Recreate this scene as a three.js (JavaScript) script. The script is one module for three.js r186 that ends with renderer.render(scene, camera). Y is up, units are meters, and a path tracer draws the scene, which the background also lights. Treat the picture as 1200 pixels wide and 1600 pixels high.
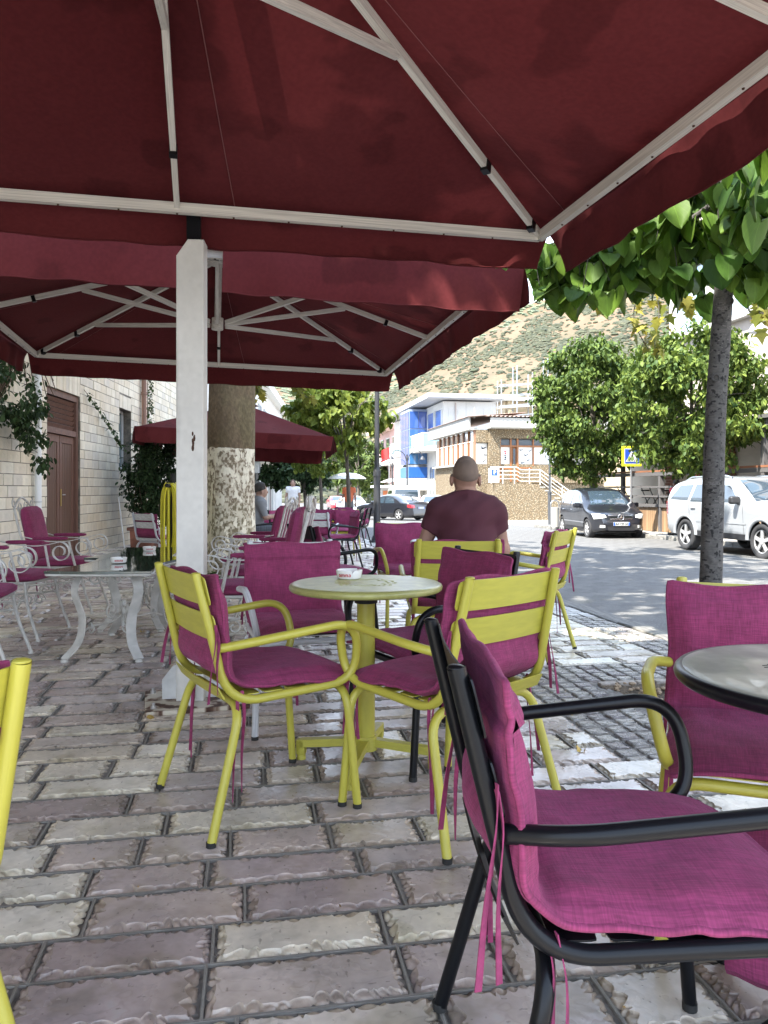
import * as THREE from 'three';
import { mergeGeometries, mergeVertices, toCreasedNormals } from 'three/addons/utils/BufferGeometryUtils.js';
import { RoundedBoxGeometry } from 'three/addons/geometries/RoundedBoxGeometry.js';
import { MarchingCubes } from 'three/addons/objects/MarchingCubes.js';
import { Brush, Evaluator, SUBTRACTION } from 'three-bvh-csg';
import { FontLoader } from 'three/addons/loaders/FontLoader.js';
import { TextGeometry } from 'three/addons/geometries/TextGeometry.js';

// ---------------------------------------------------------------- camera, sky, sun, exposure
const scene = new THREE.Scene();
const YAW = 10.2 * Math.PI / 180, CA = Math.cos(YAW), SA = Math.sin(YAW), HC = 1.09, FPX = 1200, YH = 765;
const camera = new THREE.PerspectiveCamera(2 * Math.atan(800 / FPX) * 180 / Math.PI, 768 / 1024, 0.05, 3000);
camera.position.set(0, HC, 0);
camera.rotation.set(0, -YAW, 0);
camera.setViewOffset(768, 1024, 0, Math.round((800 - YH) * 0.64 * 10) / 10, 768, 1024);
scene.add(camera);

{ // clear late-summer sky, a little hazy towards the horizon
  const w = 256, h = 128, data = new Float32Array(w * h * 4);
  for (let j = 0; j < h; j++) for (let i = 0; i < w; i++) {
    const e = Math.max(0, ((j + 0.5) / h - 0.5) * 2), t = Math.pow(e, 0.45);
    const k = (j * w + i) * 4;
    data[k] = 0.90 * (1 - t) + 0.36 * t; data[k + 1] = 0.98 * (1 - t) + 0.51 * t; data[k + 2] = 1.05 * (1 - t) + 0.80 * t; data[k + 3] = 1;
  }
  const sky = new THREE.DataTexture(data, w, h, THREE.RGBAFormat, THREE.FloatType);
  sky.mapping = THREE.EquirectangularReflectionMapping; sky.magFilter = sky.minFilter = THREE.LinearFilter; sky.needsUpdate = true;
  scene.background = sky; scene.environment = sky;
}
const sun = new THREE.DirectionalLight(new THREE.Color().setRGB(1, 0.95, 0.86), 4.0);
sun.position.set(-0.52 * 60, 0.82 * 60, 0.2 * 60); sun.target.position.set(0, 0, -8);
sun.castShadow = true; sun.shadow.mapSize.set(4096, 4096);
Object.assign(sun.shadow.camera, { left: -40, right: 40, top: 40, bottom: -40, near: 1, far: 160 });
scene.add(sun, sun.target);
const renderer = new THREE.WebGLRenderer({ antialias: true });
renderer.setSize(768, 1024); renderer.shadowMap.enabled = true;
renderer.toneMapping = THREE.LinearToneMapping; renderer.toneMappingExposure = 5.0;

// ---------------------------------------------------------------- helpers
const PI = Math.PI, V3 = (x, y, z) => new THREE.Vector3(x, y, z);
let seed = 12345;
function rnd() { seed = (seed + 0x6D2B79F5) | 0; let t = Math.imul(seed ^ (seed >>> 15), 1 | seed); t = (t + Math.imul(t ^ (t >>> 7), 61 | t)) ^ t; return ((t ^ (t >>> 14)) >>> 0) / 4294967296; }
const rr = (a, b) => a + (b - a) * rnd(), pick = a => a[Math.floor(rnd() * a.length)];
const clamp = (v, a, b) => Math.max(a, Math.min(b, v)), lerp = (a, b, t) => a + (b - a) * t;
const sstep = (a, b, v) => { const t = clamp((v - a) / (b - a), 0, 1); return t * t * (3 - 2 * t); };
// place: sideways offset and distance seen from where the photographer sits -> street coordinates
const at = (xc, d, y = 0) => V3(xc * CA + d * SA, y, xc * SA - d * CA);
const px = (u, v, d) => at((u - 600) / FPX * d, d, HC + (YH - v) / FPX * d);
const heading = (fx, fd) => Math.atan2(fx * CA + fd * SA, fx * SA - fd * CA);
const terraceY = z => -0.012 * clamp(-z - 5, 0, 70);
const roadY = (x, z) => terraceY(z) - 0.12 - 0.014 * clamp(x - 3.2, 0, 8);
function hash2(x, y, s = 0) { let h = Math.imul(x | 0, 374761393) ^ Math.imul(y | 0, 668265263) ^ Math.imul(s + 17, 2147483647 ^ 91); h = Math.imul(h ^ (h >>> 13), 1274126177); return ((h ^ (h >>> 16)) >>> 0) / 4294967296; }
function vnoise(x, y, per = 0, s = 0) { // value noise, repeating when per > 0
  const xi = Math.floor(x), yi = Math.floor(y), fx = x - xi, fy = y - yi, pX = Array.isArray(per) ? per[0] : per, pY = Array.isArray(per) ? per[1] : per, md = (v, q) => q ? ((v % q) + q) % q : v;
  const u = fx * fx * (3 - 2 * fx), v = fy * fy * (3 - 2 * fy);
  const x0 = md(xi, pX), x1 = md(xi + 1, pX), y0 = md(yi, pY), y1 = md(yi + 1, pY); return lerp(lerp(hash2(x0, y0, s), hash2(x1, y0, s), u), lerp(hash2(x0, y1, s), hash2(x1, y1, s), u), v);
}
function fbm(x, y, per, oct = 4, s = 0) { let a = 0, w = 0.5, t = 0; for (let o = 0; o < oct; o++) { a += w * vnoise(x, y, per, s + o * 7); t += w; w *= 0.5; x *= 2; y *= 2; per = Array.isArray(per) ? [per[0] * 2, per[1] * 2] : per * 2; } return a / t; }
function tex(size, fn, srgb = true) { // fn(u,v) -> [r,g,b] 0..1
  const d = new Uint8Array(size * size * 4);
  for (let j = 0; j < size; j++) for (let i = 0; i < size; i++) {
    const c = fn(i / size, j / size), k = (j * size + i) * 4;
    for (let q = 0; q < 3; q++) d[k + q] = clamp(Math.round((Array.isArray(c) ? c[q] : c) * 255), 0, 255); d[k + 3] = 255;
  }
  const t = new THREE.DataTexture(d, size, size); t.wrapS = t.wrapT = THREE.RepeatWrapping; t.magFilter = THREE.LinearFilter; t.minFilter = THREE.LinearMipmapLinearFilter; t.generateMipmaps = true;
  if (srgb) t.colorSpace = THREE.SRGBColorSpace; t.needsUpdate = true; return t;
}
function rep(t, x, y = x) { const c = t.clone(); c.repeat.set(x, y); c.needsUpdate = true; return c; }
const col = (r, g, b) => new THREE.Color().setRGB(r, g, b);
function mat(r, g, b, rough = 0.7, o = {}) { return new THREE.MeshStandardMaterial({ color: col(r, g, b), roughness: rough, ...o }); }
function phys(r, g, b, rough = 0.7, o = {}) { return new THREE.MeshPhysicalMaterial({ color: col(r, g, b), roughness: rough, ...o }); }
const used = {};
function numbered(n) { const k = used[n] = (used[n] ?? -1) + 1; return k ? n + '_' + String(k).padStart(3, '0') : n; }
function tag(o, label, category, group, kind) { if (label) o.userData.label = label; if (category) o.userData.category = category; if (group) o.userData.group = group; if (kind) o.userData.kind = kind; return o; }
function shadow(o) { o.traverse(m => { if (m.isMesh) { m.castShadow = true; m.receiveShadow = true; } }); return o; }
function thing(name, label, category, pos = V3(0, 0, 0), turn = 0, group) {
  const g = new THREE.Group(); g.name = numbered(name); g.position.copy(pos); g.rotation.y = turn; tag(g, label, category, group); scene.add(g); return g;
}
function mesh(name, geo, m, parent) { const o = new THREE.Mesh(Array.isArray(geo) ? merge(geo) : geo, m); o.name = parent ? name : numbered(name); o.castShadow = o.receiveShadow = true; (parent ?? scene).add(o); return o; }
function structure(name, geo, m) { const o = mesh(name, geo, m); o.userData.kind = 'structure'; return o; }
function stuff(name, geo, m, parent) { const o = mesh(name, geo, m, parent); o.userData.kind = 'stuff'; return o; }
function copy(src, pos, turn, label, group) { const c = src.clone(); c.name = numbered(src.name.replace(/_\d{3}$/, '')); c.userData = { ...src.userData }; c.position.copy(pos); c.rotation.y = turn; if (label) c.userData.label = label; if (group) c.userData.group = group; scene.add(c); return c; }
function clean(g) { g = g.index ? g.toNonIndexed() : g; for (const k of Object.keys(g.attributes)) if (!['position', 'normal', 'uv', 'color'].includes(k)) g.deleteAttribute(k); return g; }
function merge(list) {
  list = list.filter(Boolean).map(clean);
  const hasCol = list.some(g => g.attributes.color), hasUv = list.every(g => g.attributes.uv);
  for (const g of list) {
    if (hasCol && !g.attributes.color) g.setAttribute('color', new THREE.BufferAttribute(new Float32Array(g.attributes.position.count * 3).fill(1), 3));
    if (!hasUv && g.attributes.uv) g.deleteAttribute('uv');
    if (!g.attributes.normal) g.computeVertexNormals();
  }
  return mergeGeometries(list);
}
function box(w, h, d, x = 0, y = 0, z = 0, ry = 0, rx = 0, rz = 0) { const g = new THREE.BoxGeometry(w, h, d); if (rz) g.rotateZ(rz); if (rx) g.rotateX(rx); if (ry) g.rotateY(ry); g.translate(x, y, z); return g; }
function rbox(w, h, d, x = 0, y = 0, z = 0, r = 0.01, seg = 2) { const g = new RoundedBoxGeometry(w, h, d, seg, Math.min(r, w / 2.01, h / 2.01, d / 2.01)); g.translate(x, y, z); return g; }
function cyl(r1, r2, h, x = 0, y = 0, z = 0, n = 16, open = false) { const g = new THREE.CylinderGeometry(r1, r2, h, n, 1, open); g.translate(x, y, z); return g; }
function bar(a, b, w, h = w, up = V3(0, 1, 0)) { // square bar from a to b
  const d = b.clone().sub(a), L = d.length(), g = new THREE.BoxGeometry(w, h, L), z = d.normalize();
  if (Math.abs(z.dot(up)) > 0.99) up = V3(1, 0, 0);
  const x = up.clone().cross(z).normalize(), y = z.clone().cross(x), m = new THREE.Matrix4().makeBasis(x, y, z).setPosition(a.clone().add(b).multiplyScalar(0.5)); return g.applyMatrix4(m);
}
function rod(a, b, r, n = 10, r2 = r) { const d = b.clone().sub(a), L = d.length(), g = new THREE.CylinderGeometry(r2, r, L, n); g.applyQuaternion(new THREE.Quaternion().setFromUnitVectors(V3(0, 1, 0), d.normalize())); const m = a.clone().add(b).multiplyScalar(0.5); return g.translate(m.x, m.y, m.z); }
function pathPts(pts, rad = 0.06, closed = false) { // polyline with rounded corners -> CurvePath
  const cp = new THREE.CurvePath(), n = pts.length; let last = null, first = null;
  for (let i = 0; i < n; i++) {
    if (!closed && (i === 0 || i === n - 1)) { if (last) cp.add(new THREE.LineCurve3(last, pts[i])); last = pts[i]; continue; }
    const p = pts[i], a = pts[(i + n - 1) % n], b = pts[(i + 1) % n], r = Array.isArray(rad) ? rad[i] : rad;
    const la = p.distanceTo(a), lb = p.distanceTo(b), q = Math.min(r, la * 0.48, lb * 0.48);
    const s = p.clone().lerp(a, q / la), e = p.clone().lerp(b, q / lb);
    if (last) cp.add(new THREE.LineCurve3(last, s)); else first = s;
    cp.add(new THREE.QuadraticBezierCurve3(s, p, e)); last = e;
  }
  if (closed) cp.add(new THREE.LineCurve3(last, first)); return cp;
}
function tube(pts, r, rad = 0.06, seg = 48, n = 10, closed = false) { return new THREE.TubeGeometry(pathPts(pts, rad, closed), seg, r, n, closed); }
function spline(pts, r, seg = 24, n = 6, closed = false) { return new THREE.TubeGeometry(new THREE.CatmullRomCurve3(pts, closed), seg, r, n, closed); }
function strap(curve, w, t, seg, side) { // flat strap swept along a curve, broad face across "side"
  const pos = [], idx = []; const N = seg + 1;
  for (let i = 0; i <= seg; i++) {
    const p = curve.getPoint(i / seg), tg = curve.getTangent(i / seg), s = typeof side === 'function' ? side(i / seg) : side, nn = tg.clone().cross(s).normalize();
    for (const [a, b] of [[-1, -1], [1, -1], [1, 1], [-1, 1]]) { const q = p.clone().addScaledVector(s, a * w / 2).addScaledVector(nn, b * t / 2); pos.push(q.x, q.y, q.z); }
  }
  for (let i = 0; i < seg; i++) for (let k = 0; k < 4; k++) { const a = i * 4 + k, b = i * 4 + (k + 1) % 4; idx.push(a, b, a + 4, b, b + 4, a + 4); }
  idx.push(0, 2, 1, 0, 3, 2); const e = seg * 4; idx.push(e, e + 1, e + 2, e, e + 2, e + 3);
  const g = new THREE.BufferGeometry(); g.setAttribute('position', new THREE.Float32BufferAttribute(pos, 3)); g.setIndex(idx);
  return flat(g);
}
function flat(g) { const q = g.index ? g.toNonIndexed() : g; q.computeVertexNormals(); const n = q.attributes.position.count; if (!q.attributes.uv) boxUV(q); return q; }
function boxUV(g, s = 1) { // uv in metres from the facing of each triangle
  if (!g.attributes.normal) g.computeVertexNormals();
  const p = g.attributes.position, n = g.attributes.normal, uv = new Float32Array(p.count * 2);
  for (let i = 0; i < p.count; i++) {
    const ax = Math.abs(n.getX(i)), ay = Math.abs(n.getY(i)), az = Math.abs(n.getZ(i));
    let u, v; if (ay >= ax && ay >= az) { u = p.getX(i); v = p.getZ(i); } else if (ax >= az) { u = p.getZ(i); v = p.getY(i); } else { u = p.getX(i); v = p.getY(i); }
    uv[i * 2] = u * s; uv[i * 2 + 1] = v * s;
  }
  g.setAttribute('uv', new THREE.BufferAttribute(uv, 2)); return g;
}
function grid(nu, nv, fn, closedU = false) { // fn(u,v)->Vector3, uv 0..1
  const pos = [], uv = [], idx = [];
  for (let j = 0; j <= nv; j++) for (let i = 0; i <= nu; i++) { const p = fn(i / nu, j / nv); pos.push(p.x, p.y, p.z); uv.push(i / nu, j / nv); }
  for (let j = 0; j < nv; j++) for (let i = 0; i < nu; i++) { const a = j * (nu + 1) + i, b = a + 1, c = a + nu + 1; idx.push(a, b, c, b, c + 1, c); }
  const g = new THREE.BufferGeometry(); g.setAttribute('position', new THREE.Float32BufferAttribute(pos, 3)); g.setAttribute('uv', new THREE.Float32BufferAttribute(uv, 2)); g.setIndex(idx); g.computeVertexNormals(); return g;
}
function paint(g, c) { const n = g.attributes.position.count, a = new Float32Array(n * 3); for (let i = 0; i < n; i++) { a[i * 3] = c.r; a[i * 3 + 1] = c.g; a[i * 3 + 2] = c.b; } g.setAttribute('color', new THREE.BufferAttribute(a, 3)); return g; }
function shapeOf(pts) { const s = new THREE.Shape(); pts.forEach(([x, y], i) => i ? s.lineTo(x, y) : s.moveTo(x, y)); s.closePath(); return s; }
function extr(pts, depth, bevel = 0, holes = []) { const s = shapeOf(pts); for (const h of holes) { const p = new THREE.Path(); h.forEach(([x, y], i) => i ? p.lineTo(x, y) : p.moveTo(x, y)); p.closePath(); s.holes.push(p); } return new THREE.ExtrudeGeometry(s, { depth, bevelEnabled: bevel > 0, bevelSize: bevel, bevelThickness: bevel, bevelSegments: 2, curveSegments: 12 }); }
const Mfrom = (pos, ry = 0, rx = 0, rz = 0, s = 1) => new THREE.Matrix4().compose(pos, new THREE.Quaternion().setFromEuler(new THREE.Euler(rx, ry, rz, 'YXZ')), typeof s === 'number' ? V3(s, s, s) : s);

// ---------------------------------------------------------------- surfaces
const T = {};
T.fine = tex(256, (u, v) => { const a = fbm(u * 16, v * 16, 16, 4, 1); return 0.72 + 0.28 * a; });
T.soft = tex(256, (u, v) => 0.9 + 0.1 * fbm(u * 10, v * 10, 10, 4, 15));
T.blot = tex(256, (u, v) => { const a = fbm(u * 4, v * 4, 4, 5, 2), b = fbm(u * 32, v * 32, 32, 2, 5); return 0.62 + 0.3 * sstep(0.25, 0.75, a) + 0.08 * b; });
T.bump = tex(256, (u, v) => fbm(u * 24, v * 24, 24, 4, 9), false);
T.stone = tex(512, (u, v) => {
  const a = fbm(u * 6, v * 6, 6, 5, 3), b = fbm(u * 40, v * 40, 40, 3, 4), q = Math.abs(fbm(u * 9 + 3, v * 9, 9, 4, 8) - 0.5), pit = vnoise(u * 90, v * 90, 90, 6);
  const st = sstep(0.56, 0.72, fbm(u * 7 + 5, v * 7 + 2, 7, 4, 17)); let t = 0.7 + 0.28 * a + 0.12 * b - 0.07 * st - 0.05 * sstep(0.02, 0.0, q) - (pit > 0.93 ? 0.16 : 0); const w = 0.05 * (fbm(u * 4 + 1, v * 4, 4, 3, 19) - 0.3); return [t * (1 + w), t * (0.985 + 0.4 * w), t * (0.975 - 0.7 * w - 0.03 * st)];
});
T.stoneBump = tex(512, (u, v) => 0.5 * fbm(u * 12, v * 12, 12, 3, 13) + 0.35 * fbm(u * 60, v * 60, 60, 3, 14) - (vnoise(u * 90, v * 90, 90, 6) > 0.93 ? 0.2 : 0), false);
T.stoneRough = tex(256, (u, v) => { const t = 0.05 + 0.34 * fbm(u * 5, v * 5, 5, 4, 21) + 0.08 * fbm(u * 40, v * 40, 40, 2, 22); return [t, t, t]; }, false);
T.mortar = tex(256, (u, v) => { const a = fbm(u * 10, v * 10, 10, 5, 31), b = vnoise(u * 70, v * 70, 70, 32); return 0.45 + 0.4 * a + 0.15 * (b - 0.5); });
T.asphalt = tex(512, (u, v) => { const b = vnoise(u * 170, v * 170, 170, 41), c = fbm(u * 5, v * 5, 5, 4, 42); return 0.55 + 0.35 * b * b + 0.2 * (c - 0.5) + (b > 0.9 ? 0.12 : 0); });
T.weave = tex(512, (u, v) => { // linen-like slub weave
  const a = vnoise(u * 128, v * 9, [128, 9], 51), b = vnoise(u * 9, v * 128, [9, 128], 52), c = fbm(u * 5, v * 5, 5, 3, 53), k = 0.5 + 0.5 * Math.sin(u * 256 * PI) * Math.sin(v * 256 * PI);
  const t = 0.66 + 0.16 * a + 0.16 * b + 0.12 * (c - 0.5) + 0.06 * k; return t;
});
T.weaveBump = tex(512, (u, v) => 0.5 + 0.25 * Math.sin(u * 256 * PI) * Math.sin(v * 256 * PI) + 0.25 * (vnoise(u * 128, v * 9, [128, 9], 51) + vnoise(u * 9, v * 128, [9, 128], 52) - 1), false);
T.canopy = tex(512, (u, v) => { // sun-bleached awning cloth with damp stains
  const a = fbm(u * 3, v * 3, 3, 5, 61), b = vnoise(u * 240, v * 240, 240, 62), st = sstep(0.62, 0.72, fbm(u * 11, v * 11, 11, 3, 63)); const t = 0.74 + 0.22 * a + 0.07 * (b - 0.5) - 0.1 * st; return [t, t * (0.9 + 0.15 * a), t * (0.9 + 0.12 * a)];
});
T.bark = tex(512, (u, v) => { const a = fbm(u * 14, v * 5, [14, 5], 5, 71), b = fbm(u * 40, v * 12, [40, 12], 3, 72); return 0.35 + 0.45 * a + 0.25 * b; });
T.barkBump = tex(512, (u, v) => 0.6 * fbm(u * 14, v * 5, [14, 5], 5, 71) + 0.4 * fbm(u * 40, v * 12, [40, 12], 3, 72), false);
T.wood = tex(256, (u, v) => { const a = fbm(u * 40, v * 2, [40, 2], 4, 81), b = fbm(u * 6, v * 3, [6, 3], 3, 82); return 0.6 + 0.28 * a + 0.12 * b; });
T.plaster = tex(512, (u, v) => { const a = fbm(u * 4, v * 4, 4, 5, 91), b = fbm(u * 60, v * 60, 60, 2, 92), s = sstep(0.6, 0.8, fbm(u * 20, v * 2, [20, 2], 4, 93)); return 0.84 + 0.12 * a + 0.05 * b - 0.09 * s; });
T.pebble = tex(512, (u, v) => { // rubble facing seen from far away
  const n = 44; let best = 9, id = 0; const x = u * n, y = v * n, xi = Math.floor(x), yi = Math.floor(y);
  for (let j = -1; j <= 1; j++) for (let i = -1; i <= 1; i++) { const cx = ((xi + i) % n + n) % n, cy = ((yi + j) % n + n) % n, dx = xi + i + hash2(cx, cy, 3) - x, dy = yi + j + hash2(cx, cy, 4) - y, d = dx * dx + dy * dy; if (d < best) { best = d; id = hash2(cx, cy, 5); } }
  const e = sstep(0.45, 0.2, Math.sqrt(best)); const t = lerp(0.56, 0.68 + 0.24 * id, e); return [t, t * (0.9 + 0.05 * id), t * (0.76 + 0.1 * id)];
});
T.hill = tex(1024, (u, v) => {
  const a = fbm(u * 6, v * 6, 6, 5, 101), b = fbm(u * 60, v * 60, 60, 3, 102), dry = [0.74, 0.62, 0.5], grn = [0.54, 0.52, 0.4]; const t = sstep(0.42, 0.62, 0.55 * a + 0.45 * b); const k = 0.85 + 0.3 * (b - 0.5);
  return dry.map((c, i) => lerp(c, grn[i], t * 0.8) * k);
});
T.soil = tex(256, (u, v) => { const a = fbm(u * 8, v * 8, 8, 5, 111), b = vnoise(u * 50, v * 50, 50, 112); return 0.4 + 0.35 * a + 0.3 * (b - 0.4); });
T.leaf = tex(128, (u, v) => { const vein = Math.abs(((Math.abs(u - 0.5) * 1.1 - v * 0.9) * 5 % 1 + 1) % 1 - 0.5), mid = Math.abs(u - 0.5); const t = 0.82 + 0.12 * fbm(u * 6, v * 6, 6, 3, 121) + 0.12 * sstep(0.06, 0.0, vein) + 0.16 * sstep(0.03, 0, mid); return t; });
const M = {
  yellow: phys(0.46, 0.42, 0.055, 0.45, { clearcoat: 0.2, clearcoatRoughness: 0.35, map: T.soft, bumpMap: T.bump, bumpScale: 0.0004 }),
  yellowSlat: phys(0.46, 0.42, 0.055, 0.48, { clearcoat: 0.15, clearcoatRoughness: 0.35, map: T.soft }),
  black: phys(0.005, 0.0055, 0.007, 0.3, { specularIntensity: 0.45 }),
  white: mat(0.72, 0.73, 0.72, 0.45, { map: T.fine }),
  whiteTube: mat(0.66, 0.68, 0.72, 0.42, { map: T.fine }),
  cushion: phys(0.30, 0.038, 0.125, 0.9, { map: T.weave, bumpMap: T.weaveBump, bumpScale: 0.0012, sheen: 0.5, sheenRoughness: 0.6, sheenColor: col(0.55, 0.2, 0.4), side: THREE.DoubleSide }),
  tie: mat(0.30, 0.038, 0.125, 0.9, { map: T.weave, side: THREE.DoubleSide }),
  rubber: mat(0.015, 0.015, 0.015, 0.8),
  steel: mat(0.5, 0.5, 0.5, 0.35, { metalness: 0.9 }),
  rust: mat(0.16, 0.075, 0.04, 0.9, { map: T.mortar }),
};
// ---------------------------------------------------------------- ground, road, pavements
function sheet(x0, x1, z0, z1, nx, nz, yf, uvs = 1) {
  const g = grid(nx, nz, (u, v) => { const x = lerp(x0, x1, u), z = lerp(z0, z1, v); return V3(x, yf(x, z), z); });
  const p = g.attributes.position, uv = g.attributes.uv; for (let i = 0; i < p.count; i++) uv.setXY(i, p.getX(i) * uvs, p.getZ(i) * uvs); return g;
}
structure('ground', sheet(-700, 900, -1500, 120, 40, 60, (x, z) => terraceY(z) - 0.36, 0.3), mat(0.42, 0.39, 0.33, 0.95, { map: T.plaster }));
const roadMat = mat(0.29, 0.284, 0.272, 0.92, { map: rep(T.asphalt, 1.4), bumpMap: rep(T.asphalt, 1.4), bumpScale: 0.004 });
structure('road', sheet(3.24, 12.42, 25, -150, 24, 90, (x, z) => roadY(x, z) + 0.004 * Math.sin(x * 1.3 + z * 0.4)), roadMat);
{ // painted edge line along the kerb
  const g = sheet(3.40, 3.53, 10, -60, 1, 120, (x, z) => roadY(x, z) + 0.012); structure('road_edge_line', g, mat(0.62, 0.62, 0.6, 0.8, { map: rep(T.mortar, 3) }));
}
{ // open forecourt before the stone-faced cafe, across the road
  structure('forecourt', sheet(12.42, 60, -31, -120, 12, 30, (x, z) => roadY(11.2, z) + 0.012, 0.6), mat(0.5, 0.47, 0.41, 0.9, { map: T.plaster }));
  const pv = new THREE.Group(); pv.name = 'right_pavement'; pv.userData.kind = 'structure'; scene.add(pv);
  mesh('slab', sheet(12.6, 40, 25, -31, 10, 40, (x, z) => roadY(11.2, z) + 0.12, 0.7), mat(0.46, 0.43, 0.38, 0.9, { map: T.plaster }), pv);
  const km = mat(0.5, 0.48, 0.44, 0.85, { map: T.mortar });
  for (let k = 0; k < 46; k++) { const z = 14 - k; mesh('kerbstone', rbox(0.17, 0.24, 0.985, 12.51, roadY(11.2, z - 0.5) + 0.005, z - 0.5, 0.02, 1), km, pv); }
  const k2 = km; for (let k = 0; k < 26; k++) mesh('kerbstone', rbox(0.985, 0.24, 0.17, 12.92 + k, roadY(11.2, -31.1) + 0.005, -31.1, 0.02, 1), k2, pv);
}
const PIT = { x0: 1.95, x1: 2.74, z0: -4.06, z1: -3.24 };
{
  const terrace = new THREE.Group(); terrace.name = 'terrace_paving'; terrace.userData.kind = 'structure'; scene.add(terrace);
  const mort = mat(0.44, 0.41, 0.37, 0.95, { map: rep(T.mortar, 1.6), bumpMap: rep(T.mortar, 1.6), bumpScale: 0.012 });
  mesh('mortar_bed', sheet(-3.36, 3.04, 6, -60, 8, 130, (x, z) => terraceY(z) - 0.0175), mort, terrace);
  mesh('mortar', sheet(-2.6, 2.0, -0.9, -6.2, 200, 230, (x, z) => terraceY(z) - 0.0155 + 0.013 * (fbm(x * 16 + 50, z * 16 + 90, 0, 3, 17) - 0.35) + 0.004 * (vnoise(x * 70 + 300, z * 70 + 500) - 0.5)), mort, terrace);
  const tints = [[0.47, 0.42, 0.42], [0.41, 0.36, 0.365], [0.54, 0.49, 0.475], [0.46, 0.415, 0.41], [0.72, 0.70, 0.62], [0.76, 0.75, 0.68], [0.66, 0.63, 0.56], [0.6, 0.56, 0.52]];
  const spare = 0, mats = tints.map(c => phys(c[0], c[1], c[2], 1, { vertexColors: true, map: T.stone, bumpMap: T.stoneBump, bumpScale: 0.0022, roughnessMap: T.stoneRough, specularIntensity: 1 }));
  function paver(w, l, step, amp) { // top face with a chiselled, beaded margin
    const per = [], hx = w / 2, hz = l / 2, cr = 0.012;
    const sides = [[-hx, -hz, hx, -hz, 0, -1], [hx, -hz, hx, hz, 1, 0], [hx, hz, -hx, hz, 0, 1], [-hx, hz, -hx, -hz, -1, 0]];
    for (const [x0, z0, x1, z1, nx, nz] of sides) { const sx0 = Math.sign(x0), sz0 = Math.sign(z0), sx1 = Math.sign(x1), sz1 = Math.sign(z1);
      const L = Math.hypot(x1 - x0, z1 - z0); let s = 0;
      while (s < L - 0.006) { const bl = Math.min(rnd() < 0.2 ? rr(0.012, 0.022) : rr(0.022, 0.06), L - s), a = amp * rr(0.15, 1.35), hb = rr(-0.004, 0.0015), n = Math.max(2, Math.round(bl / step)); for (let k = 0; k < n; k++) { const t = k / n; const q = (s + bl * t) / L; per.push({ q, sx0, sz0, sx1, sz1, nx, nz, hb, b: Math.pow(Math.sin(PI * t), 0.7), a: a * sstep(0.004, 0.04, q * L) * sstep(0.004, 0.04, L - q * L) }); } s += bl; }
    }
    const n = per.length, tp = [0, 0.0004, 0], ti = [], sp = [], si = [];
    const wob = rr(0, 9);
    per.forEach((p, i) => {
      const f = (base, y, bite = 0) => [lerp(p.sx0 * (hx - base), p.sx1 * (hx - base), p.q) - p.nx * bite, y, lerp(p.sz0 * (hz - base), p.sz1 * (hz - base), p.q) - p.nz * bite];
      const lowf = 0.004 * Math.sin(p.q * 17 + wob + p.nx * 3) * p.a, i0 = 0.014, bite = lowf + (0.002 + 0.015 * p.b) * p.a; const r0 = f(i0, 0, bite);
      tp.push(...r0, ...f(0.036, 0.0004, 0)); sp.push(...r0, ...f(i0 - 0.003, -0.0045 - 0.002 * p.b, bite), ...f(0.008 + rr(-0.0015, 0.0015), -0.003 + p.hb - 0.009 * (1 - p.b) + rr(-0.0008, 0.0008)), ...f(-0.001 + rr(-0.002, 0.001), -0.0075 + p.hb - 0.009 * (1 - p.b)), ...f(-0.003, -0.02));
      { const a0 = 1 + i * 2, c0 = 1 + ((i + 1) % n) * 2; ti.push(0, c0 + 1, a0 + 1, a0, a0 + 1, c0, a0 + 1, c0 + 1, c0); }
      for (let r = 0; r < 4; r++) { const a = i * 5 + r, c = ((i + 1) % n) * 5 + r; si.push(a, c, a + 1, c, c + 1, a + 1); }
    });
    const mk = (pos, idx) => { const g = new THREE.BufferGeometry(); g.setAttribute('position', new THREE.Float32BufferAttribute(pos, 3)); g.setIndex(idx); g.computeVertexNormals(); return g.toNonIndexed(); };
    const tg = mk(tp, ti); { const nn = tg.attributes.normal; for (let i = 0; i < nn.count; i++) nn.setXYZ(i, 0, 1, 0); }
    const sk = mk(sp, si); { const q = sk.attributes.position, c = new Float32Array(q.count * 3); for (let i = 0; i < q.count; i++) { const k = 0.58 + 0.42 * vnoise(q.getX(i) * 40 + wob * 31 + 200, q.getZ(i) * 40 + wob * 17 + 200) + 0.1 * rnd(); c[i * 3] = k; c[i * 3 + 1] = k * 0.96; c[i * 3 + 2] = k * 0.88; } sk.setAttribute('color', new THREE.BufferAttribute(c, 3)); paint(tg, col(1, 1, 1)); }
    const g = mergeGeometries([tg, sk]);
    const q = g.attributes.position, uv = new Float32Array(q.count * 2), ou = rnd() * 3, ov = rnd() * 3; for (let i = 0; i < q.count; i++) { uv[i * 2] = q.getX(i) * 1.1 + ou; uv[i * 2 + 1] = q.getZ(i) * 1.1 + ov; }
    g.setAttribute('uv', new THREE.BufferAttribute(uv, 2)); return g;
  }
  const stones = [], ridge = [];
  let z = 1.3;
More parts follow.
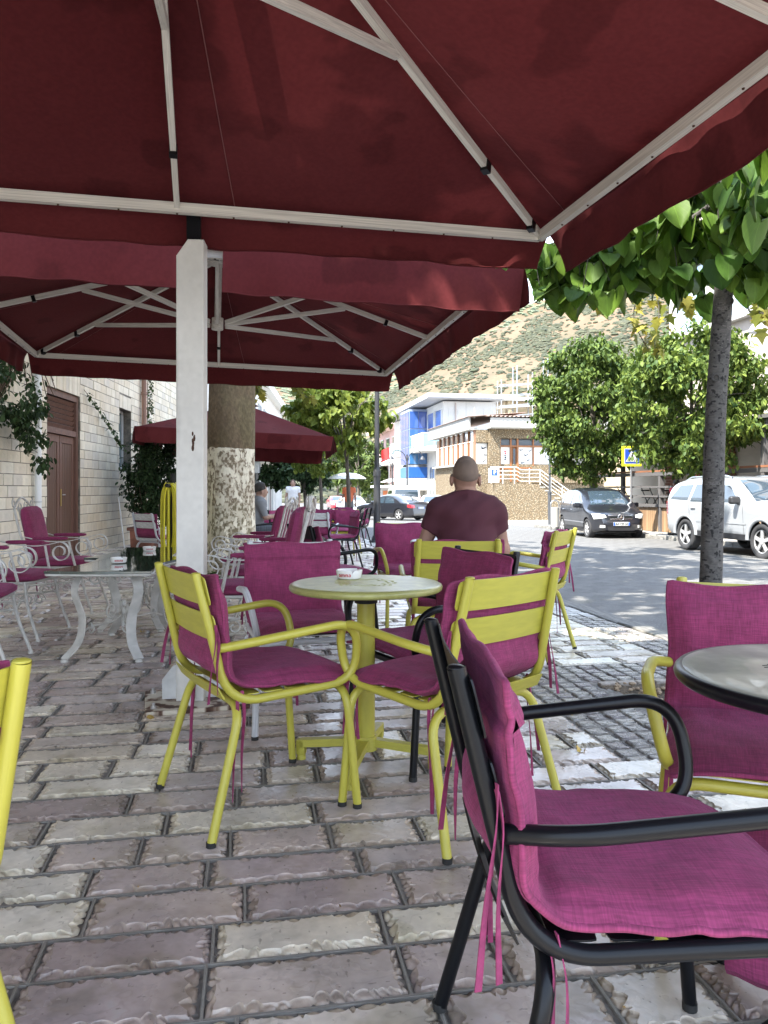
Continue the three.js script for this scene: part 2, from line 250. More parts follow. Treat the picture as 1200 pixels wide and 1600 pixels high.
  while (z > -58) {
    const l = rr(0.16, 0.2), zc = z - l / 2; let x = -3.3 + rr(-0.3, 0), x1 = 2.72;
    const nearPit = zc < PIT.z1 + 0.42 && zc > PIT.z0 - 0.42; if (nearPit) x1 = 1.52;
    while (x < x1 - 0.08) {
      let w = rnd() < 0.4 ? rr(0.2, 0.3) : rr(0.3, 0.54); if (x + w > x1 - 0.14) w = x1 - x; const xc = x + w / 2;
      stones.push({ x: xc, z: zc, w: w - rr(0.012, 0.034), l: l - rr(0.008, 0.02), d: Math.hypot(xc - 0.25, zc) });
      if (Math.hypot(xc, zc) < 5.5) ridge.push(box(rr(0.005, 0.009), 0.012, l, x + rr(-0.002, 0.002), -0.0115, zc, rr(-0.02, 0.02)));
      x += w;
    }
    if (zc > -5.5) for (let k = 0; k < 14; k++) { const xa = -3.2 + k * 0.44; if (nearPit && xa > 1.2) continue; ridge.push(box(0.46, 0.013, rr(0.004, 0.008), xa + 0.2, -0.0105 - rr(0, 0.003), z + rr(-0.002, 0.002), rr(-0.012, 0.012))); }
    z -= l;
  }
  const inView = s => { const d = s.x * SA - s.z * CA, xc = s.x * CA + s.z * SA; return d > 1.3 && Math.abs(xc) < d * 0.53 + 0.25; };
  stones.sort((a, b) => a.d - b.d);
  const far = []; let near = 0;
  for (const s of stones) {
    const warm = fbm(s.x * 0.8 + 40, s.z * 0.8 + 40, 0, 2, 7) + rr(-0.32, 0.32) > 0.45, ti = (warm ? 4 : 0) + Math.floor(rnd() * 4);
    if (s.d > 16 && s.d < 9) continue;
    if (near < 300 && inView(s)) {
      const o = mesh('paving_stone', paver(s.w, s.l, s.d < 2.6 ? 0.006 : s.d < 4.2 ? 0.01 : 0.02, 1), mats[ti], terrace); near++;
      o.position.set(s.x, terraceY(s.z) + rr(-0.002, 0.001), s.z); o.rotation.set(rr(-0.004, 0.004), rr(-0.008, 0.008), rr(-0.004, 0.004));
    } else {
      const t = tints[ti], k = rr(0.92, 1.06), e = 0.014, w = s.w / 2, l = s.l / 2, y = terraceY(s.z) + rr(-0.003, 0.001);
      const P = [], ring = (a, yy) => [[-w + a, -l + a], [w - a, -l + a], [w - a, l - a], [-w + a, l - a]].map(q => V3(s.x + q[0], y + yy, s.z + q[1])), A = ring(e + rr(0, 0.008), 0), B = ring(0.002, -0.014);
      const tri = (a, b, c) => P.push(a.x, a.y, a.z, b.x, b.y, b.z, c.x, c.y, c.z); tri(A[0], A[2], A[1]); tri(A[0], A[3], A[2]);
      for (let q = 0; q < 4; q++) { const n = (q + 1) % 4; tri(A[q], A[n], B[n]); tri(A[q], B[n], B[q]); }
      const g = new THREE.BufferGeometry(); g.setAttribute('position', new THREE.Float32BufferAttribute(P, 3)); g.computeVertexNormals(); boxUV(g, 1.1); far.push(paint(g, col(t[0] * k, t[1] * k, t[2] * k)));
    }
  }
  stuff('paving_stone', far, phys(1, 1, 1, 1, { vertexColors: true, map: T.stone, roughnessMap: T.stoneRough, specularIntensity: 0.8 }), terrace);
  stuff('mortar_ridge', ridge, mat(0.5, 0.475, 0.43, 0.92, { map: T.mortar }), terrace);
  // small setts: along the kerb and round the tree pit
  const sett = [], settMats = [[0.3, 0.29, 0.28], [0.36, 0.35, 0.33], [0.42, 0.41, 0.38], [0.27, 0.25, 0.25]].map(c => phys(c[0], c[1], c[2], 1, { map: T.stone, roughnessMap: T.stoneRough, bumpMap: T.stoneBump, bumpScale: 0.003 }));
  const spots = [];
  for (let zz = 2; zz > -45; zz -= 0.098) for (let i = 0; i < 3; i++) spots.push([2.775 + i * 0.097, zz + rr(-0.006, 0.006)]);
  for (let zz = PIT.z1 + 0.36; zz > PIT.z0 - 0.4; zz -= 0.098) for (let i = 0; i < 12; i++) { const x = 1.57 + i * 0.1; if (x > 2.72 || (x > PIT.x0 - 0.05 && zz < PIT.z1 + 0.04 && zz > PIT.z0 - 0.04)) continue; spots.push([x, zz + rr(-0.006, 0.006)]); }
  const settGeo = [0, 1, 2, 3].map(() => { const g = new RoundedBoxGeometry(rr(0.083, 0.092), 0.05, rr(0.082, 0.091), 1, 0.012); const p = g.attributes.position; for (let i = 0; i < p.count; i++) p.setXYZ(i, p.getX(i) + rr(-0.002, 0.002), p.getY(i) + (p.getY(i) > 0 ? rr(-0.002, 0.002) : 0), p.getZ(i) + rr(-0.002, 0.002)); return g; });
  spots.sort((a, b) => Math.hypot(...a) - Math.hypot(...b)); let c = 0;
  for (const [x, zz] of spots) {
    const y = terraceY(zz) - 0.027 + rr(-0.004, 0.002); if (zz > -2.2) continue;
    if (c < 260) { const o = mesh('sett', pick(settGeo), pick(settMats), terrace); o.position.set(x, y, zz); o.rotation.y = rr(-0.06, 0.06); c++; }
    else { const g = new THREE.BoxGeometry(0.087, 0.05, 0.086); g.translate(x, y, zz); const t = pick([[0.3, 0.29, 0.28], [0.36, 0.35, 0.33], [0.42, 0.41, 0.38]]); sett.push(paint(g, col(...t))); }
  }
  stuff('sett', sett, phys(1, 1, 1, 0.5, { vertexColors: true }), terrace);
  const km = mat(0.36, 0.345, 0.315, 0.85, { map: T.mortar, bumpMap: T.bump, bumpScale: 0.003 });
  for (let k = 0; k < 62; k++) { const zz = 4 - k; mesh('kerbstone', rbox(0.175, 0.3, 0.988, 3.145, terraceY(zz - 0.5) - 0.155, zz - 0.5, 0.018, 1), km, terrace); }
  // tree pit with brick edging and soil
  const bm = mat(0.4, 0.37, 0.34, 0.85, { map: T.stone });
  for (let i = 0; i < 7; i++) { mesh('edging_brick', rbox(0.107, 0.08, 0.05, PIT.x0 + 0.06 + i * 0.112, -0.036, PIT.z0 + 0.02, 0.008, 1), bm, terrace); mesh('edging_brick', rbox(0.107, 0.08, 0.05, PIT.x0 + 0.06 + i * 0.112, -0.036, PIT.z1 - 0.02, 0.008, 1), bm, terrace); }
  const sg = sheet(PIT.x0 + 0.0, PIT.x1, PIT.z0 + 0.045, PIT.z1 - 0.045, 26, 26, (x, zz) => -0.045 + 0.05 * fbm(x * 5 + 9, zz * 5 + 30, 0, 4, 3) + 0.012 * vnoise(x * 40 + 100, zz * 40 + 100), 2);
  mesh('tree_pit_soil', sg, mat(0.26, 0.19, 0.12, 0.95, { map: T.soil, bumpMap: T.soil, bumpScale: 0.02 }), terrace);
  const crumbs = []; for (let i = 0; i < 160; i++) { const g = new THREE.IcosahedronGeometry(rr(0.006, 0.018), 0); g.scale(1, 0.7, 1.2); g.rotateY(rr(0, 6)); const x = rr(PIT.x0 + 0.04, PIT.x1 - 0.04), zz = rr(PIT.z0 + 0.08, PIT.z1 - 0.08); g.translate(x, -0.01 + 0.03 * rnd(), zz); crumbs.push(g); }
  stuff('soil_crumbs', crumbs, mat(0.28, 0.21, 0.14, 0.95), terrace);
}
{ // crumbs of dry leaf and grit caught on the stones
  const L = []; for (let i = 0; i < 260; i++) { const d = rr(1.5, 7), x = rr(-0.55, 0.5) * d, p = at(x, d); if (p.x > 1.5 || p.x < -3) continue; const g = new THREE.PlaneGeometry(rr(0.003, 0.014), rr(0.002, 0.006)); g.rotateX(-PI / 2 + rr(-0.4, 0.4)); g.rotateY(rr(0, 6)); g.translate(p.x, terraceY(p.z) + 0.0035, p.z); L.push(paint(g, pick([col(0.2, 0.13, 0.06), col(0.3, 0.2, 0.08), col(0.12, 0.1, 0.08), col(0.42, 0.38, 0.3)]))); }
  const o = stuff('leaf_crumbs', L, mat(1, 1, 1, 0.9, { vertexColors: true, side: THREE.DoubleSide })); tag(o, 'crumbs of dry leaf and grit scattered over the paving', 'litter');
}
// fallen leaves on the paving
function dryLeaf(g0) { return grid(6, 4, (u, v) => { const w = Math.sin(PI * clamp(u * 1.05, 0, 1)) * 0.5; return V3((u - 0.5) * 1, 0.18 * Math.sin(u * 5 + v * 3) + 0.35 * Math.pow(Math.abs(v - 0.5) * 2, 2) * w, (v - 0.5) * 2 * w * 0.7); }); }
{
  const lm = mat(0.55, 0.38, 0.1, 0.8, { side: THREE.DoubleSide, map: T.leaf });
  const spots = [[908, 1174, 0.055, 0.5, 'curled yellow fallen leaf on wet paving beside the black chair'], [235, 1123, 0.05, 2.2, 'thin yellow fallen leaf beside the white mast base plate'], [893, 1118, 0.025, 1, 'tiny brown leaf scrap on paving near the tree pit'], [222, 985, 0.05, 1.2, 'brown dry leaf on paving under the glass table']];
  for (const [u, v, s, r, label] of spots) { const d = HC * FPX / (v - YH), p = px(u, v, d); const o = mesh('fallen_leaf', dryLeaf(), lm); o.position.set(p.x, terraceY(p.z) + 0.004, p.z); o.scale.setScalar(s); o.rotation.y = r; tag(o, label, 'leaf', 'fallen leaves on the paving'); }
}
// ---------------------------------------------------------------- big square parasols
const canopyMat = phys(0.124, 0.022, 0.025, 0.95, { specularIntensity: 0.2, map: rep(T.canopy, 1), side: THREE.DoubleSide, transmission: 0.07, thickness: 0, bumpMap: rep(T.bump, 5), bumpScale: 0.001 });
const valanceMat = phys(0.124, 0.022, 0.025, 0.95, { specularIntensity: 0.2, map: rep(T.canopy, 1), side: THREE.DoubleSide, transmission: 0.12, thickness: 0 });
const seamMat = mat(0.2, 0.075, 0.075, 0.9);
const frameMat = mat(0.86, 0.82, 0.74, 0.5, { map: T.fine });
function parasol(label, c, turn, o) { // o: half, rim, peak, over, val:[back,right,front,left], slit
  const g = thing('parasol', label, 'parasol', c, turn, 'maroon terrace parasols');
  const H = o.half, E = H + (o.over ?? 0.1), rim = o.rim, peak = o.peak, drop = 0.03;
  // local: +z towards the seated viewer, -z up the street
  const dirs = []; for (let k = 0; k < 8; k++) { const a = k * PI / 4; const s = 1 / Math.max(Math.abs(Math.cos(a)), Math.abs(Math.sin(a))); dirs.push(V3(Math.cos(a) * s, 0, Math.sin(a) * s)); }
  const rimPt = (d, r = H, y = rim) => V3(d.x * r, y, d.z * r), top = V3(0, peak, 0);
  const yAt = r => r <= H ? lerp(peak, rim + 0.035, r / H) : rim + 0.035 - (r - H) / (E - H) * drop;
  const vent = 0.16, panels = [];
  for (let k = 0; k < 8; k++) {
    const d0 = dirs[k], d1 = dirs[(k + 1) % 8];
    const pg = grid(14, 22, (u, v) => { const r = lerp(vent, E, v), d = d0.clone().lerp(d1, u), sag = -0.055 * Math.sin(PI * u) * Math.sin(PI * Math.min(1, v * 0.9 + 0.05)) * (0.7 + 0.5 * hash2(k, 3, 2)) + 0.012 * Math.sin(u * 11 + k) * v * Math.sin(PI * u); return V3(d.x * r, yAt(r) + 0.03 + sag * 0.6 + (v > 0.97 ? 0 : 0), d.z * r); });
    const uv = pg.attributes.uv, p = pg.attributes.position; for (let i = 0; i < uv.count; i++) uv.setXY(i, p.getX(i) * 0.33 + k * 0.13, p.getZ(i) * 0.33); const pn = mesh('canopy_panel', pg, canopyMat, g); { const L = []; for (let q = 1; q <= 22; q++) { const i = q * 15 + 2; L.push(V3(p.getX(i), p.getY(i) - 0.004, p.getZ(i))); } mesh('seam', new THREE.TubeGeometry(new THREE.CatmullRomCurve3(L), 40, 0.0022, 4), seamMat, pn); }
  }
  mesh('vent_cap', new THREE.ConeGeometry(0.36, 0.14, 8, 1, true).translate(0, peak + 0.06, 0), canopyMat, g);
  // valance: four hanging strips
  const sides = [['z', -1], ['x', 1], ['z', 1], ['x', -1]];
  sides.forEach(([ax, s], i) => {
    const hgt = o.val[i]; if (!hgt) return;
    const strip = (t0, t1) => {
      const vg = grid(Math.max(6, Math.round(90 * (t1 - t0))), 7, (u, v) => {
        const t = lerp(t0, t1, u), a = (t * 2 - 1) * E, ends = sstep(0, 0.05, t) * sstep(1, 0.95, t), wav = (0.022 * Math.sin(t * 37 + i * 2) + 0.016 * Math.sin(t * 83 + i) + 0.02 * Math.sin(t * 13 + 1 + i)) * Math.pow(v, 0.8) * (o.wave ?? 0.5);
        const out = E + 0.012 * Math.sin(PI * v) + 0.05 * v * (o.lean ?? 1) + wav, y = rim + 0.085 - drop - hgt * v * (0.93 + 0.07 * ends) + 0.004 * Math.sin(t * 60 + 2) * v;
        const shrink = 1 - 0.02 * v * (1 - ends); return ax === 'z' ? V3(a * shrink, y, s * out) : V3(s * out, y, a * shrink);
      });
      const uv = vg.attributes.uv; for (let q = 0; q < uv.count; q++) uv.setXY(q, lerp(t0, t1, uv.getX(q)) * 1.3 + i * 0.37, uv.getY(q) * 0.1 + i * 0.21);
      const vm = mesh('valance', vg, valanceMat, g);
      const hem = []; for (let q = 0; q <= 60; q++) { const b = vg.attributes.position, n = Math.max(6, Math.round(90 * (t1 - t0))), idx = 7 * (n + 1) + Math.min(n, Math.round(q / 60 * n)); hem.push(V3(b.getX(idx), b.getY(idx), b.getZ(idx))); }
      mesh('hem', new THREE.TubeGeometry(new THREE.CatmullRomCurve3(hem.filter((p, q) => !q || p.distanceTo(hem[q - 1]) > 1e-4)), 60, 0.005, 5), valanceMat, vm);
    };
    if (o.slit === i) { strip(0, 0.478); strip(0.512, 1); } else strip(0, 1);
  });
  // frame
  for (let k = 0; k < 4; k++) {
    const a = rimPt(dirs[k * 2 + 1]), b = rimPt(dirs[(k * 2 + 3) % 8]); const m = mesh('rim_bar', bar(a, b, 0.035, 0.05), frameMat, g);
    for (let q = 1; q < 14; q++) { const p = a.clone().lerp(b, q / 14); mesh('rivet', new THREE.SphereGeometry(0.006, 6, 4).translate(p.x, p.y - 0.026, p.z), M.rust, m); }
  }
  const hubY = o.hub ?? rim + 0.01;
  for (let k = 0; k < 8; k++) {
    const e = rimPt(dirs[k], H - 0.012), t = V3(dirs[k].x * 0.06, peak - 0.02, dirs[k].z * 0.06); const rib = mesh('rib', bar(t, e.clone().setY(rim + 0.012), 0.026, 0.04), frameMat, g);
    const f = k % 2 ? (o.joint ?? 0.62) : (o.joint ?? 0.58), j = t.clone().lerp(e, f).add(V3(0, -0.012, 0)), h0 = V3(dirs[k].x * 0.07, hubY, dirs[k].z * 0.07); mesh('strut', bar(h0, j, 0.024, 0.036), frameMat, g);
    const lo = [0.72, 0.94]; for (const q of (k % 2 ? [0.73, 0.95] : [0.78])) { const p = t.clone().lerp(e, q), p2 = t.clone().lerp(e, q + 0.016); mesh('strap_clip', bar(p, p2, 0.036, 0.052), M.black, rib); }
  }
  mesh('hub', [cyl(0.05, 0.05, 0.1, 0, hubY, 0, 12), cyl(0.028, 0.028, peak - hubY, 0, (peak + hubY) / 2, 0, 12), cyl(0.1, 0.1, 0.05, 0, peak - 0.02, 0, 12)], frameMat, g);
  return g;
}
{
  const R = 2.6 * PI / 180;
  const p1 = at(-0.6, 1.93); parasol('maroon square parasol spreading overhead, white frame seen from below', p1, R, { half: 1.94, rim: 2.49, peak: 3.02, joint: 0.43, over: 0.1, val: [0.19, 0.24, 0.22, 0.22], lean: 1.2 });
  const p2 = at(-1.49, 6.6); parasol('maroon square parasol behind the white mast, hub and struts seen from below', p2, 1.6 * PI / 180, { half: 1.89, rim: 2.52, peak: 3.1, over: 0.12, val: [0.24, 0.24, 0.33, 0.24], slit: 2, lean: 0.7 }).rotation.set(-0.024, 1.6 * PI / 180, -0.022);
  // shared mast with base plate and arms over both canopies
  const mp = at(-0.985, 3.94), g = thing('parasol_mast', 'white square steel mast with rusty bolted base plate carrying the parasols', 'mast', mp, 0);
  const w = 0.125; const sh = [[-w / 2, 0], [w / 2, 0], [w / 2, 2.33], [-w / 2 + 0.055, 2.33], [-w / 2, 2.25]];
  const eg = extr(sh, w - 0.012, 0.006).translate(0, 0.02, -w / 2 + 0.006); boxUV(eg, 0.7); const post = mesh('post', eg, mat(0.68, 0.67, 0.63, 0.5, { map: T.plaster, bumpMap: T.bump, bumpScale: 0.0006 }), g);
  post.rotation.y = YAW * -0.6;
  const rs = []; for (let k = 0; k < 7; k++) rs.push(new THREE.IcosahedronGeometry(rr(0.004, 0.009), 1).scale(0.8, 1.9, 0.3).translate(rr(-0.006, 0.006) + 0.02, 1.30 + k * 0.012, w / 2 + 0.001)); mesh('rust_spot', rs, M.rust, post);
  mesh('inner_post', box(0.07, 1.05, 0.07, 0.01, 2.82, 0), M.black, g);
  const top = V3(0.01, 3.36, 0), h1 = p1.clone().sub(mp).setY(3.2), h2 = p2.clone().sub(mp).setY(3.3);
  mesh('arm', bar(top, h1, 0.06, 0.09), frameMat, g); mesh('arm', bar(top, h2, 0.06, 0.09), frameMat, g);
  const plateMat = mat(0.56, 0.54, 0.5, 0.65, { map: tex(256, (u, v) => { const d = Math.hypot(u - 0.5, v - 0.5), a = fbm(u * 7, v * 7, 7, 5, 201); const t = sstep(0.42, 0.6, a + 0.25 * (0.36 - d)); return [lerp(0.95, 0.32, t), lerp(0.93, 0.19, t), lerp(0.88, 0.12, t)]; }) });
  const plate = mesh('base_plate', rbox(0.5, 0.022, 0.42, 0.02, 0.012, 0, 0.004, 1), plateMat, g); plate.rotation.y = 0.12;
  { const uv = plate.geometry.attributes.uv, p = plate.geometry.attributes.position; for (let i = 0; i < uv.count; i++) uv.setXY(i, p.getX(i) / 0.5 + 0.5, p.getZ(i) / 0.42 + 0.5); }
  for (const [x, z] of [[-0.19, 0.15], [0.23, 0.15], [-0.19, -0.15], [0.23, -0.15]]) mesh('bolt', [cyl(0.016, 0.016, 0.012, x, 0.029, z, 6), cyl(0.008, 0.008, 0.03, x, 0.035, z, 8)], M.steel, plate);
  for (const [s, ax] of [[-1, 'x'], [1, 'x'], [-1, 'z'], [1, 'z']]) { const q = extr([[0, 0], [0.085, 0], [0.085, 0.1], [0.03, 0.17], [0, 0.17]], 0.012); q.translate(w / 2, 0.022, -0.006); if (ax === 'x') { if (s < 0) q.rotateY(PI); } else q.rotateY(s * PI / 2); mesh('gusset', q, M.white, g); }
  // a third parasol up the terrace, its sunlit top showing
  const p3 = at(-3.2, 16.6); p3.y = terraceY(p3.z) - 0.03; const u3 = parasol('maroon parasol with leaf-dappled top further up the terrace', p3, -0.05, { half: 1.8, rim: 2.33, peak: 3.1, over: 0.08, val: [0.42, 0.3, 0.3, 0.3], lean: 1.3 }); u3.rotation.z = -0.045;
  mesh('pole', cyl(0.035, 0.035, 3.0, 0, 1.5, 0, 12), frameMat, u3); mesh('foot_slab', rbox(0.6, 0.08, 0.6, 0, 0.04, 0, 0.02), M.steel, u3);
}
// ---------------------------------------------------------------- tubular terrace chairs with tied cushions
const fontBold = await new FontLoader().loadAsync('fonts/droid/droid_sans_bold.typeface.json');
function bentSlat(w, h, t, bow, r = 0.018) {
  const g = new THREE.BoxGeometry(w, h, t, 20, 6, 1), p = g.attributes.position;
  for (let i = 0; i < p.count; i++) {
    let x = p.getX(i), y = p.getY(i); const ex = Math.abs(x) - (w / 2 - r), ey = Math.abs(y) - (h / 2 - r);
    if (ex > 0 && ey > 0) { const l = Math.hypot(ex, ey); if (l > r) { x = Math.sign(x) * (w / 2 - r + ex / l * r); y = Math.sign(y) * (h / 2 - r + ey / l * r); } }
    p.setXYZ(i, x, y, p.getZ(i) - bow * (1 - (x / (w / 2)) ** 2));
  }
  g.computeVertexNormals(); return g;
}
function cushionGeo(variant, W = 0.466) {
  const pts = [[0.815, -0.246], [0.72, -0.228], [0.60, -0.21], [0.51, -0.2], [0.472, -0.16], [0.459, -0.08], [0.462, 0.08], [0.456, 0.262]].map(([y, z]) => V3(0, y, z));
  const c = new THREE.CatmullRomCurve3(pts, false, 'centripetal'), s0 = rr(0, 50), hinge = 0.44;
  const lift = variant === 1 ? 0.012 : 0;
  const edge = q => { const e = 1 - Math.abs(q); return e < 0.03 ? 0 : Math.pow(clamp((e - 0.03) / 0.2, 0, 1), 0.45); };
  const face = side => grid(56, 110, (u, v) => {
    const q = u * 2 - 1, p = c.getPointAt(v), t = c.getTangentAt(v), n = V3(0, t.z, -t.y);
    const e = edge(q) * edge(v * 2 - 1), hg = 1 - 0.72 * Math.exp(-(((v - hinge) / 0.035) ** 2)), wr = (fbm(q * 3 + s0, v * 7 + s0, 0, 3, 5) - 0.5);
    const groove = 0.0045 * (Math.exp(-(((Math.abs(q) - 0.89) / 0.02) ** 2)) + Math.exp(-(((Math.abs(v * 2 - 1) - 0.935) / 0.014) ** 2))), ripple = 0.0024 * Math.sin(v * 43 + 9 * wr + s0) * Math.pow(Math.abs(q), 6), wide = W / 2 * (1 + 0.025 * wr + 0.012 * Math.sin(v * 17 + s0));
    const th = 0.004 + (side > 0 ? 0.029 : 0.014) * e * hg + 0.012 * wr * e - groove * e;
    const bulge = side < 0 ? 0.03 * Math.exp(-(((v - 0.345) / 0.05) ** 2)) * (1 - q * q) : 0;
    const welt = Math.abs(q) > 0.9 || Math.abs(v * 2 - 1) > 0.93 ? 0.002 : 0;
    const out = p.clone().addScaledVector(n, side * (th + welt + bulge) + ripple + lift * (v < 0.1 ? 1 : 0)); out.x = q * wide; out.y += -0.02 * Math.abs(q) ** 3 * (v > 0.55 ? sstep(0.55, 1, v) : 0) + 0.006 * Math.sin(q * 5 + s0) * (v < 0.05 ? 1 : 0); return out;
  });
  const a = face(1), b = face(-1); { const ix = b.index.array; for (let i = 0; i < ix.length; i += 3) { const t = ix[i]; ix[i] = ix[i + 1]; ix[i + 1] = t; } b.computeVertexNormals(); }
  for (const g of [a, b]) { const uv = g.attributes.uv; for (let i = 0; i < uv.count; i++) uv.setXY(i, uv.getX(i) * 2.4, uv.getY(i) * 4.4); }
  // rolled edge closing the two faces
  const rim = []; const P = a.attributes.position, Q = b.attributes.position, nu = 57;
  const ids = []; for (let i = 0; i < 56; i++) ids.push(i); for (let j = 0; j < 110; j++) ids.push(j * nu + 56); for (let i = 56; i > 0; i--) ids.push(110 * nu + i); for (let j = 110; j > 0; j--) ids.push(j * nu);
  const loop = ids.filter((_, k) => k % 3 === 0).map(i => V3((P.getX(i) + Q.getX(i)) / 2, (P.getY(i) + Q.getY(i)) / 2, (P.getZ(i) + Q.getZ(i)) / 2));
  rim.push(new THREE.TubeGeometry(new THREE.CatmullRomCurve3(loop, true), 240, 0.0062, 7, true));
  const rg = rim[0]; { const uv = rg.attributes.uv; for (let i = 0; i < uv.count; i++) uv.setXY(i, uv.getX(i) * 14, uv.getY(i) * 0.1); }
  return merge([a, b, rg]);
}
const cushionVariants = [0, 1, 2].map(v => cushionGeo(v));
function ribbon(p, len, sway, w = 0.011) {
  const q = [p, p.clone().add(V3(sway.x * 0.25, -len * 0.2, sway.z * 0.3 + 0.008)), p.clone().add(V3(sway.x * 0.6, -len * 0.6, sway.z * 0.6)), p.clone().add(V3(sway.x, -len, sway.z))];
  const a = rr(0, PI), c = new THREE.CatmullRomCurve3(q); return strap(c, w, 0.002, 14, t => V3(Math.cos(a + t * 1.6), 0, Math.sin(a + t * 1.6)));
}
const R0 = 0.0145, side_ = {}, geoChair = {};
for (const s of [-1, 1]) geoChair['side' + s] = (() => {
  const g = tube([V3(s * 0.2, 0.828, -0.3), V3(s * 0.222, 0.412, -0.2), V3(s * 0.236, 0.436, 0.25), V3(s * 0.284, 0.648, 0.232), V3(s * 0.277, 0.612, -0.14), V3(s * 0.21, 0.588, -0.243)], R0, [0, 0.11, 0.1, 0.1, 0.075, 0], 110, 14);
  const cap = new THREE.SphereGeometry(R0, 12, 6).scale(1, 0.35, 1).translate(s * 0.2, 0.828, -0.3); return merge([g, cap]);
})();
geoChair.rear = tube([V3(-0.268, 0.003, -0.275), V3(-0.232, 0.404, -0.165), V3(0.232, 0.404, -0.165), V3(0.268, 0.003, -0.275)], R0, 0.085, 90, 14);
geoChair.front = tube([V3(-0.252, 0.003, 0.25), V3(-0.236, 0.408, 0.215), V3(0.236, 0.408, 0.215), V3(0.252, 0.003, 0.25)], R0, 0.075, 90, 14);
const lean = 0.24;
geoChair.slatTop = bentSlat(0.45, 0.098, 0.003, 0.01).rotateX(-lean).translate(0, 0.773, -0.27);
geoChair.slatLow = bentSlat(0.45, 0.092, 0.003, 0.01).rotateX(-lean).translate(0, 0.655, -0.242);
geoChair.cross = bentSlat(0.43, 0.048, 0.004, 0.006, 0.004).rotateX(-0.5).translate(0, 0.447, -0.222);
geoChair.plate = rbox(0.034, 0.013, 0.003, 0.0, 0.452, -0.236, 0.001, 1);
geoChair.seatSlats = [-0.13, -0.045, 0.04, 0.125, 0.2].map(z => bentSlat(0.445, 0.07, 0.003, 0.0, 0.01).rotateX(PI / 2).translate(0, 0.436, z));
geoChair.feet = [[-0.268, -0.275], [0.268, -0.275], [-0.252, 0.25], [0.252, 0.25]].map(([x, z]) => cyl(0.0155, 0.0155, 0.016, x * 0.999, 0.008, z * 0.998, 12));
function chair(label, pos, turn, colour, opt = {}) {
  const fm = { yellow: M.yellow, black: M.black, white: M.whiteTube }[colour], sm = { yellow: M.yellowSlat, black: M.black, white: M.white }[colour];
  const g = thing('terrace_chair', label, 'chair', pos, turn, 'tubular chairs with purple cushions'); g.scale.x = 1.03;
  mesh('side_frame', geoChair['side-1'], fm, g); mesh('side_frame', geoChair.side1, fm, g);
  mesh('rear_legs', geoChair.rear, fm, g); mesh('front_legs', geoChair.front, fm, g);
  mesh('back_slat', geoChair.slatTop, sm, g); mesh('back_slat', geoChair.slatLow, sm, g);
  const cr = mesh('crossbar', geoChair.cross, sm, g); if (opt.plate) mesh('maker_plate', geoChair.plate, M.steel, cr);
  for (const sl of geoChair.seatSlats) mesh('seat_slat', sl, sm, g);
  for (const f of geoChair.feet) mesh('foot_cap', f, M.rubber, g);
  if (opt.cushion !== false) {
    const cu = mesh('cushion', cushionVariants[opt.variant ?? 0], M.cushion, g);
    const bow = opt.sway ?? 0.02;
    if (opt.ties !== false) for (const s of [-1, 1]) {
      for (const k of [0, 1]) mesh('tie', ribbon(V3(s * (0.222 + 0.006 * k), 0.452, -0.175 + 0.016 * k), rr(0.26, 0.37), V3(s * rr(-0.01, 0.03), 0, rr(-bow, bow))), M.tie, cu);
      if (opt.topTies !== false) for (const k of [0, 1]) mesh('tie', ribbon(V3(s * 0.228, 0.668 - 0.01 * k, -0.245), rr(0.2, 0.3), V3(s * 0.018, 0, -0.03 + 0.03 * k)), M.tie, cu);
      if (opt.frontTies) for (const k of [0, 1]) mesh('tie', ribbon(V3(s * 0.226, 0.45, 0.24 + 0.012 * k), rr(0.18, 0.26), V3(s * 0.01, 0, 0.01)), M.tie, cu);
    }
  }
  return g;
}
// camera-side coordinates: centre of the seat, and which way the sitter would face
function placeChair(label, xc, d, fx, fd, colour, opt) { const p = at(xc, d); p.y = terraceY(p.z); return chair(label, p, heading(fx, fd), colour, opt); }
placeChair('yellow tube chair beside the white mast, facing the yellow round table', -0.44, 2.72, 0.85, 0.53, 'yellow', { variant: 0, frontTies: true });
placeChair('yellow tube chair seen from behind, purple cushion bulging below its two back slats', 0.215, 2.63, -0.62, 0.72, 'yellow', { variant: 2, plate: true, frontTies: true });
placeChair('white tube chair behind the yellow round table, purple cushion facing the street side', -0.39, 3.66, 0.3, -0.95, 'white', { variant: 1 });
placeChair('black tube chair between the yellow round table and the man in maroon', 0.19, 3.22, -0.84, -0.5, 'black', { variant: 2 });
placeChair('large black tube chair beside the black-rimmed table, magenta cushion with long ties', 0.40, 1.345, 1, 0.03, 'black', { variant: 1, frontTies: true, sway: 0.03 });
placeChair('yellow tube chair behind the black perforated table, cushion facing the table', 0.97, 1.92, -0.35, -0.94, 'yellow', { variant: 0 });
placeChair('yellow tube chair turned towards the white iron armchairs along the wall', -0.905, 1.08, -0.94, 0.34, 'yellow', { variant: 1, ties: false });
placeChair('yellow tube chair the man in maroon sits on', 0.39, 4.32, 0.0, 1, 'yellow', { variant: 0, topTies: false });
placeChair('yellow tube chair by the lamp post, cushion front showing, white tabletop at its side', 0.22, 6.2, 0.22, -0.97, 'yellow', { variant: 2 });
placeChair('yellow tube chair at the kerb side, seen from behind beside the man in maroon', 0.93, 5.16, -0.86, 0.5, 'yellow', { variant: 1 });
placeChair('black tube chair with black back turned to us, behind the white tube chair', -0.4, 6.1, 0.86, 0.5, 'black', { variant: 0 });
placeChair('white slatted tube chair further up the terrace, seen from behind', -1.02, 11.8, 0.1, 1, 'white', { variant: 0, topTies: false });
placeChair('black tube chair further up the terrace in profile beside the young tree', -0.66, 11.6, -0.95, -0.3, 'black', { variant: 1, topTies: false });
placeChair('white tube chair with red cushion by the coiled yellow hose', -3.35, 11.4, 0.55, 0.83, 'white', { variant: 1, topTies: false });
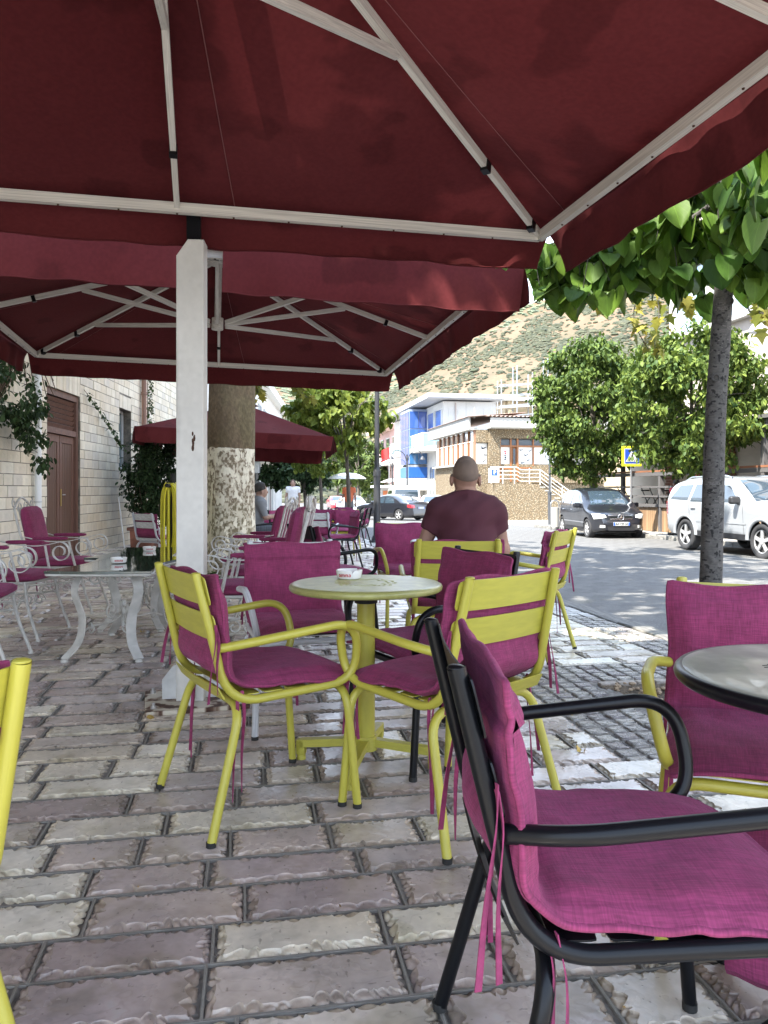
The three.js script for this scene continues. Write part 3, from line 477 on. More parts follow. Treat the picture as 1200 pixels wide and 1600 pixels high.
{ // the crowd of chairs further on
  const far = [[-1.75, 14.0, 0.9, -0.4, 'black'], [-2.3, 14.6, 0.6, -0.8, 'white'], [-1.2, 14.6, -0.3, -1, 'black'], [-0.75, 14.2, -0.2, -1, 'yellow'], [-1.6, 16.2, 0.2, 1, 'yellow'], [-2.55, 16.4, 1, 0.1, 'white'], [-0.6, 16.6, -1, 0.2, 'black'], [-2.0, 18.2, 0.4, -0.9, 'black'], [-1.1, 18.4, -0.5, -0.9, 'black'], [-3.1, 17.6, 1, -0.1, 'black']];
  const words = ['black tube chair of the far tables under the dappled parasol', 'white tube chair of the far tables under the dappled parasol', 'yellow tube chair of the far tables under the dappled parasol'];
  for (const [x, d, fx, fd, c] of far) { const g = placeChair(words[['black', 'white', 'yellow'].indexOf(c)], x, d, fx, fd, c, { variant: Math.floor(rnd() * 3), topTies: false }); g.userData.group = 'chairs of the far tables under the dappled parasol'; }
}
// ---------------------------------------------------------------- round pedestal tables
function roundTable(label, pos, o) {
  const g = thing('round_table', label, 'table', pos, o.turn ?? 0, 'round pedestal tables'), R = o.r ?? 0.305, h = 0.72;
  const prof = [[0, h], [R - 0.03, h], [R - 0.012, h - 0.001], [R - 0.003, h - 0.006], [R, h - 0.014], [R - 0.002, h - 0.024], [R - 0.008, h - 0.029], [R - 0.016, h - 0.03], [R - 0.018, h - 0.012], [0, h - 0.012]].map(p => new THREE.Vector2(...p));
  const tg = new THREE.LatheGeometry(prof, 72); boxUV(tg, 2);
  const top = mesh('top', tg, o.top, g);
  const holes = [], add = (x, z, a) => holes.push(box(0.011, 0.0008, 0.0028, x, h + 0.0004, z, a));
  for (let k = 0; k < 9; k++) for (let j = 0; j < 2; j++) { const a0 = k * 2 * PI / 9; for (let q = 0; q < 7; q++) { const a = a0 + q * 0.12, r = 0.075 + 0.028 * j + 0.07 * Math.abs(Math.sin(q * 0.55)) * (k % 2 ? 0.5 : 0.25); add(Math.cos(a) * r, Math.sin(a) * r, (q + k) * 0.4 * 0); } }
  if (o.holes) stuff('perforations', holes, o.holes, top);
  if (o.rim) mesh('rim', new THREE.TorusGeometry(R - 0.008, 0.0145, 12, 80).scale(1, 1, 1).rotateX(PI / 2).translate(0, h - 0.0155, 0), o.rim, top);
  mesh('collar', [cyl(0.052, 0.046, 0.06, 0, h - 0.05, 0, 20), box(0.16, 0.012, 0.05, 0, h - 0.024, 0), box(0.05, 0.012, 0.16, 0, h - 0.024, 0)], M.rubber, g);
  mesh('pedestal', cyl(0.036, 0.036, h - 0.14, 0, (h - 0.14) / 2 + 0.075, 0, 24), o.base, g);
  mesh('foot_hub', cyl(0.042, 0.046, 0.055, 0, 0.085, 0, 20), o.base, g);
  for (let k = 0; k < 4; k++) {
    const a = (o.footTurn ?? 0) + k * PI / 2, d = V3(Math.cos(a), 0, Math.sin(a)), b0 = d.clone().multiplyScalar(0.03).setY(0.088), b1 = d.clone().multiplyScalar(0.27).setY(0.066);
    mesh('foot', [bar(b0, b1, 0.036, 0.03), rbox(0.036, 0.062, 0.036, 0, 0, 0, 0.006).applyMatrix4(Mfrom(V3(d.x * 0.268, 0.05, d.z * 0.268), -a)), cyl(0.017, 0.019, 0.022, d.x * 0.268, 0.011, d.z * 0.268, 12)], o.base, g);
  }
  return g;
}
const topYellow = phys(0.47, 0.47, 0.15, 0.34, { map: T.fine, bumpMap: T.bump, bumpScale: 0.0006, clearcoat: 0.4, clearcoatRoughness: 0.25 });
const topWorn = phys(0.34, 0.325, 0.26, 0.42, { metalness: 0.55, map: T.blot, clearcoat: 0.15 });
const tA = at(-0.072, 3.06); roundTable('yellow-green round pedestal table with ashtray, in the ring of purple chairs', tA, { top: topYellow, base: M.yellow, footTurn: 0.55 - YAW, holes: mat(0.4, 0.4, 0.18, 0.6) });
const tB = at(0.92, 1.545); roundTable('black-rimmed round table with worn perforated metal top', tB, { top: topWorn, base: M.black, holes: M.rubber, footTurn: 2.8, rim: M.black, r: 0.31 });
const tC = at(0.5, 5.72); tC.y = terraceY(tC.z); roundTable('pale round table in front of the man in maroon', tC, { top: M.white, base: M.yellow });
for (const [x, d] of [[-1.3, 15.4], [-2.0, 17.2]]) { const p = at(x, d); p.y = terraceY(p.z); roundTable('pale round table of the far group under the dappled parasol', p, { top: M.white, base: M.black }); }
// ---------------------------------------------------------------- ashtrays
const china = phys(0.78, 0.78, 0.76, 0.22, { clearcoat: 0.6 }), redInk = mat(0.5, 0.03, 0.04, 0.5);
function ashtray(label, pos, turn) {
  const g = thing('ashtray', label, 'ashtray', pos, turn, 'white china ashtrays');
  const pr = [[0, 0.002], [0.045, 0.0], [0.05, 0.004], [0.0555, 0.034], [0.054, 0.037], [0.05, 0.036], [0.043, 0.012], [0, 0.009]].map(p => new THREE.Vector2(...p));
  const lg = new THREE.LatheGeometry(pr, 48), p = lg.attributes.position; for (let i = 0; i < p.count; i++) { const a = Math.atan2(p.getZ(i), p.getX(i)), y = p.getY(i); if (y > 0.03) { for (let k = 0; k < 3; k++) { const q = Math.abs(Math.atan2(Math.sin(a - k * 2.1 - 0.9), Math.cos(a - k * 2.1 - 0.9))); if (q < 0.1) p.setY(i, y - 0.011); } } }
  lg.computeVertexNormals(); const bowl = mesh('bowl', lg, china, g);
  const tg = new TextGeometry('omna', { font: fontBold, size: 0.015, depth: 0.0006, curveSegments: 3 }); tg.computeBoundingBox(); const w = tg.boundingBox.max.x; tg.translate(-w / 2, 0.011, 0); const q = tg.attributes.position;
  for (let i = 0; i < q.count; i++) { const x = q.getX(i), y = q.getY(i), r = 0.0505 + 0.0055 * (y / 0.034) + 0.0006 + q.getZ(i), a = x / 0.054; q.setXYZ(i, Math.sin(a) * r, y, Math.cos(a) * r); }
  tg.computeVertexNormals(); mesh('printed_word', tg, redInk, bowl); return g;
}
{ // a cushion that slid to the ground beside the black-rimmed table
  const p = at(0.95, 1.66), o = mesh('loose_cushion', padGeo(0.4, 0.07, 0.4, 0.7), M.cushion); o.position.set(p.x, 0.195, p.z); o.rotation.set(0.62, -YAW - 0.5, 0.12, 'YXZ'); tag(o, 'loose purple cushion on the ground by the black-rimmed table foot', 'cushion');
}
ashtray('white china ashtray with red lettering on the yellow round table', at(-0.145, 3.2, 0.72), -YAW - 0.35);
// ---------------------------------------------------------------- white wrought-iron garden set
const spiral = (cz, cy, r0, r1, a0, turns, n = 26, dir = 1) => { const o = []; for (let i = 0; i <= n; i++) { const t = i / n, r = lerp(r0, r1, t), a = a0 + dir * turns * 2 * PI * t; o.push(V3(0, cy + Math.sin(a) * r, cz + Math.cos(a) * r)); } return o; };
const iron = mat(0.70, 0.69, 0.65, 0.5, { map: T.fine });
function padGeo(w, h, d, puff = 0.5) { const g = new THREE.BoxGeometry(w, h, d, 16, 4, 16), p = g.attributes.position; for (let i = 0; i < p.count; i++) { const x = p.getX(i) / (w / 2), y = p.getY(i) / (h / 2), z = p.getZ(i) / (d / 2), e = Math.pow(clamp((1 - Math.abs(x) ** 4) * (1 - Math.abs(z) ** 4), 0, 1), 0.4), wr = 0.004 * (fbm(x * 3 + 20, z * 3 + 20, 0, 3, 7) - 0.5); p.setY(i, y * h / 2 * lerp(1 - puff, 1, e) + wr); const cxy = Math.abs(x) * Math.abs(z); if (cxy > 0.5) { const k = 1 - 0.08 * sstep(0.5, 1, cxy); p.setX(i, p.getX(i) * k); p.setZ(i, p.getZ(i) * k); } } g.computeVertexNormals(); const uv = g.attributes.uv; for (let i = 0; i < uv.count; i++) uv.setXY(i, uv.getX(i) * 1.6, uv.getY(i) * 1.6); return g; }
const GI = {};
{
  GI.seat = padGeo(0.5, 0.075, 0.52, 0.7).translate(0, 0.455, 0.02); GI.back = padGeo(0.46, 0.09, 0.5, 0.7).rotateX(PI / 2 - 0.2).translate(0, 0.72, -0.25);
  const armC = [V3(0, 0.70, -0.26), V3(0, 0.665, -0.1), V3(0, 0.655, 0.08), V3(0, 0.675, 0.2), ...spiral(0.25, 0.605, 0.082, 0.035, PI / 2, -1.35 * 1, 26)];
  GI.arm = s => strap(new THREE.CatmullRomCurve3(armC.map(p => V3(s * 0.29, p.y, p.z))), 0.03, 0.006, 70, V3(1, 0, 0));
  GI.pad = s => padGeo(0.05, 0.03, 0.3, 0.5).translate(s * 0.29, 0.685, -0.03);
  GI.post = s => rod(V3(s * 0.27, 0.43, 0.18), V3(s * 0.29, 0.655, 0.13), 0.011, 8);
  GI.fleg = s => merge([spline([V3(s * 0.25, 0.43, 0.22), V3(s * 0.265, 0.25, 0.25), V3(s * 0.28, 0.015, 0.33)], 0.012, 14, 8), cyl(0.012, 0.02, 0.02, s * 0.28, 0.01, 0.33, 10)]);
  GI.rleg = s => merge([spline([V3(s * 0.23, 0.43, -0.2), V3(s * 0.24, 0.22, -0.25), V3(s * 0.25, 0.015, -0.36)], 0.012, 14, 8), cyl(0.012, 0.02, 0.02, s * 0.25, 0.01, -0.36, 10)]);
  GI.stretch = s => { const L = []; L.push(rod(V3(s * 0.262, 0.3, 0.24), V3(s * 0.24, 0.26, -0.24), 0.008, 7)); for (const [cz, cy, d] of [[0.1, 0.235, 1], [0.0, 0.225, -1], [-0.1, 0.22, 1]]) L.push(spline(spiral(cz, cy, 0.05, 0.014, d > 0 ? 0 : PI, 1.2, 18, d).map(p => V3(s * 0.255, p.y, p.z)), 0.0055, 30, 5)); return merge(L); };
  GI.frame = merge([tube([V3(-0.25, 0.42, -0.2), V3(-0.25, 0.42, 0.25), V3(0.25, 0.42, 0.25), V3(0.25, 0.42, -0.2)], 0.011, 0.1, 60, 8, true), ...[-0.16, -0.05, 0.06, 0.17].map(x => box(0.03, 0.005, 0.44, x, 0.428, 0.02))]);
  const bk = []; for (const s of [-1, 1]) bk.push(spline([V3(s * 0.23, 0.42, -0.2), V3(s * 0.235, 0.7, -0.3), V3(s * 0.23, 0.95, -0.36)], 0.012, 16, 8));
  bk.push(spline([V3(-0.23, 0.95, -0.36), V3(-0.14, 1.0, -0.372), V3(0, 1.045, -0.378), V3(0.14, 1.0, -0.372), V3(0.23, 0.95, -0.36)], 0.011, 30, 8));
  for (const s of [-1, 1]) { bk.push(spline(spiral(0, 0, 0.055, 0.015, 0, 1.3, 20, s).map(p => V3(s * 0.075 + p.z * s, 0.965 + p.y, -0.368)), 0.006, 34, 6)); bk.push(spline(spiral(0, 0, 0.05, 0.015, PI / 2, 1.2, 20, -s).map(p => V3(s * 0.225 + p.z * 0.8, 1.0 + p.y * 0.9, -0.366)), 0.007, 34, 6)); }
  for (const x of [-0.12, 0, 0.12]) bk.push(spline([V3(x, 0.42, -0.2), V3(x, 0.7, -0.3), V3(x, 0.96, -0.365)], 0.008, 14, 6)); GI.backFrame = merge(bk);
}
function ironChair(label, xc, d, fx, fd, group = 'white wrought-iron garden armchairs') {
  const p = at(xc, d); p.y = terraceY(p.z); const g = thing('garden_armchair', label, 'chair', p, heading(fx, fd), group);
  mesh('seat_frame', GI.frame, iron, g); mesh('back_frame', GI.backFrame, iron, g); mesh('seat_cushion', GI.seat, M.cushion, g); mesh('back_cushion', GI.back, M.cushion, g);
  for (const s of [-1, 1]) { const a = mesh('arm', GI.arm(s), iron, g); mesh('arm_post', GI.post(s), iron, a); mesh('arm_pad', GI.pad(s), M.cushion, a); mesh('front_leg', GI.fleg(s), iron, g); mesh('rear_leg', GI.rleg(s), iron, g); mesh('scroll_stretcher', GI.stretch(s), iron, g); }
  for (const s of [-1, 1]) mesh('tie', ribbon(V3(s * 0.2, 0.44, -0.2), 0.3, V3(0.02, 0, 0.03)), M.tie, g);
  return g;
}
ironChair('white wrought-iron armchair by the brown door, furthest of the row along the wall', -2.98, 7.15, 0.98, 0.1);
ironChair('white wrought-iron armchair in the middle of the row along the wall', -2.84, 5.85, 0.99, 0.0);
ironChair('white wrought-iron armchair at the photo edge, near end of the row along the wall', -2.62, 4.78, 0.95, 0.2);
ironChair('white wrought-iron armchair with scroll arm between the mast and the white tube chair', -0.86, 5.05, -0.97, -0.1);
ironChair('white wrought-iron armchair behind the white tube chair, second from the mast', -0.95, 6.2, -0.98, 0.05);
ironChair('white wrought-iron armchair beside the old tree trunk, purple arm pads showing', -1.25, 7.4, -0.98, 0.1);
const marble = phys(0.1, 0.135, 0.125, 0.07, { clearcoat: 1, clearcoatRoughness: 0.03, map: tex(512, (u, v) => { const a = fbm(u * 8, v * 8, 8, 5, 301), q = Math.abs(fbm(u * 6 + 2, v * 6, 6, 5, 302) - 0.5); const t = 0.55 + 0.45 * a + 0.4 * sstep(0.025, 0, q); return [t, t, t * 0.97]; }) });
function ironTable(label, xc, d, turn) {
  const p = at(xc, d); p.y = terraceY(p.z); const g = thing('garden_table', label, 'table', p, turn, 'white iron tables with green marbled tops');
  const W = 0.33, L = 0.52, h = 0.585, out = []; const N = 12;
  const cor = [[-W, -L], [W, -L], [W, L], [-W, L]];
  for (let k = 0; k < 4; k++) { const [x0, z0] = cor[k], [x1, z1] = cor[(k + 1) % 4], nx = k === 1 ? 1 : k === 3 ? -1 : 0, nz = k === 0 ? -1 : k === 2 ? 1 : 0; for (let i = 0; i < N; i++) { const t = i / N, b = nx ? -0.075 * Math.sin(PI * t) ** 1.4 : 0.03 * Math.sin(PI * t); out.push([lerp(x0, x1, t) + nx * b, lerp(z0, z1, t) + nz * b]); } }
  const tg = extr(out, 0.012, 0.003).rotateX(PI / 2).translate(0, h, 0); boxUV(tg, 1); mesh('marbled_top', tg, marble, g);
  mesh('top_frame', spline(out.filter((_, i) => i % 2 === 0).map(q => V3(q[0] * 0.985, h - 0.022, q[1] * 0.985)), 0.009, 120, 6, true), iron, g);
  for (const sx of [-1, 1]) for (const sz of [-1, 1]) {
    const c = new THREE.CatmullRomCurve3([V3(sx * 0.17, h - 0.025, sz * 0.33), V3(sx * 0.205, h - 0.14, sz * 0.36), V3(sx * 0.16, 0.27, sz * 0.35), V3(sx * 0.17, 0.12, sz * 0.38), V3(sx * 0.235, 0.022, sz * 0.45)]);
    const leg = mesh('leg', [strap(c, 0.062, 0.008, 26, V3(sz * 0.5 * 0 + 0.85, 0, sx * sz * -0.5).normalize()), cyl(0.018, 0.026, 0.014, sx * 0.235, 0.012, sz * 0.45, 12)], iron, g);
    mesh('leg_scroll', spline(spiral(0, 0, 0.045, 0.012, PI, 1.2, 16, 1).map(q => V3(sx * (0.12 + q.z * 0.6), 0.2 + q.y, sz * 0.3 - sz * q.z * 0.4)), 0.006, 28, 5), iron, leg);
  }
  for (const sz of [-1, 1]) for (const k of [-1, 0, 1]) mesh('apron_scroll', spline(spiral(0, 0, 0.04, 0.012, 0, 1.25, 16, k < 0 ? -1 : 1).map(q => V3(k * 0.075 + q.z, h - 0.062 + q.y, sz * 0.36)), 0.006, 28, 5), iron, g);
  for (const sz of [-1, 1]) mesh('apron_bar', spline([V3(-0.25, h - 0.05, sz * 0.4), V3(-0.1, h - 0.03, sz * 0.39), V3(0, h - 0.022, sz * 0.385), V3(0.1, h - 0.03, sz * 0.39), V3(0.25, h - 0.05, sz * 0.4)], 0.007, 24, 6), iron, g);
  for (const sx of [-1, 1]) for (const sz of [-1, 1]) mesh('stretcher', [spline([V3(sx * 0.165, 0.17, sz * 0.355), V3(sx * 0.12, 0.2, sz * 0.26), V3(sx * 0.05, 0.2, sz * 0.13), V3(0, 0.24, 0)], 0.008, 20, 6), spline(spiral(0, 0, 0.06, 0.018, PI, 1.3, 18, 1).map(q => V3(sx * (0.055 + q.z * 0.4), 0.28 + q.y, sz * (0.1 + q.z * 0.9))), 0.007, 30, 6)], iron, g);
  mesh('finial', [new THREE.SphereGeometry(0.018, 10, 8).scale(1, 1.5, 1).translate(0, 0.31, 0), cyl(0.012, 0.02, 0.12, 0, 0.22, 0, 10)], iron, g);
  return g;
}
ironTable('white iron table with green marbled top and curved legs beside the white mast', -1.8, 5.32, -YAW + 0.02);
ironTable('white iron table with green marbled top, far one of the pair by the hose', -1.98, 6.42, -YAW + 0.02);
ashtray('white china ashtray on the green marbled table beside the mast', at(-1.83, 5.3, 0.586), -YAW + 0.3);
ashtray('white china ashtray on the far green marbled table', at(-2.0, 6.55, 0.586 + terraceY(-6.5)), -YAW + 0.3);
// ---------------------------------------------------------------- foliage helpers
function leafOval(n = 3) { return grid(2, n, (u, v) => { const w = 0.5 * Math.pow(Math.sin(PI * clamp(v * 0.96 + 0.02, 0, 1)), 0.8) * 0.62; return V3((u - 0.5) * 2 * w, -0.08 * (v - 0.3) ** 2 * 4 + Math.abs(u - 0.5) * 0.16, v); }); }
function leafHeart() { // heart-shaped leaf, stem at the origin, tip along +z
  const W = [0.0, 0.40, 0.5, 0.475, 0.36, 0.2, 0.0], Z = [0.06, -0.06, 0.16, 0.42, 0.66, 0.86, 1.02];
  return grid(4, 6, (u, v) => { const i = Math.min(5, Math.floor(v * 6)), t = v * 6 - i, w = lerp(W[i], W[i + 1], t), z = lerp(Z[i], Z[i + 1], t), q = u * 2 - 1; const zz = z + (v < 0.3 ? 0.1 * (1 - Math.abs(q)) * (1 - v / 0.3) : 0); return V3(q * w, 0.12 * Math.abs(q) * w * 2 - 0.16 * zz * zz + 0.03 * Math.sin(q * 6 + v * 5), zz); });
}
function leafPlane() { // five-lobed leaf
  const pts = [[0, 0], [0.18, -0.06], [0.5, 0.06], [0.28, 0.24], [0.62, 0.5], [0.3, 0.52], [0.2, 0.66], [0, 1.05]], all = [...pts, ...pts.slice(1, -1).reverse().map(([x, y]) => [-x, y])];
  const g = new THREE.ShapeGeometry(shapeOf(all)); g.rotateX(-PI / 2).scale(1, 1, -1); const p = g.attributes.position; for (let i = 0; i < p.count; i++) p.setY(i, 0.15 * Math.abs(p.getX(i)) - 0.1 * p.getZ(i) ** 2); g.computeVertexNormals(); return g;
}
const LG = { oval: leafOval(), small: leafOval(2), heart: leafHeart(), plane: leafPlane() };
const leafMat = (r, g, b, tr = 0.38, o = {}) => phys(r, g, b, 0.55, { specularIntensity: 0.3, side: THREE.DoubleSide, transmission: tr, thickness: 0, map: T.leaf, ...o });
function clumps(n, c, r, shell = 0.55) { const o = []; while (o.length < n) { const v = V3(rr(-1, 1), rr(-1, 1), rr(-1, 1)), l = v.length(); if (l > 1 || l < shell * rnd()) continue; o.push(V3(c.x + v.x * r.x, c.y + v.y * r.y, c.z + v.z * r.z)); } return o; }
const gauss = () => (rnd() + rnd() + rnd() - 1.5) / 1.5;
function foliage(name, parent, geo, m, n, spot, size, tint, droop = 0.3) {
  const im = new THREE.InstancedMesh(geo, m, n), q = new THREE.Quaternion(), e = new THREE.Euler(), mm = new THREE.Matrix4(), c = new THREE.Color();
  for (let i = 0; i < n; i++) { const p = spot(i), s = rr(size[0], size[1]); e.set(rr(-0.5, 0.9) + droop, rr(0, 2 * PI), rr(-0.6, 0.6), 'YXZ'); mm.compose(p, q.setFromEuler(e), V3(s, s, s)); im.setMatrixAt(i, mm); tint(c, i); im.setColorAt(i, c); }
  im.name = name; im.userData.kind = 'stuff'; im.castShadow = im.receiveShadow = true; parent.add(im); return im;
}
const tintG = (lo, hi) => c => { const t = rnd(); c.setRGB(lerp(lo[0], hi[0], t), lerp(lo[1], hi[1], t), lerp(lo[2], hi[2], t)); };
function taper(pts, r0, r1, seg = 30, n = 12, lump = 0) {
  const c = new THREE.CatmullRomCurve3(pts), g = new THREE.TubeGeometry(c, seg, 1, n, false), p = g.attributes.position, len = c.getLength();
  for (let j = 0; j <= seg; j++) { const o = c.getPointAt(j / seg); for (let i = 0; i <= n; i++) { const k = j * (n + 1) + i, a = i / n * 2 * PI, l = lump * (0.6 * Math.sin(a * 3 + j * 0.25) + 0.5 * Math.sin(a * 2 - j * 0.4 + 1) + 0.35 * Math.sin(a * 5 + j * 0.8)), r = lerp(r0, r1, j / seg) * (1 + l); p.setXYZ(k, o.x + (p.getX(k) - o.x) * r, o.y + (p.getY(k) - o.y) * r, o.z + (p.getZ(k) - o.z) * r); } }
  const uv = g.attributes.uv; for (let i = 0; i < uv.count; i++) uv.setXY(i, uv.getY(i) * Math.max(0.35, Math.round(r0 * 6)), uv.getX(i) * len); g.computeVertexNormals(); return g;
}
// ---------------------------------------------------------------- the wall and houses on the left
const LB = at(-4.8, 0), Ldir = at(-0.058, 1).normalize(), Lrot = Math.atan2(-Ldir.z, Ldir.x);
const leftPt = (lx, y, out = 0) => V3(LB.x + Ldir.x * lx + Math.sin(Lrot) * out, y, LB.z + Ldir.z * lx + Math.cos(Lrot) * out);
{
  const g = thing('stone_house', 'cream stone-block house wall with tall brown door, left of the terrace', 'building', LB, Lrot);
  const x0 = -3, x1 = 24, H = 9.4, base = -0.4;  // wall height raised out of view to keep sun off the terrace
  const hole = (a, b, c, d) => [[a, c], [b, c], [b, d], [a, d]];
  const DOOR = [12.6, 14.22, -0.12, 2.8], WIN = [16.75, 17.7, 1.55, 2.88];
  const core = extr([[x0, base], [DOOR[0], base], [DOOR[0], DOOR[3]], [DOOR[1], DOOR[3]], [DOOR[1], base], [x1, base], [x1, H], [x0, H]], 0.45, 0, [hole(...WIN)]).translate(0, 0, -0.45); boxUV(core, 0.8);
  mesh('wall', core, mat(0.42, 0.37, 0.3, 0.95, { map: T.mortar }), g);
  mesh('back_room', box(x1 - x0, H - base - 0.2, 5, (x0 + x1) / 2, (H + base) / 2 - 0.15, -2.97), mat(0.2, 0.17, 0.15, 0.9), g);
  const tints = [[0.76, 0.67, 0.52], [0.71, 0.62, 0.48], [0.80, 0.72, 0.57], [0.73, 0.63, 0.47], [0.68, 0.61, 0.50]], bms = tints.map(c => mat(c[0], c[1], c[2], 0.9, { map: T.soft, bumpMap: T.stoneBump, bumpScale: 0.008 }));
  const blocks = []; let row = 0;
  for (let y = base; y < H - 0.05; y += 0.172, row++) { let x = x0 - rr(0, 0.3); while (x < x1) { const w = rr(0.26, 0.52); let a = Math.max(x, x0), b = Math.min(x + w, x1); const yy = y + 0.086;
      const cut = (R, pad) => { if (yy > R[2] - 0.05 && yy < R[3] + pad) { if (a < R[0] && b > R[0]) b = R[0]; else if (a < R[1] && b > R[1]) a = R[1]; else if (a >= R[0] && b <= R[1]) a = b; } };
      cut(DOOR, 0.44); cut(WIN, 0.3); if (b - a > 0.06) blocks.push([a, b, y]); x += w; } }
  for (let k = 0; k < 11; k++) blocks.push([DOOR[0] + k * 0.147, DOOR[0] + (k + 1) * 0.147, DOOR[3] + 0.0, 0.43]); for (let k = 0; k < 7; k++) blocks.push([WIN[0] + k * 0.135, WIN[0] + (k + 1) * 0.135, WIN[3] + 0.0, 0.3]);
  const score = b => { const m = (b[0] + b[1]) / 2; return m < 10.3 || b[2] > 4.2 ? 99 : Math.abs(m - 13) + 0.2 * Math.abs(b[2] - 1.4); };
  blocks.sort((a, b) => score(a) - score(b)); const rest = [];
  blocks.forEach((b, i) => { const w = b[1] - b[0] - 0.012, h = (b[3] ?? 0.172) - 0.012, pr = rr(0.004, 0.013); const bg = box(w, h, 0.05, 0, 0, 0); if (i < 300) { const o = mesh('stone_block', boxUV(bg, 1), pick(bms), g); o.position.set((b[0] + b[1]) / 2, b[2] + (b[3] ?? 0.172) / 2, pr - 0.025); } else { bg.translate((b[0] + b[1]) / 2, b[2] + (b[3] ?? 0.172) / 2, pr - 0.025); boxUV(bg, 1); const t = pick(tints); rest.push(paint(bg, col(...t))); } });
  stuff('stone_block', rest, mat(1, 1, 1, 0.9, { vertexColors: true, map: T.soft }), g);
  // door: frame, louvred transom, two boarded leaves
  const wood = mat(0.23, 0.115, 0.08, 0.55, { map: T.wood }), wood2 = mat(0.19, 0.1, 0.065, 0.6, { map: T.wood });
  const [dx0, dx1, dy0, dy1] = DOOR, fr = mesh('door_frame', [box(0.09, dy1 - dy0, 0.14, dx0 + 0.045, (dy0 + dy1) / 2, -0.1), box(0.09, dy1 - dy0, 0.14, dx1 - 0.045, (dy0 + dy1) / 2, -0.1), box(dx1 - dx0 - 0.18, 0.11, 0.14, (dx0 + dx1) / 2, dy1 - 0.055, -0.1), box(dx1 - dx0 - 0.18, 0.1, 0.13, (dx0 + dx1) / 2, 2.1, -0.1)], wood, g);
  for (let k = 0; k < 6; k++) mesh('louvre', box(dx1 - dx0 - 0.2, 0.075, 0.012, (dx0 + dx1) / 2, 2.2 + k * 0.088, -0.09, 0, 0.55), wood, fr); mesh('transom_back', box(dx1 - dx0 - 0.18, 0.55, 0.02, (dx0 + dx1) / 2, 2.43, -0.16), M.rubber, fr);
  for (const s of [0, 1]) {
    const a = dx0 + 0.095 + s * (dx1 - dx0 - 0.18) / 2, b = a + (dx1 - dx0 - 0.18) / 2 - 0.012; const leaf = mesh('door_leaf', box(b - a, 2.12, 0.03, (a + b) / 2, 0.98, -0.12), wood2, g);
    for (const [w, h, x, y] of [[b - a - 0.01, 0.13, (a + b) / 2, 1.975], [b - a - 0.01, 0.15, (a + b) / 2, 0.0], [0.1, 1.84, a + 0.055, 0.99], [0.1, 1.84, b - 0.055, 0.99]]) mesh('stile', rbox(w, h, 0.03, x, y, -0.092, 0.006, 1), wood, leaf);
    for (let k = 0; k < 6; k++) mesh('board', rbox((b - a - 0.2) / 6 - 0.006, 1.83, 0.02, a + 0.1 + (k + 0.5) * (b - a - 0.2) / 6, 0.99, -0.1, 0.005, 1), wood2, leaf);
    if (s) { mesh('handle_plate', rbox(0.035, 0.3, 0.012, a + 0.045, 0.95, -0.07, 0.004), mat(0.5, 0.36, 0.12, 0.35, { metalness: 0.7 }), leaf); mesh('handle', rbox(0.13, 0.018, 0.018, a + 0.1, 1.0, -0.04, 0.006), M.steel, leaf); }
  }
  const wf = mesh('window_frame', [box(WIN[1] - WIN[0], 0.06, 0.06, (WIN[0] + WIN[1]) / 2, WIN[3] - 0.03, -0.2), box(WIN[1] - WIN[0], 0.06, 0.06, (WIN[0] + WIN[1]) / 2, WIN[2] + 0.03, -0.2), ...[WIN[0] + 0.03, WIN[1] - 0.03, (WIN[0] + WIN[1]) / 2].map(x => box(0.06, WIN[3] - WIN[2] - 0.12, 0.06, x, (WIN[2] + WIN[3]) / 2, -0.2))], M.white, g);
  mesh('pane', box(WIN[1] - WIN[0], WIN[3] - WIN[2], 0.008, (WIN[0] + WIN[1]) / 2, (WIN[2] + WIN[3]) / 2, -0.21), phys(0.12, 0.15, 0.15, 0.06), wf);
  mesh('roof_eave', box(x1 - x0 + 0.4, 0.16, 1.0, (x0 + x1) / 2, H + 0.08, -0.1), mat(0.5, 0.46, 0.4, 0.9), g);
  // pipes
  const p1 = mesh('downpipe', [cyl(0.05, 0.05, 5.9, 12.02, 2.8, 0.09, 14)], mat(0.72, 0.73, 0.72, 0.45), g); for (const y of [0.9, 2.3, 3.7]) mesh('pipe_bracket', [new THREE.TorusGeometry(0.054, 0.009, 6, 18).rotateX(PI / 2).translate(12.02, y, 0.09), box(0.03, 0.02, 0.07, 12.02, y, 0.035)], M.steel, p1);
  mesh('clay_pipe', [cyl(0.06, 0.06, 6.4, 18.5, 3.0, 0.1, 14), ...[1, 2.2, 3.4, 4.6].map(y => cyl(0.072, 0.072, 0.08, 18.5, y, 0.1, 14))], mat(0.46, 0.27, 0.2, 0.8, { map: T.blot }), g);
}
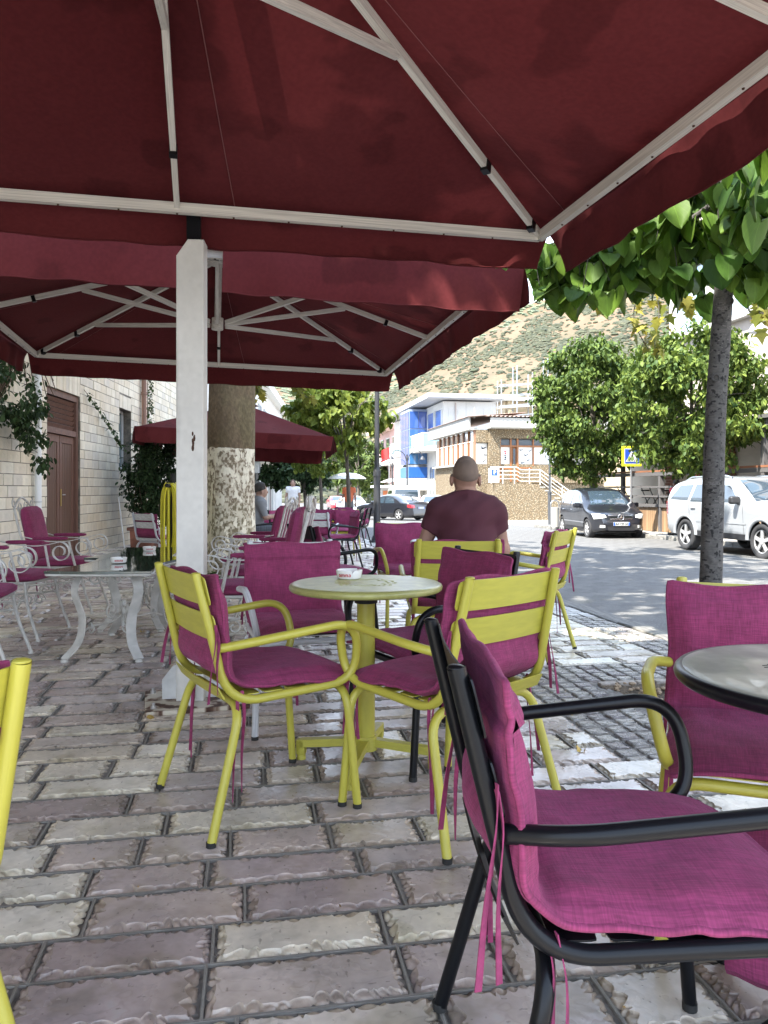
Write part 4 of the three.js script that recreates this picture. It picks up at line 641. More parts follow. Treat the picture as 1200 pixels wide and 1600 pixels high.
{ // ivy and shrubs against the wall
  const iv = thing('ivy', 'dark glossy climbing ivy hanging on the wall left of the brown door', 'plant', leftPt(11.2, 0.0, 0.0), Lrot);
  const stems = []; for (let k = 0; k < 9; k++) { const a = V3(rr(-1.4, 0.6), 3.3, rr(0.1, 0.3)); stems.push(spline([V3(-1.5, 0, 0.06), V3(-1.2, 1.6, 0.1), a.clone().lerp(V3(-1, 2.2, 0.15), 0.5), a, a.clone().add(V3(rr(-0.2, 0.5), rr(-0.9, -0.4), rr(0.1, 0.35)))], 0.007, 26, 5)); } mesh('stem', stems, mat(0.12, 0.08, 0.05, 0.9), iv);
  const ic = [...clumps(34, V3(-0.75, 2.45, 0.28), V3(0.95, 0.75, 0.3), 0.2), ...clumps(12, V3(0.15, 1.95, 0.4), V3(0.55, 0.6, 0.25), 0.2)];
  foliage('foliage', iv, LG.oval, leafMat(1, 1, 1, 0.2), 1500, () => { const c = pick(ic); return V3(c.x + gauss() * 0.2, c.y + gauss() * 0.2, Math.max(0.06, c.z + gauss() * 0.16)); }, [0.06, 0.11], tintG([0.025, 0.045, 0.018], [0.07, 0.12, 0.04]), 0.7);
  const sh = thing('potted_shrub', 'large dark evergreen shrub in a terracotta planter against the stone wall', 'plant', leftPt(16.2, terraceY(-15), 0.75), Lrot);
  const pot = mat(0.33, 0.13, 0.085, 0.8, { map: T.blot }); mesh('planter', [extr([[-0.55, 0], [0.55, 0], [0.62, 0.38], [-0.62, 0.38]], 0.4, 0.01).translate(0, 0, -0.2), rbox(1.34, 0.07, 0.52, 0, 0.41, 0, 0.02)], pot, sh); mesh('soil', box(1.2, 0.02, 0.4, 0, 0.43, 0), M.rust, sh);
  const st = []; for (let k = 0; k < 8; k++) st.push(spline([V3(rr(-0.3, 0.3), 0.42, rr(-0.1, 0.1)), V3(rr(-0.5, 0.5), 1.1, rr(-0.2, 0.2)), V3(rr(-0.8, 0.8), 1.9, rr(-0.25, 0.3))], 0.012, 16, 5)); mesh('stem', st, mat(0.1, 0.075, 0.05, 0.9), sh);
  const sc = clumps(90, V3(0.15, 1.45, 0.08), V3(1.35, 1.0, 0.5), 0.3);
  foliage('foliage', sh, LG.oval, leafMat(1, 1, 1, 0.2), 7000, () => { const c = pick(sc); return V3(c.x + gauss() * 0.24, Math.max(0.35, c.y + gauss() * 0.24), c.z + gauss() * 0.2); }, [0.05, 0.1], tintG([0.016, 0.035, 0.014], [0.055, 0.1, 0.035]), 0.5);
  const cr = thing('wall_creeper', 'thin sprays of creeper trailing over the stone wall by the clay pipe', 'plant', leftPt(17.2, 0, 0), Lrot);
  mesh('stem', [spline([V3(1.45, 0.2, 0.1), V3(1.5, 2.2, 0.12), V3(1.45, 3.6, 0.15), V3(1.6, 4.6, 0.12)], 0.01, 30, 5), spline([V3(-0.4, 2.0, 0.1), V3(-1.4, 2.35, 0.07), V3(-2.3, 2.75, 0.05), V3(-2.9, 2.95, 0.05)], 0.006, 30, 5)], mat(0.13, 0.09, 0.06, 0.9), cr);
  foliage('foliage', cr, LG.oval, leafMat(1, 1, 1, 0.25), 420, i => i < 300 ? V3(1.55 + gauss() * 0.22, rr(2.2, 4.6), 0.14 + 0.1 * rnd()) : (() => { const t = rnd(); return V3(-0.4 - 2.4 * t + gauss() * 0.06, 2.0 + 0.9 * t + gauss() * 0.08, 0.07 + 0.05 * rnd()); })(), [0.05, 0.09], tintG([0.03, 0.06, 0.02], [0.1, 0.16, 0.05]), 0.6);
  const wp = thing('garden_stake', 'thin white stake leaning by the terracotta planter', 'stake', leftPt(15.2, terraceY(-14.5), 0.55), Lrot); mesh('stake', rod(V3(0, 0, 0), V3(0.1, 1.05, -0.15), 0.016, 8), M.white, wp);
}
{ // white shop house further along the left side
  const g = thing('shop_house', 'white house with jutting balcony slab and shop doors beyond the old tree', 'building', LB, Lrot);
  const wm = mat(0.72, 0.69, 0.63, 0.9, { map: rep(T.plaster, 0.3) }); mesh('wall', boxUV(box(40, 8.2, 8, 44.1, 3.4, -4.0), 1), wm, g); mesh('roof_parapet', box(40.4, 0.5, 8.7, 44.1, 7.6, -3.85), mat(0.75, 0.72, 0.66, 0.85), g);
  mesh('balcony_slab', box(18, 0.75, 1.5, 49, 3.35, 0.76), wm, g);
  for (let k = 0; k < 9; k++) { const x = 30 + k * 3.2; const d = mesh('shop_door', box(1.5, 2.5, 0.06, x, 0.7, 0.035), k % 3 === 1 ? mat(0.05, 0.05, 0.05, 0.4) : k % 3 ? mat(0.62, 0.6, 0.56, 0.6) : mat(0.42, 0.33, 0.26, 0.6), g); mesh('door_frame', [box(0.1, 2.6, 0.1, x - 0.8, 0.72, 0.05), box(0.1, 2.6, 0.1, x + 0.8, 0.72, 0.05), box(1.7, 0.1, 0.1, x, 2.07, 0.05)], M.white, d); }
  for (let k = 0; k < 9; k++) { const x = 30 + k * 3.2; const w = mesh('window', box(1.3, 1.4, 0.04, x, 5.4, 0.025), phys(0.08, 0.1, 0.12, 0.08), g); mesh('window_frame', [box(0.08, 1.5, 0.08, x - 0.68, 5.4, 0.05), box(0.08, 1.5, 0.08, x + 0.68, 5.4, 0.05), box(1.44, 0.08, 0.08, x, 6.14, 0.05), box(1.44, 0.1, 0.12, x, 4.66, 0.06), box(0.06, 1.4, 0.06, x, 5.4, 0.05)], M.white, w); }
  mesh('air_conditioner', rbox(0.9, 0.6, 0.35, 42.6, 2.3, 0.2, 0.03), M.white, g);
}
{ // yellow hose coil hung beside the old tree
  const p = at(-2.66, 9.6); p.y = terraceY(p.z); const g = thing('hose_coil', 'coiled bright yellow garden hose hanging beside the mast', 'hose', p, -YAW);
  const hm = mat(0.62, 0.56, 0.02, 0.4); const loops = []; for (let k = 0; k < 13; k++) { const o = rr(-0.04, 0.04), w = rr(0.03, 0.09), z = (k - 6) * 0.018, b = rr(0.32, 0.42); loops.push(spline([V3(o - w, 0.85, z), V3(o - w * 0.7, 1.15, z + 0.01), V3(o, 1.24 - rr(0, 0.03), z), V3(o + w * 0.7, 1.15, z - 0.01), V3(o + w, 0.85, z), V3(o + w * 0.7, b + 0.05, z), V3(o, b, z + rr(-0.02, 0.02)), V3(o - w * 0.7, b + 0.05, z)], 0.0125, 60, 8, true)); } mesh('hose_loops', loops, hm, g);
  mesh('hose_post', [cyl(0.03, 0.03, 1.35, 0.02, 0.675, 0, 10), cyl(0.025, 0.025, 0.4, 0, 1.2, 0.0, 10).rotateX(PI / 2).translate(0.0, 1.2, -1.2 + 0.0)], M.rubber, g); mesh('post_foot', cyl(0.18, 0.2, 0.04, 0.02, 0.02, 0, 18), M.rubber, g);
  mesh('reel', cyl(0.22, 0.22, 0.03, 0.02, 0.9, -0.16, 24).applyMatrix4(new THREE.Matrix4().makeTranslation(0, 0.9, -0.16).multiply(new THREE.Matrix4().makeRotationX(PI / 2)).multiply(new THREE.Matrix4().makeTranslation(0, -0.9, 0.16))), M.rubber, g);
}
// ---------------------------------------------------------------- trees
const insideParasol = p => { for (const [xc, d, t, e] of [[-0.6, 1.93, -2.6, 2.15], [-1.46, 6.68, -4.5, 2.2]]) { const c = at(xc, d), r = t * PI / 180, dx = p.x - c.x, dz = p.z - c.z, x = dx * Math.cos(r) - dz * Math.sin(r), z = dx * Math.sin(r) + dz * Math.cos(r); if (Math.abs(x) < e && Math.abs(z) < e) return true; } return false; };
{ // young tree in the pit, big heart-shaped leaves
  const base = at(1.70, 4.03), g = thing('street_tree', 'young street tree with large heart-shaped leaves in the soil pit by the kerb', 'tree', V3(base.x, -0.03, base.z), 0, 'street trees along the terrace kerb');
  const L = p => V3(p.x - base.x, p.y + 0.03, p.z - base.z), P = (u, v, d) => L(px(u, v, d));
  const limeBark = tex(512, (u, v) => { const a = fbm(u * 9, v * 30, 0, 4, 501), f = fbm(u * 40, v * 200, 0, 2, 502), slit = sstep(0.66, 0.72, fbm(u * 34, v * 75, 0, 2, 503)), lich = sstep(0.72, 0.78, fbm(u * 26, v * 120, 0, 3, 504)) * sstep(0.42, 0.2, v); return clamp(0.5 + 0.3 * a + 0.2 * f - 0.4 * slit + 0.45 * lich, 0, 1); });
  const bark = mat(0.125, 0.115, 0.105, 0.9, { map: rep(limeBark, 2, 1.1), bumpMap: rep(T.barkBump, 1, 2), bumpScale: 0.012 });
  mesh('trunk', taper([V3(0, 0, 0), P(1112, 850, 4.03), P(1119, 640, 4.03), P(1130, 460, 4.03), P(1137, 350, 4.03), P(1130, 285, 4.03)], 0.061, 0.044, 60, 18, 0.025), bark, g);
  const knots = []; for (const [u, v] of [[1126, 500], [1118, 590], [1140, 470]]) { const p = P(u, v, 3.985); knots.push(new THREE.TorusGeometry(0.018, 0.006, 6, 14).rotateY(-YAW).translate(p.x, p.y, p.z)); } mesh('bark_knots', knots, bark, g);
  const limbs = [[[1132, 300], [1100, 260], [1060, 200], [1020, 120]], [[1128, 310], [1092, 335], [1060, 355], [1000, 385], [930, 405], [870, 420]], [[1134, 300], [1165, 250], [1195, 190], [1240, 120]], [[1136, 320], [1180, 330], [1230, 330]], [[1130, 290], [1130, 230], [1110, 120], [1100, 0]]];
  const dd = [[4.03, 4.2, 4.3, 4.4], [4.03, 4.15, 4.25, 4.4, 4.6, 4.75], [4.03, 3.9, 3.7, 3.5], [4.03, 3.8, 3.5], [4.03, 4.1, 4.1, 4.1]], pathsL = limbs.map((l, i) => l.map((q, k) => P(q[0], q[1], dd[i][k])));
  pathsL.forEach((pts, i) => mesh('limb', taper(pts, [0.03, 0.02, 0.03, 0.022, 0.036][i], 0.006, 24, 8, 0.03), bark, g));
  // leaves hang along the limbs and fill the crown above
  const lm = [leafMat(0.11, 0.22, 0.022, 0.5), leafMat(0.075, 0.17, 0.018, 0.45), leafMat(0.16, 0.28, 0.03, 0.55), leafMat(0.045, 0.11, 0.015, 0.4)];
  const twigs = [], leaves = [];
  const cl = []; for (const pts of pathsL) { const c = new THREE.CatmullRomCurve3(pts); for (let k = 0; k < 26; k++) { const p = c.getPoint(rr(0.25, 1)); cl.push(p.add(V3(gauss() * 0.3, gauss() * 0.2, gauss() * 0.3))); } }
  for (let k = 0; k < 130; k++) { const a = rr(0, 2 * PI), r = 1.75 * Math.sqrt(rnd()), y = 2.55 + 2.3 * rnd() * (1.1 - 0.35 * r); cl.push(V3(Math.cos(a) * r + 0.1, y, Math.sin(a) * r)); }
  for (const [u, v, d, n] of [[870, 428, 4.9, 8], [905, 425, 4.8, 9], [940, 430, 4.7, 9], [975, 425, 4.6, 9], [1010, 415, 4.5, 9], [1045, 410, 4.4, 9], [1075, 385, 4.35, 8], [1000, 370, 4.6, 8], [1040, 345, 4.5, 8], [1080, 320, 4.4, 7], [1165, 330, 3.6, 7], [1185, 380, 3.6, 7], [1190, 300, 3.3, 6], [1160, 420, 3.8, 6], [1195, 430, 3.7, 6], [1180, 260, 3.2, 5], [1150, 270, 3.3, 4], [850, 425, 5.1, 5], [1070, 430, 4.3, 4], [1100, 400, 4.3, 4]]) for (let k = 0; k < n; k++) cl.push(P(u + rr(-30, 30), v + rr(-32, 22), d + rr(-0.3, 0.4)));
  for (const c of cl) { const n = 2 + Math.floor(rnd() * 3); for (let k = 0; k < n; k++) { const p = c.clone().add(V3(gauss() * 0.13, gauss() * 0.1, gauss() * 0.13)), w = V3(p.x + base.x, p.y - 0.03, p.z + base.z); if (w.y < 2.13 || (insideParasol(w) && w.y > 1.95)) continue; leaves.push({ p, s: rnd() < 0.3 ? rr(0.055, 0.085) : rr(0.085, 0.145), e: [rr(0.55, 1.45), rr(0, 2 * PI), rr(-0.4, 0.4)], m: Math.floor(rnd() * 4), v: w }); } if (rnd() < 0.5) twigs.push(rod(c.clone(), c.clone().add(V3(gauss() * 0.12, 0.12 + 0.1 * rnd(), gauss() * 0.12)), 0.0028, 5)); }
  mesh('twigs', twigs, bark, g);
  const vis = l => { const d = l.v.x * SA - l.v.z * CA, xc = l.v.x * CA + l.v.z * SA, u = 600 + xc / d * FPX, v = YH - (l.v.y - HC) / d * FPX; return d > 0.5 && u > 820 && u < 1240 && v > 120 && v < 500 ? l.s / d : 0; };
  leaves.sort((a, b) => vis(b) - vis(a));
  leaves.slice(0, 300).forEach(l => { const o = mesh('leaf', LG.heart, lm[l.m], g); o.position.copy(l.p); o.rotation.set(...l.e, 'YXZ'); o.scale.setScalar(l.s); });
  const rest = leaves.slice(300), im = foliage('leaf', g, LG.heart, leafMat(1, 1, 1, 0.42), rest.length, i => rest[i].p, [0.1, 0.165], tintG([0.05, 0.12, 0.018], [0.15, 0.26, 0.03]), 0.7);
}
{ // old plane tree with lime-washed foot
  const base = at(-2.02, 10.0); base.y = terraceY(base.z) - 0.04; const g = thing('plane_tree', 'thick old plane tree trunk with flaking white limewash on its foot', 'tree', base, 0);
  const limeTex = tex(1024, (u, v) => { // bark above, patchy limewash below
    const y = v * 4.2, e = 1.72 + 0.09 * (fbm(u * 10, v * 6, 0, 3, 401) - 0.5), f = fbm(u * 34, v * 44, 0, 5, 402), fine = fbm(u * 80, v * 130, 0, 3, 403), moss = sstep(0.45, 0.65, fbm(u * 4, v * 6, 0, 4, 404));
    let b = [0.19, 0.135, 0.08].map((c, i) => c * (0.65 + 0.8 * fine) * (i === 1 ? 1 + 0.12 * moss : 1)); b = b.map(c => Math.pow(c, 1 / 2.2) * 0.82);
    if (y < e) { const thick = sstep(0.56, 0.6, f), thin = 0.6 * sstep(0.34, 0.62, fine) + 0.2; const k = Math.max(thick, thin * (0.6 + 0.4 * sstep(0.2, 0.9, y))); b = b.map((c, i) => lerp(c, [0.86, 0.84, 0.77][i], k)); }
    return b;
  });
  const limeBump = tex(512, (u, v) => 0.4 * fbm(u * 15, v * 26, 0, 5, 402) + 0.6 * fbm(u * 60, v * 90, 0, 3, 403), false);
  const H = 4.2, tg = grid(64, 70, (u, v) => { const a = u * 2 * PI, y = v * H, flare = 1 + 0.28 * Math.exp(-y * 3.2), r = lerp(0.325, 0.27, v) * flare * (1 + 0.035 * Math.sin(a * 3 + v * 3) + 0.03 * Math.sin(a * 5 - v * 5) + 0.05 * (fbm(u * 0 + Math.cos(a) * 2 + 20, Math.sin(a) * 2 + v * 6 + 20, 0, 3, 6) - 0.5)); return V3(Math.cos(a) * r + 0.06 * v, y, -Math.sin(a) * r - 0.03 * v); });
  mesh('trunk', tg, mat(1, 1, 1, 0.95, { map: limeTex, bumpMap: limeBump, bumpScale: 0.02, side: THREE.DoubleSide }), g);
  const bark = mat(0.2, 0.18, 0.14, 0.95, { map: T.bark, bumpMap: T.barkBump, bumpScale: 0.01 }), cl = [];
  for (let k = 0; k < 9; k++) { const a = k * 0.7 + rr(-0.2, 0.2), r = rr(3, 5.2), y = rr(6.5, 10.5), e = V3(Math.cos(a) * r, y, Math.sin(a) * r), pts = [V3(0.05, 3.9, -0.03), V3(Math.cos(a) * r * 0.3, 5.1, Math.sin(a) * r * 0.3), e.clone().multiplyScalar(0.7).setY(y * 0.8), e]; mesh('limb', taper(pts, 0.15, 0.03, 20, 9, 0.04), bark, g); const c = new THREE.CatmullRomCurve3(pts); for (let q = 0; q < 26; q++) cl.push(c.getPoint(rr(0.45, 1)).add(V3(gauss() * 1.3, gauss() * 1.1, gauss() * 1.3))); }
  cl.push(...clumps(110, V3(0.4, 8.6, -0.5), V3(5.8, 3.0, 5.6), 0.5), ...clumps(80, V3(-1.9, 7.9, 5.9), V3(3.2, 1.7, 3.2), 0.2));  // second clump group added out of view to shade valance and paving
  mesh('limb', taper([V3(0.05, 3.9, -0.03), V3(-0.8, 5.3, 1.8), V3(-1.5, 6.8, 4.2), V3(-2.0, 8.0, 7.0)], 0.16, 0.03, 24, 9, 0.04), bark, g);  // unseen limb added to carry the shading clumps
  foliage('foliage', g, LG.plane, leafMat(1, 1, 1, 0.4), 13500, () => { const c = pick(cl); return V3(c.x + gauss() * 0.6, Math.max(5.2, c.y + gauss() * 0.5), c.z + gauss() * 0.6); }, [0.18, 0.32], tintG([0.08, 0.13, 0.03], [0.24, 0.26, 0.05]), 0.5);
  // low twigs with yellowing leaves that hang into view
  const LP = (u, v, d) => px(u, v, d).sub(base), tw = [], sp = [];
  for (const pts of [[[985, 330, 8.4], [972, 420, 8.3], [948, 470, 8.2], [940, 492, 8.2]], [[1000, 330, 8.6], [1000, 440, 8.4], [990, 500, 8.3], [1012, 545, 8.3]], [[1040, 300, 8.2], [1052, 400, 8.1], [1068, 450, 8], [1075, 480, 8]], [[1010, 400, 8.4], [1030, 490, 8.3], [1022, 520, 8.3], [1026, 560, 8.3]], [[1210, 380, 7], [1190, 440, 7], [1183, 470, 7], [1190, 500, 7]], [[1050, 230, 8], [1060, 270, 8], [1065, 320, 8], [1075, 350, 8]], [[395, 560, 10.6], [402, 590, 10.6], [404, 605, 10.6], [400, 618, 10.6]], [[470, 560, 11.5], [458, 590, 11.5], [470, 612, 11.5], [485, 625, 11.5]], [[920, 400, 8.6], [930, 430, 8.6], [935, 455, 8.6], [928, 470, 8.6]]]) { const q = pts.map(a => LP(...a)), c = new THREE.CatmullRomCurve3([q[0].clone().add(V3(-0.6, 2.2, 0.2)), ...q]); tw.push(new THREE.TubeGeometry(c, 30, 0.006, 5)); for (let k = 0; k < 34; k++) sp.push(c.getPoint(rr(0.35, 1)).add(V3(gauss() * 0.16, gauss() * 0.14, gauss() * 0.16))); }
  mesh('hanging_twigs', tw, bark, g);
  foliage('hanging_leaves', g, LG.plane, leafMat(1, 1, 1, 0.45), sp.length, i => sp[i], [0.08, 0.15], tintG([0.16, 0.2, 0.04], [0.42, 0.36, 0.06]), 0.8);
  const gr = clumps(14, V3(0, 0.1, 0.25), V3(0.6, 0.08, 0.35), 0); const wd = thing('weeds', 'low green weeds round the foot of the old tree', 'plant', base.clone(), 0); wd.userData.kind = 'stuff';
  foliage('weed_leaves', wd, LG.oval, leafMat(1, 1, 1, 0.3), 420, () => { const a = rr(0, 2 * PI), r = rr(0.42, 0.75); return V3(Math.cos(a) * r, 0.03 + rnd() * 0.16, Math.sin(a) * r); }, [0.05, 0.1], tintG([0.04, 0.09, 0.02], [0.12, 0.2, 0.05]), -0.5);
}
function roundTree(name, label, group, u, d, o) { // o: cu,cv crown centre px; ru,rv,rd radii m; n; leaf; tints
  const b = px(u, 765, d), y0 = o.road ? roadY(11.2, b.z) + 0.1 : terraceY(b.z), base = V3(b.x, y0, b.z), g = thing(name, label, 'tree', base, 0, group);
  const c = px(o.cu, o.cv, d).sub(base), bark = mat(0.2, 0.17, 0.14, 0.95, { map: T.bark, bumpMap: T.barkBump, bumpScale: 0.01 });
  mesh('trunk', taper([V3(0, 0, 0), V3(c.x * 0.1, c.y * 0.35, 0), V3(c.x * 0.5, c.y * 0.8, c.z * 0.5), V3(c.x, c.y + o.rv * 0.5, c.z)], o.tr, o.tr * 0.35, 20, 10, 0.04), bark, g);
  const limbs = []; for (let k = 0; k < 7; k++) { const a = k * 0.9, e = V3(c.x + Math.cos(a) * o.ru * 0.75, c.y + rr(-0.3, 0.6) * o.rv, c.z + Math.sin(a) * o.ru * 0.75); limbs.push(taper([V3(c.x * 0.4, c.y * rr(0.55, 0.8), c.z * 0.4), V3((c.x + e.x) / 2, (c.y + e.y) / 2, (c.z + e.z) / 2 + 0.05), e], o.tr * 0.45, o.tr * 0.1, 10, 6)); } mesh('limbs', limbs, bark, g);
  const cl = clumps(o.clumps ?? 70, c, V3(o.ru * 0.88, o.rv * 0.88, o.ru * 0.88), 0.9), cr = o.cr ?? 0.42;
  foliage('crown', g, o.leaf ?? LG.oval, leafMat(1, 1, 1, o.tr2 ?? 0.4), o.n, () => { const q = pick(cl); return V3(q.x + gauss() * cr, q.y + gauss() * cr * 0.8, q.z + gauss() * cr); }, o.size, tintG(...o.tint), o.droop ?? 0.45); return g;
}
const green = [[0.05, 0.10, 0.025], [0.16, 0.24, 0.05]], lime = [[0.13, 0.2, 0.03], [0.30, 0.36, 0.06]], dark = [[0.025, 0.055, 0.02], [0.07, 0.12, 0.04]];
roundTree('street_tree', 'young street tree with lime-green crown beside the black lamp post', 'street trees along the terrace kerb', 546, 21, { cu: 533, cv: 645, ru: 1.5, rv: 1.35, n: 2600, leaf: LG.heart, size: [0.13, 0.2], tint: lime, tr: 0.07, tr2: 0.5, clumps: 60, cr: 0.34, droop: 0.8 });
roundTree('street_tree', 'smaller street tree with lime-green crown behind the dappled parasol', 'street trees along the terrace kerb', 503, 28.5, { cu: 495, cv: 700, ru: 1.45, rv: 1.2, n: 1900, leaf: LG.heart, size: [0.13, 0.2], tint: lime, tr: 0.08, tr2: 0.5, clumps: 45, cr: 0.34, droop: 0.8 });
roundTree('dark_tree', 'dark green spreading tree at the far end of the terrace', null, 479, 44, { cu: 468, cv: 735, ru: 2.3, rv: 1.25, n: 3600, size: [0.2, 0.36], tint: dark, tr: 0.16, clumps: 70, cr: 0.55 });
roundTree('linden_tree', 'dense linden tree behind the black hatchback', 'linden trees across the road', 930, 28.5, { cu: 922, cv: 640, ru: 2.3, rv: 3.1, n: 17000, size: [0.13, 0.22], tint: [[0.05, 0.1, 0.025], [0.2, 0.28, 0.05]], tr: 0.11, road: true, clumps: 230, cr: 0.5, droop: 0.6 });
roundTree('linden_tree', 'dense linden tree over the white off-road car', 'linden trees across the road', 1082, 21.8, { cu: 1080, cv: 626, ru: 2.2, rv: 2.45, n: 17000, size: [0.11, 0.19], tint: [[0.06, 0.12, 0.03], [0.26, 0.34, 0.06]], tr: 0.1, road: true, clumps: 210, cr: 0.48, droop: 0.6 });
for (const [u, d, cu, cv, ru, rv, lab] of [[560, 95, 560, 728, 4.2, 4.0, 'bright green roadside tree at the end of the street'], [597, 110, 600, 735, 4.5, 4.2, 'green roadside tree behind the dark sedan'], [528, 120, 525, 725, 5.5, 4.5, 'tall green tree rising behind the lime-green street trees'], [500, 140, 495, 715, 6.5, 6, 'broad green tree far up the street below the hazy slope']]) roundTree('far_tree', lab, 'trees at the end of the street', u, d, { cu, cv, ru, rv, n: 2200, size: [0.4, 0.75], tint: [[0.07, 0.12, 0.03], [0.2, 0.27, 0.07]], tr: 0.2, clumps: 60, cr: 1.0 });
// ---------------------------------------------------------------- hillsides
{
  const lut = (tab, u) => { for (let i = 0; i < tab.length - 1; i++) if (u <= tab[i + 1][0]) return lerp(tab[i][1], tab[i + 1][1], clamp((u - tab[i][0]) / (tab[i + 1][0] - tab[i][0]), 0, 1)); return tab[tab.length - 1][1]; };
  const ridge = [[100, 640], [420, 640], [560, 632], [640, 596], [700, 560], [745, 530], [820, 500], [900, 470], [970, 448], [1080, 420], [1250, 395], [1700, 380]];
  const P = (u, t) => { const D = lerp(120, 430, t), vr = lut(ridge, u) + 3 * (fbm(u * 0.03, 2, 0, 3, 2) - 0.5) * 2, v = lerp(786, vr, Math.pow(t, 0.88)), p = px(u, v, D); p.y += 3.2 * (fbm(u * 0.02 + 9, t * 9, 0, 4, 31) - 0.5) * Math.sin(PI * t); return p; };
  const hg = grid(120, 50, (u, v) => { if (v > 0.9) { const p = P(lerp(100, 1700, u), 1), q = P(lerp(100, 1700, u), 0), o = p.clone().sub(q).setY(0).normalize(); return p.addScaledVector(o, (v - 0.9) * 600).add(V3(0, -(v - 0.9) * 500, 0)); } return P(lerp(100, 1700, u), v / 0.9); });
  { const uv = hg.attributes.uv; for (let i = 0; i < uv.count; i++) uv.setXY(i, uv.getX(i) * 9, uv.getY(i) * 5); }
  structure('hillside', hg, mat(0.4, 0.375, 0.35, 1, { map: T.hill, side: THREE.DoubleSide }));
  const shrub = new THREE.IcosahedronGeometry(1, 1); { const p = shrub.attributes.position; for (let i = 0; i < p.count; i++) { const k = 0.75 + 0.5 * hash2(Math.round(p.getX(i) * 40), Math.round(p.getY(i) * 40 + p.getZ(i) * 97)); p.setXYZ(i, p.getX(i) * k, p.getY(i) * k * 0.8, p.getZ(i) * k); } shrub.computeVertexNormals(); }
  const n = 16000, im = new THREE.InstancedMesh(shrub, mat(1, 1, 1, 1, { map: T.blot }), n), mm = new THREE.Matrix4(), c = new THREE.Color(); let k = 0;
  while (k < n) { const u = rr(420, 1250), t = Math.pow(rnd(), 0.8) * 0.99, low = fbm(u * 0.018 + 4, t * 7 + 3, 0, 3, 77); if (rnd() > 0.12 + 0.88 * sstep(0.36, 0.7, low + 0.22 * sstep(0.5, 0, t) - 0.05)) continue; const p = P(u, t), s = rr(0.45, 1.5) * (rnd() < 0.05 ? 1.9 : 1); mm.compose(p, new THREE.Quaternion().setFromEuler(new THREE.Euler(0, rr(0, 6), 0)), V3(s, s * rr(0.6, 1), s)); im.setMatrixAt(k, mm); const q = rnd(); c.setRGB(lerp(0.075, 0.14, q), lerp(0.09, 0.14, q), lerp(0.055, 0.085, q)); im.setColorAt(k, c); k++; }
  im.name = 'hillside_shrubs'; im.castShadow = im.receiveShadow = true; tag(im, 'scattered green shrubs over the dry brown hillside', 'shrubs', null, 'stuff'); scene.add(im);
  const ridge2 = [[100, 560], [420, 566], [500, 585], [600, 575], [700, 530], [790, 487], [850, 467], [910, 460], [1000, 450], [1700, 470]];
  const F = (u, t) => px(u, lerp(772, lut(ridge2, u) + 4 * (fbm(u * 0.05, 5, 0, 3, 8) - 0.5), Math.pow(t, 0.9)), lerp(460, 900, t));
  const fg = grid(90, 24, (u, v) => F(lerp(100, 1700, u), v)); { const uv = fg.attributes.uv; for (let i = 0; i < uv.count; i++) uv.setXY(i, uv.getX(i) * 14, uv.getY(i) * 6); }
  structure('far_ridge', fg, mat(0.4, 0.375, 0.35, 1, { map: T.hill, side: THREE.DoubleSide }));
  const n2 = 3500, im2 = new THREE.InstancedMesh(shrub, mat(1, 1, 1, 1), n2); for (let i = 0; i < n2; i++) { const p = F(rr(380, 950), Math.pow(rnd(), 0.7)), s = rr(1.5, 4.2); mm.compose(p, new THREE.Quaternion(), V3(s, s * 0.7, s)); im2.setMatrixAt(i, mm); const q = rnd(); c.setRGB(lerp(0.08, 0.15, q), lerp(0.1, 0.17, q), lerp(0.07, 0.1, q)); im2.setColorAt(i, c); }
  im2.name = 'ridge_shrubs'; im2.castShadow = true; tag(im2, 'dark scrub on the hazy burnt far ridge', 'shrubs', null, 'stuff'); scene.add(im2);
}
// ---------------------------------------------------------------- buildings across the road
const pebble = s => mat(0.46, 0.425, 0.36, 0.95, { map: rep(T.pebble, s * 0.6), bumpMap: rep(T.pebble, s * 0.6), bumpScale: 0.05 });
const glassDark = phys(0.09, 0.11, 0.13, 0.05, { clearcoat: 1 }), glassBlue = phys(0.03, 0.09, 0.3, 0.06, { clearcoat: 1, specularIntensity: 1 }), orangeWood = mat(0.42, 0.17, 0.06, 0.6, { map: T.wood }), paper = mat(0.74, 0.74, 0.72, 0.8), concrete = mat(0.42, 0.41, 0.38, 0.92, { map: T.plaster }), whiteWall = mat(0.58, 0.57, 0.55, 0.9, { map: rep(T.plaster, 0.35) });
function birdGeo(x, y, s, z) { const w = extr([[-1, 0.35], [-0.45, 0.2], [-0.1, -0.02], [0.1, 0.02], [0.55, 0.42], [1.05, 0.5], [0.6, 0.1], [0.25, -0.25], [-0.1, -0.4], [-0.6, -0.75], [-0.35, -0.3], [-0.55, 0.02]], 0.01); w.scale(s, s, 1).rotateZ(rr(-0.3, 0.3)).translate(x, y, z); return w; }
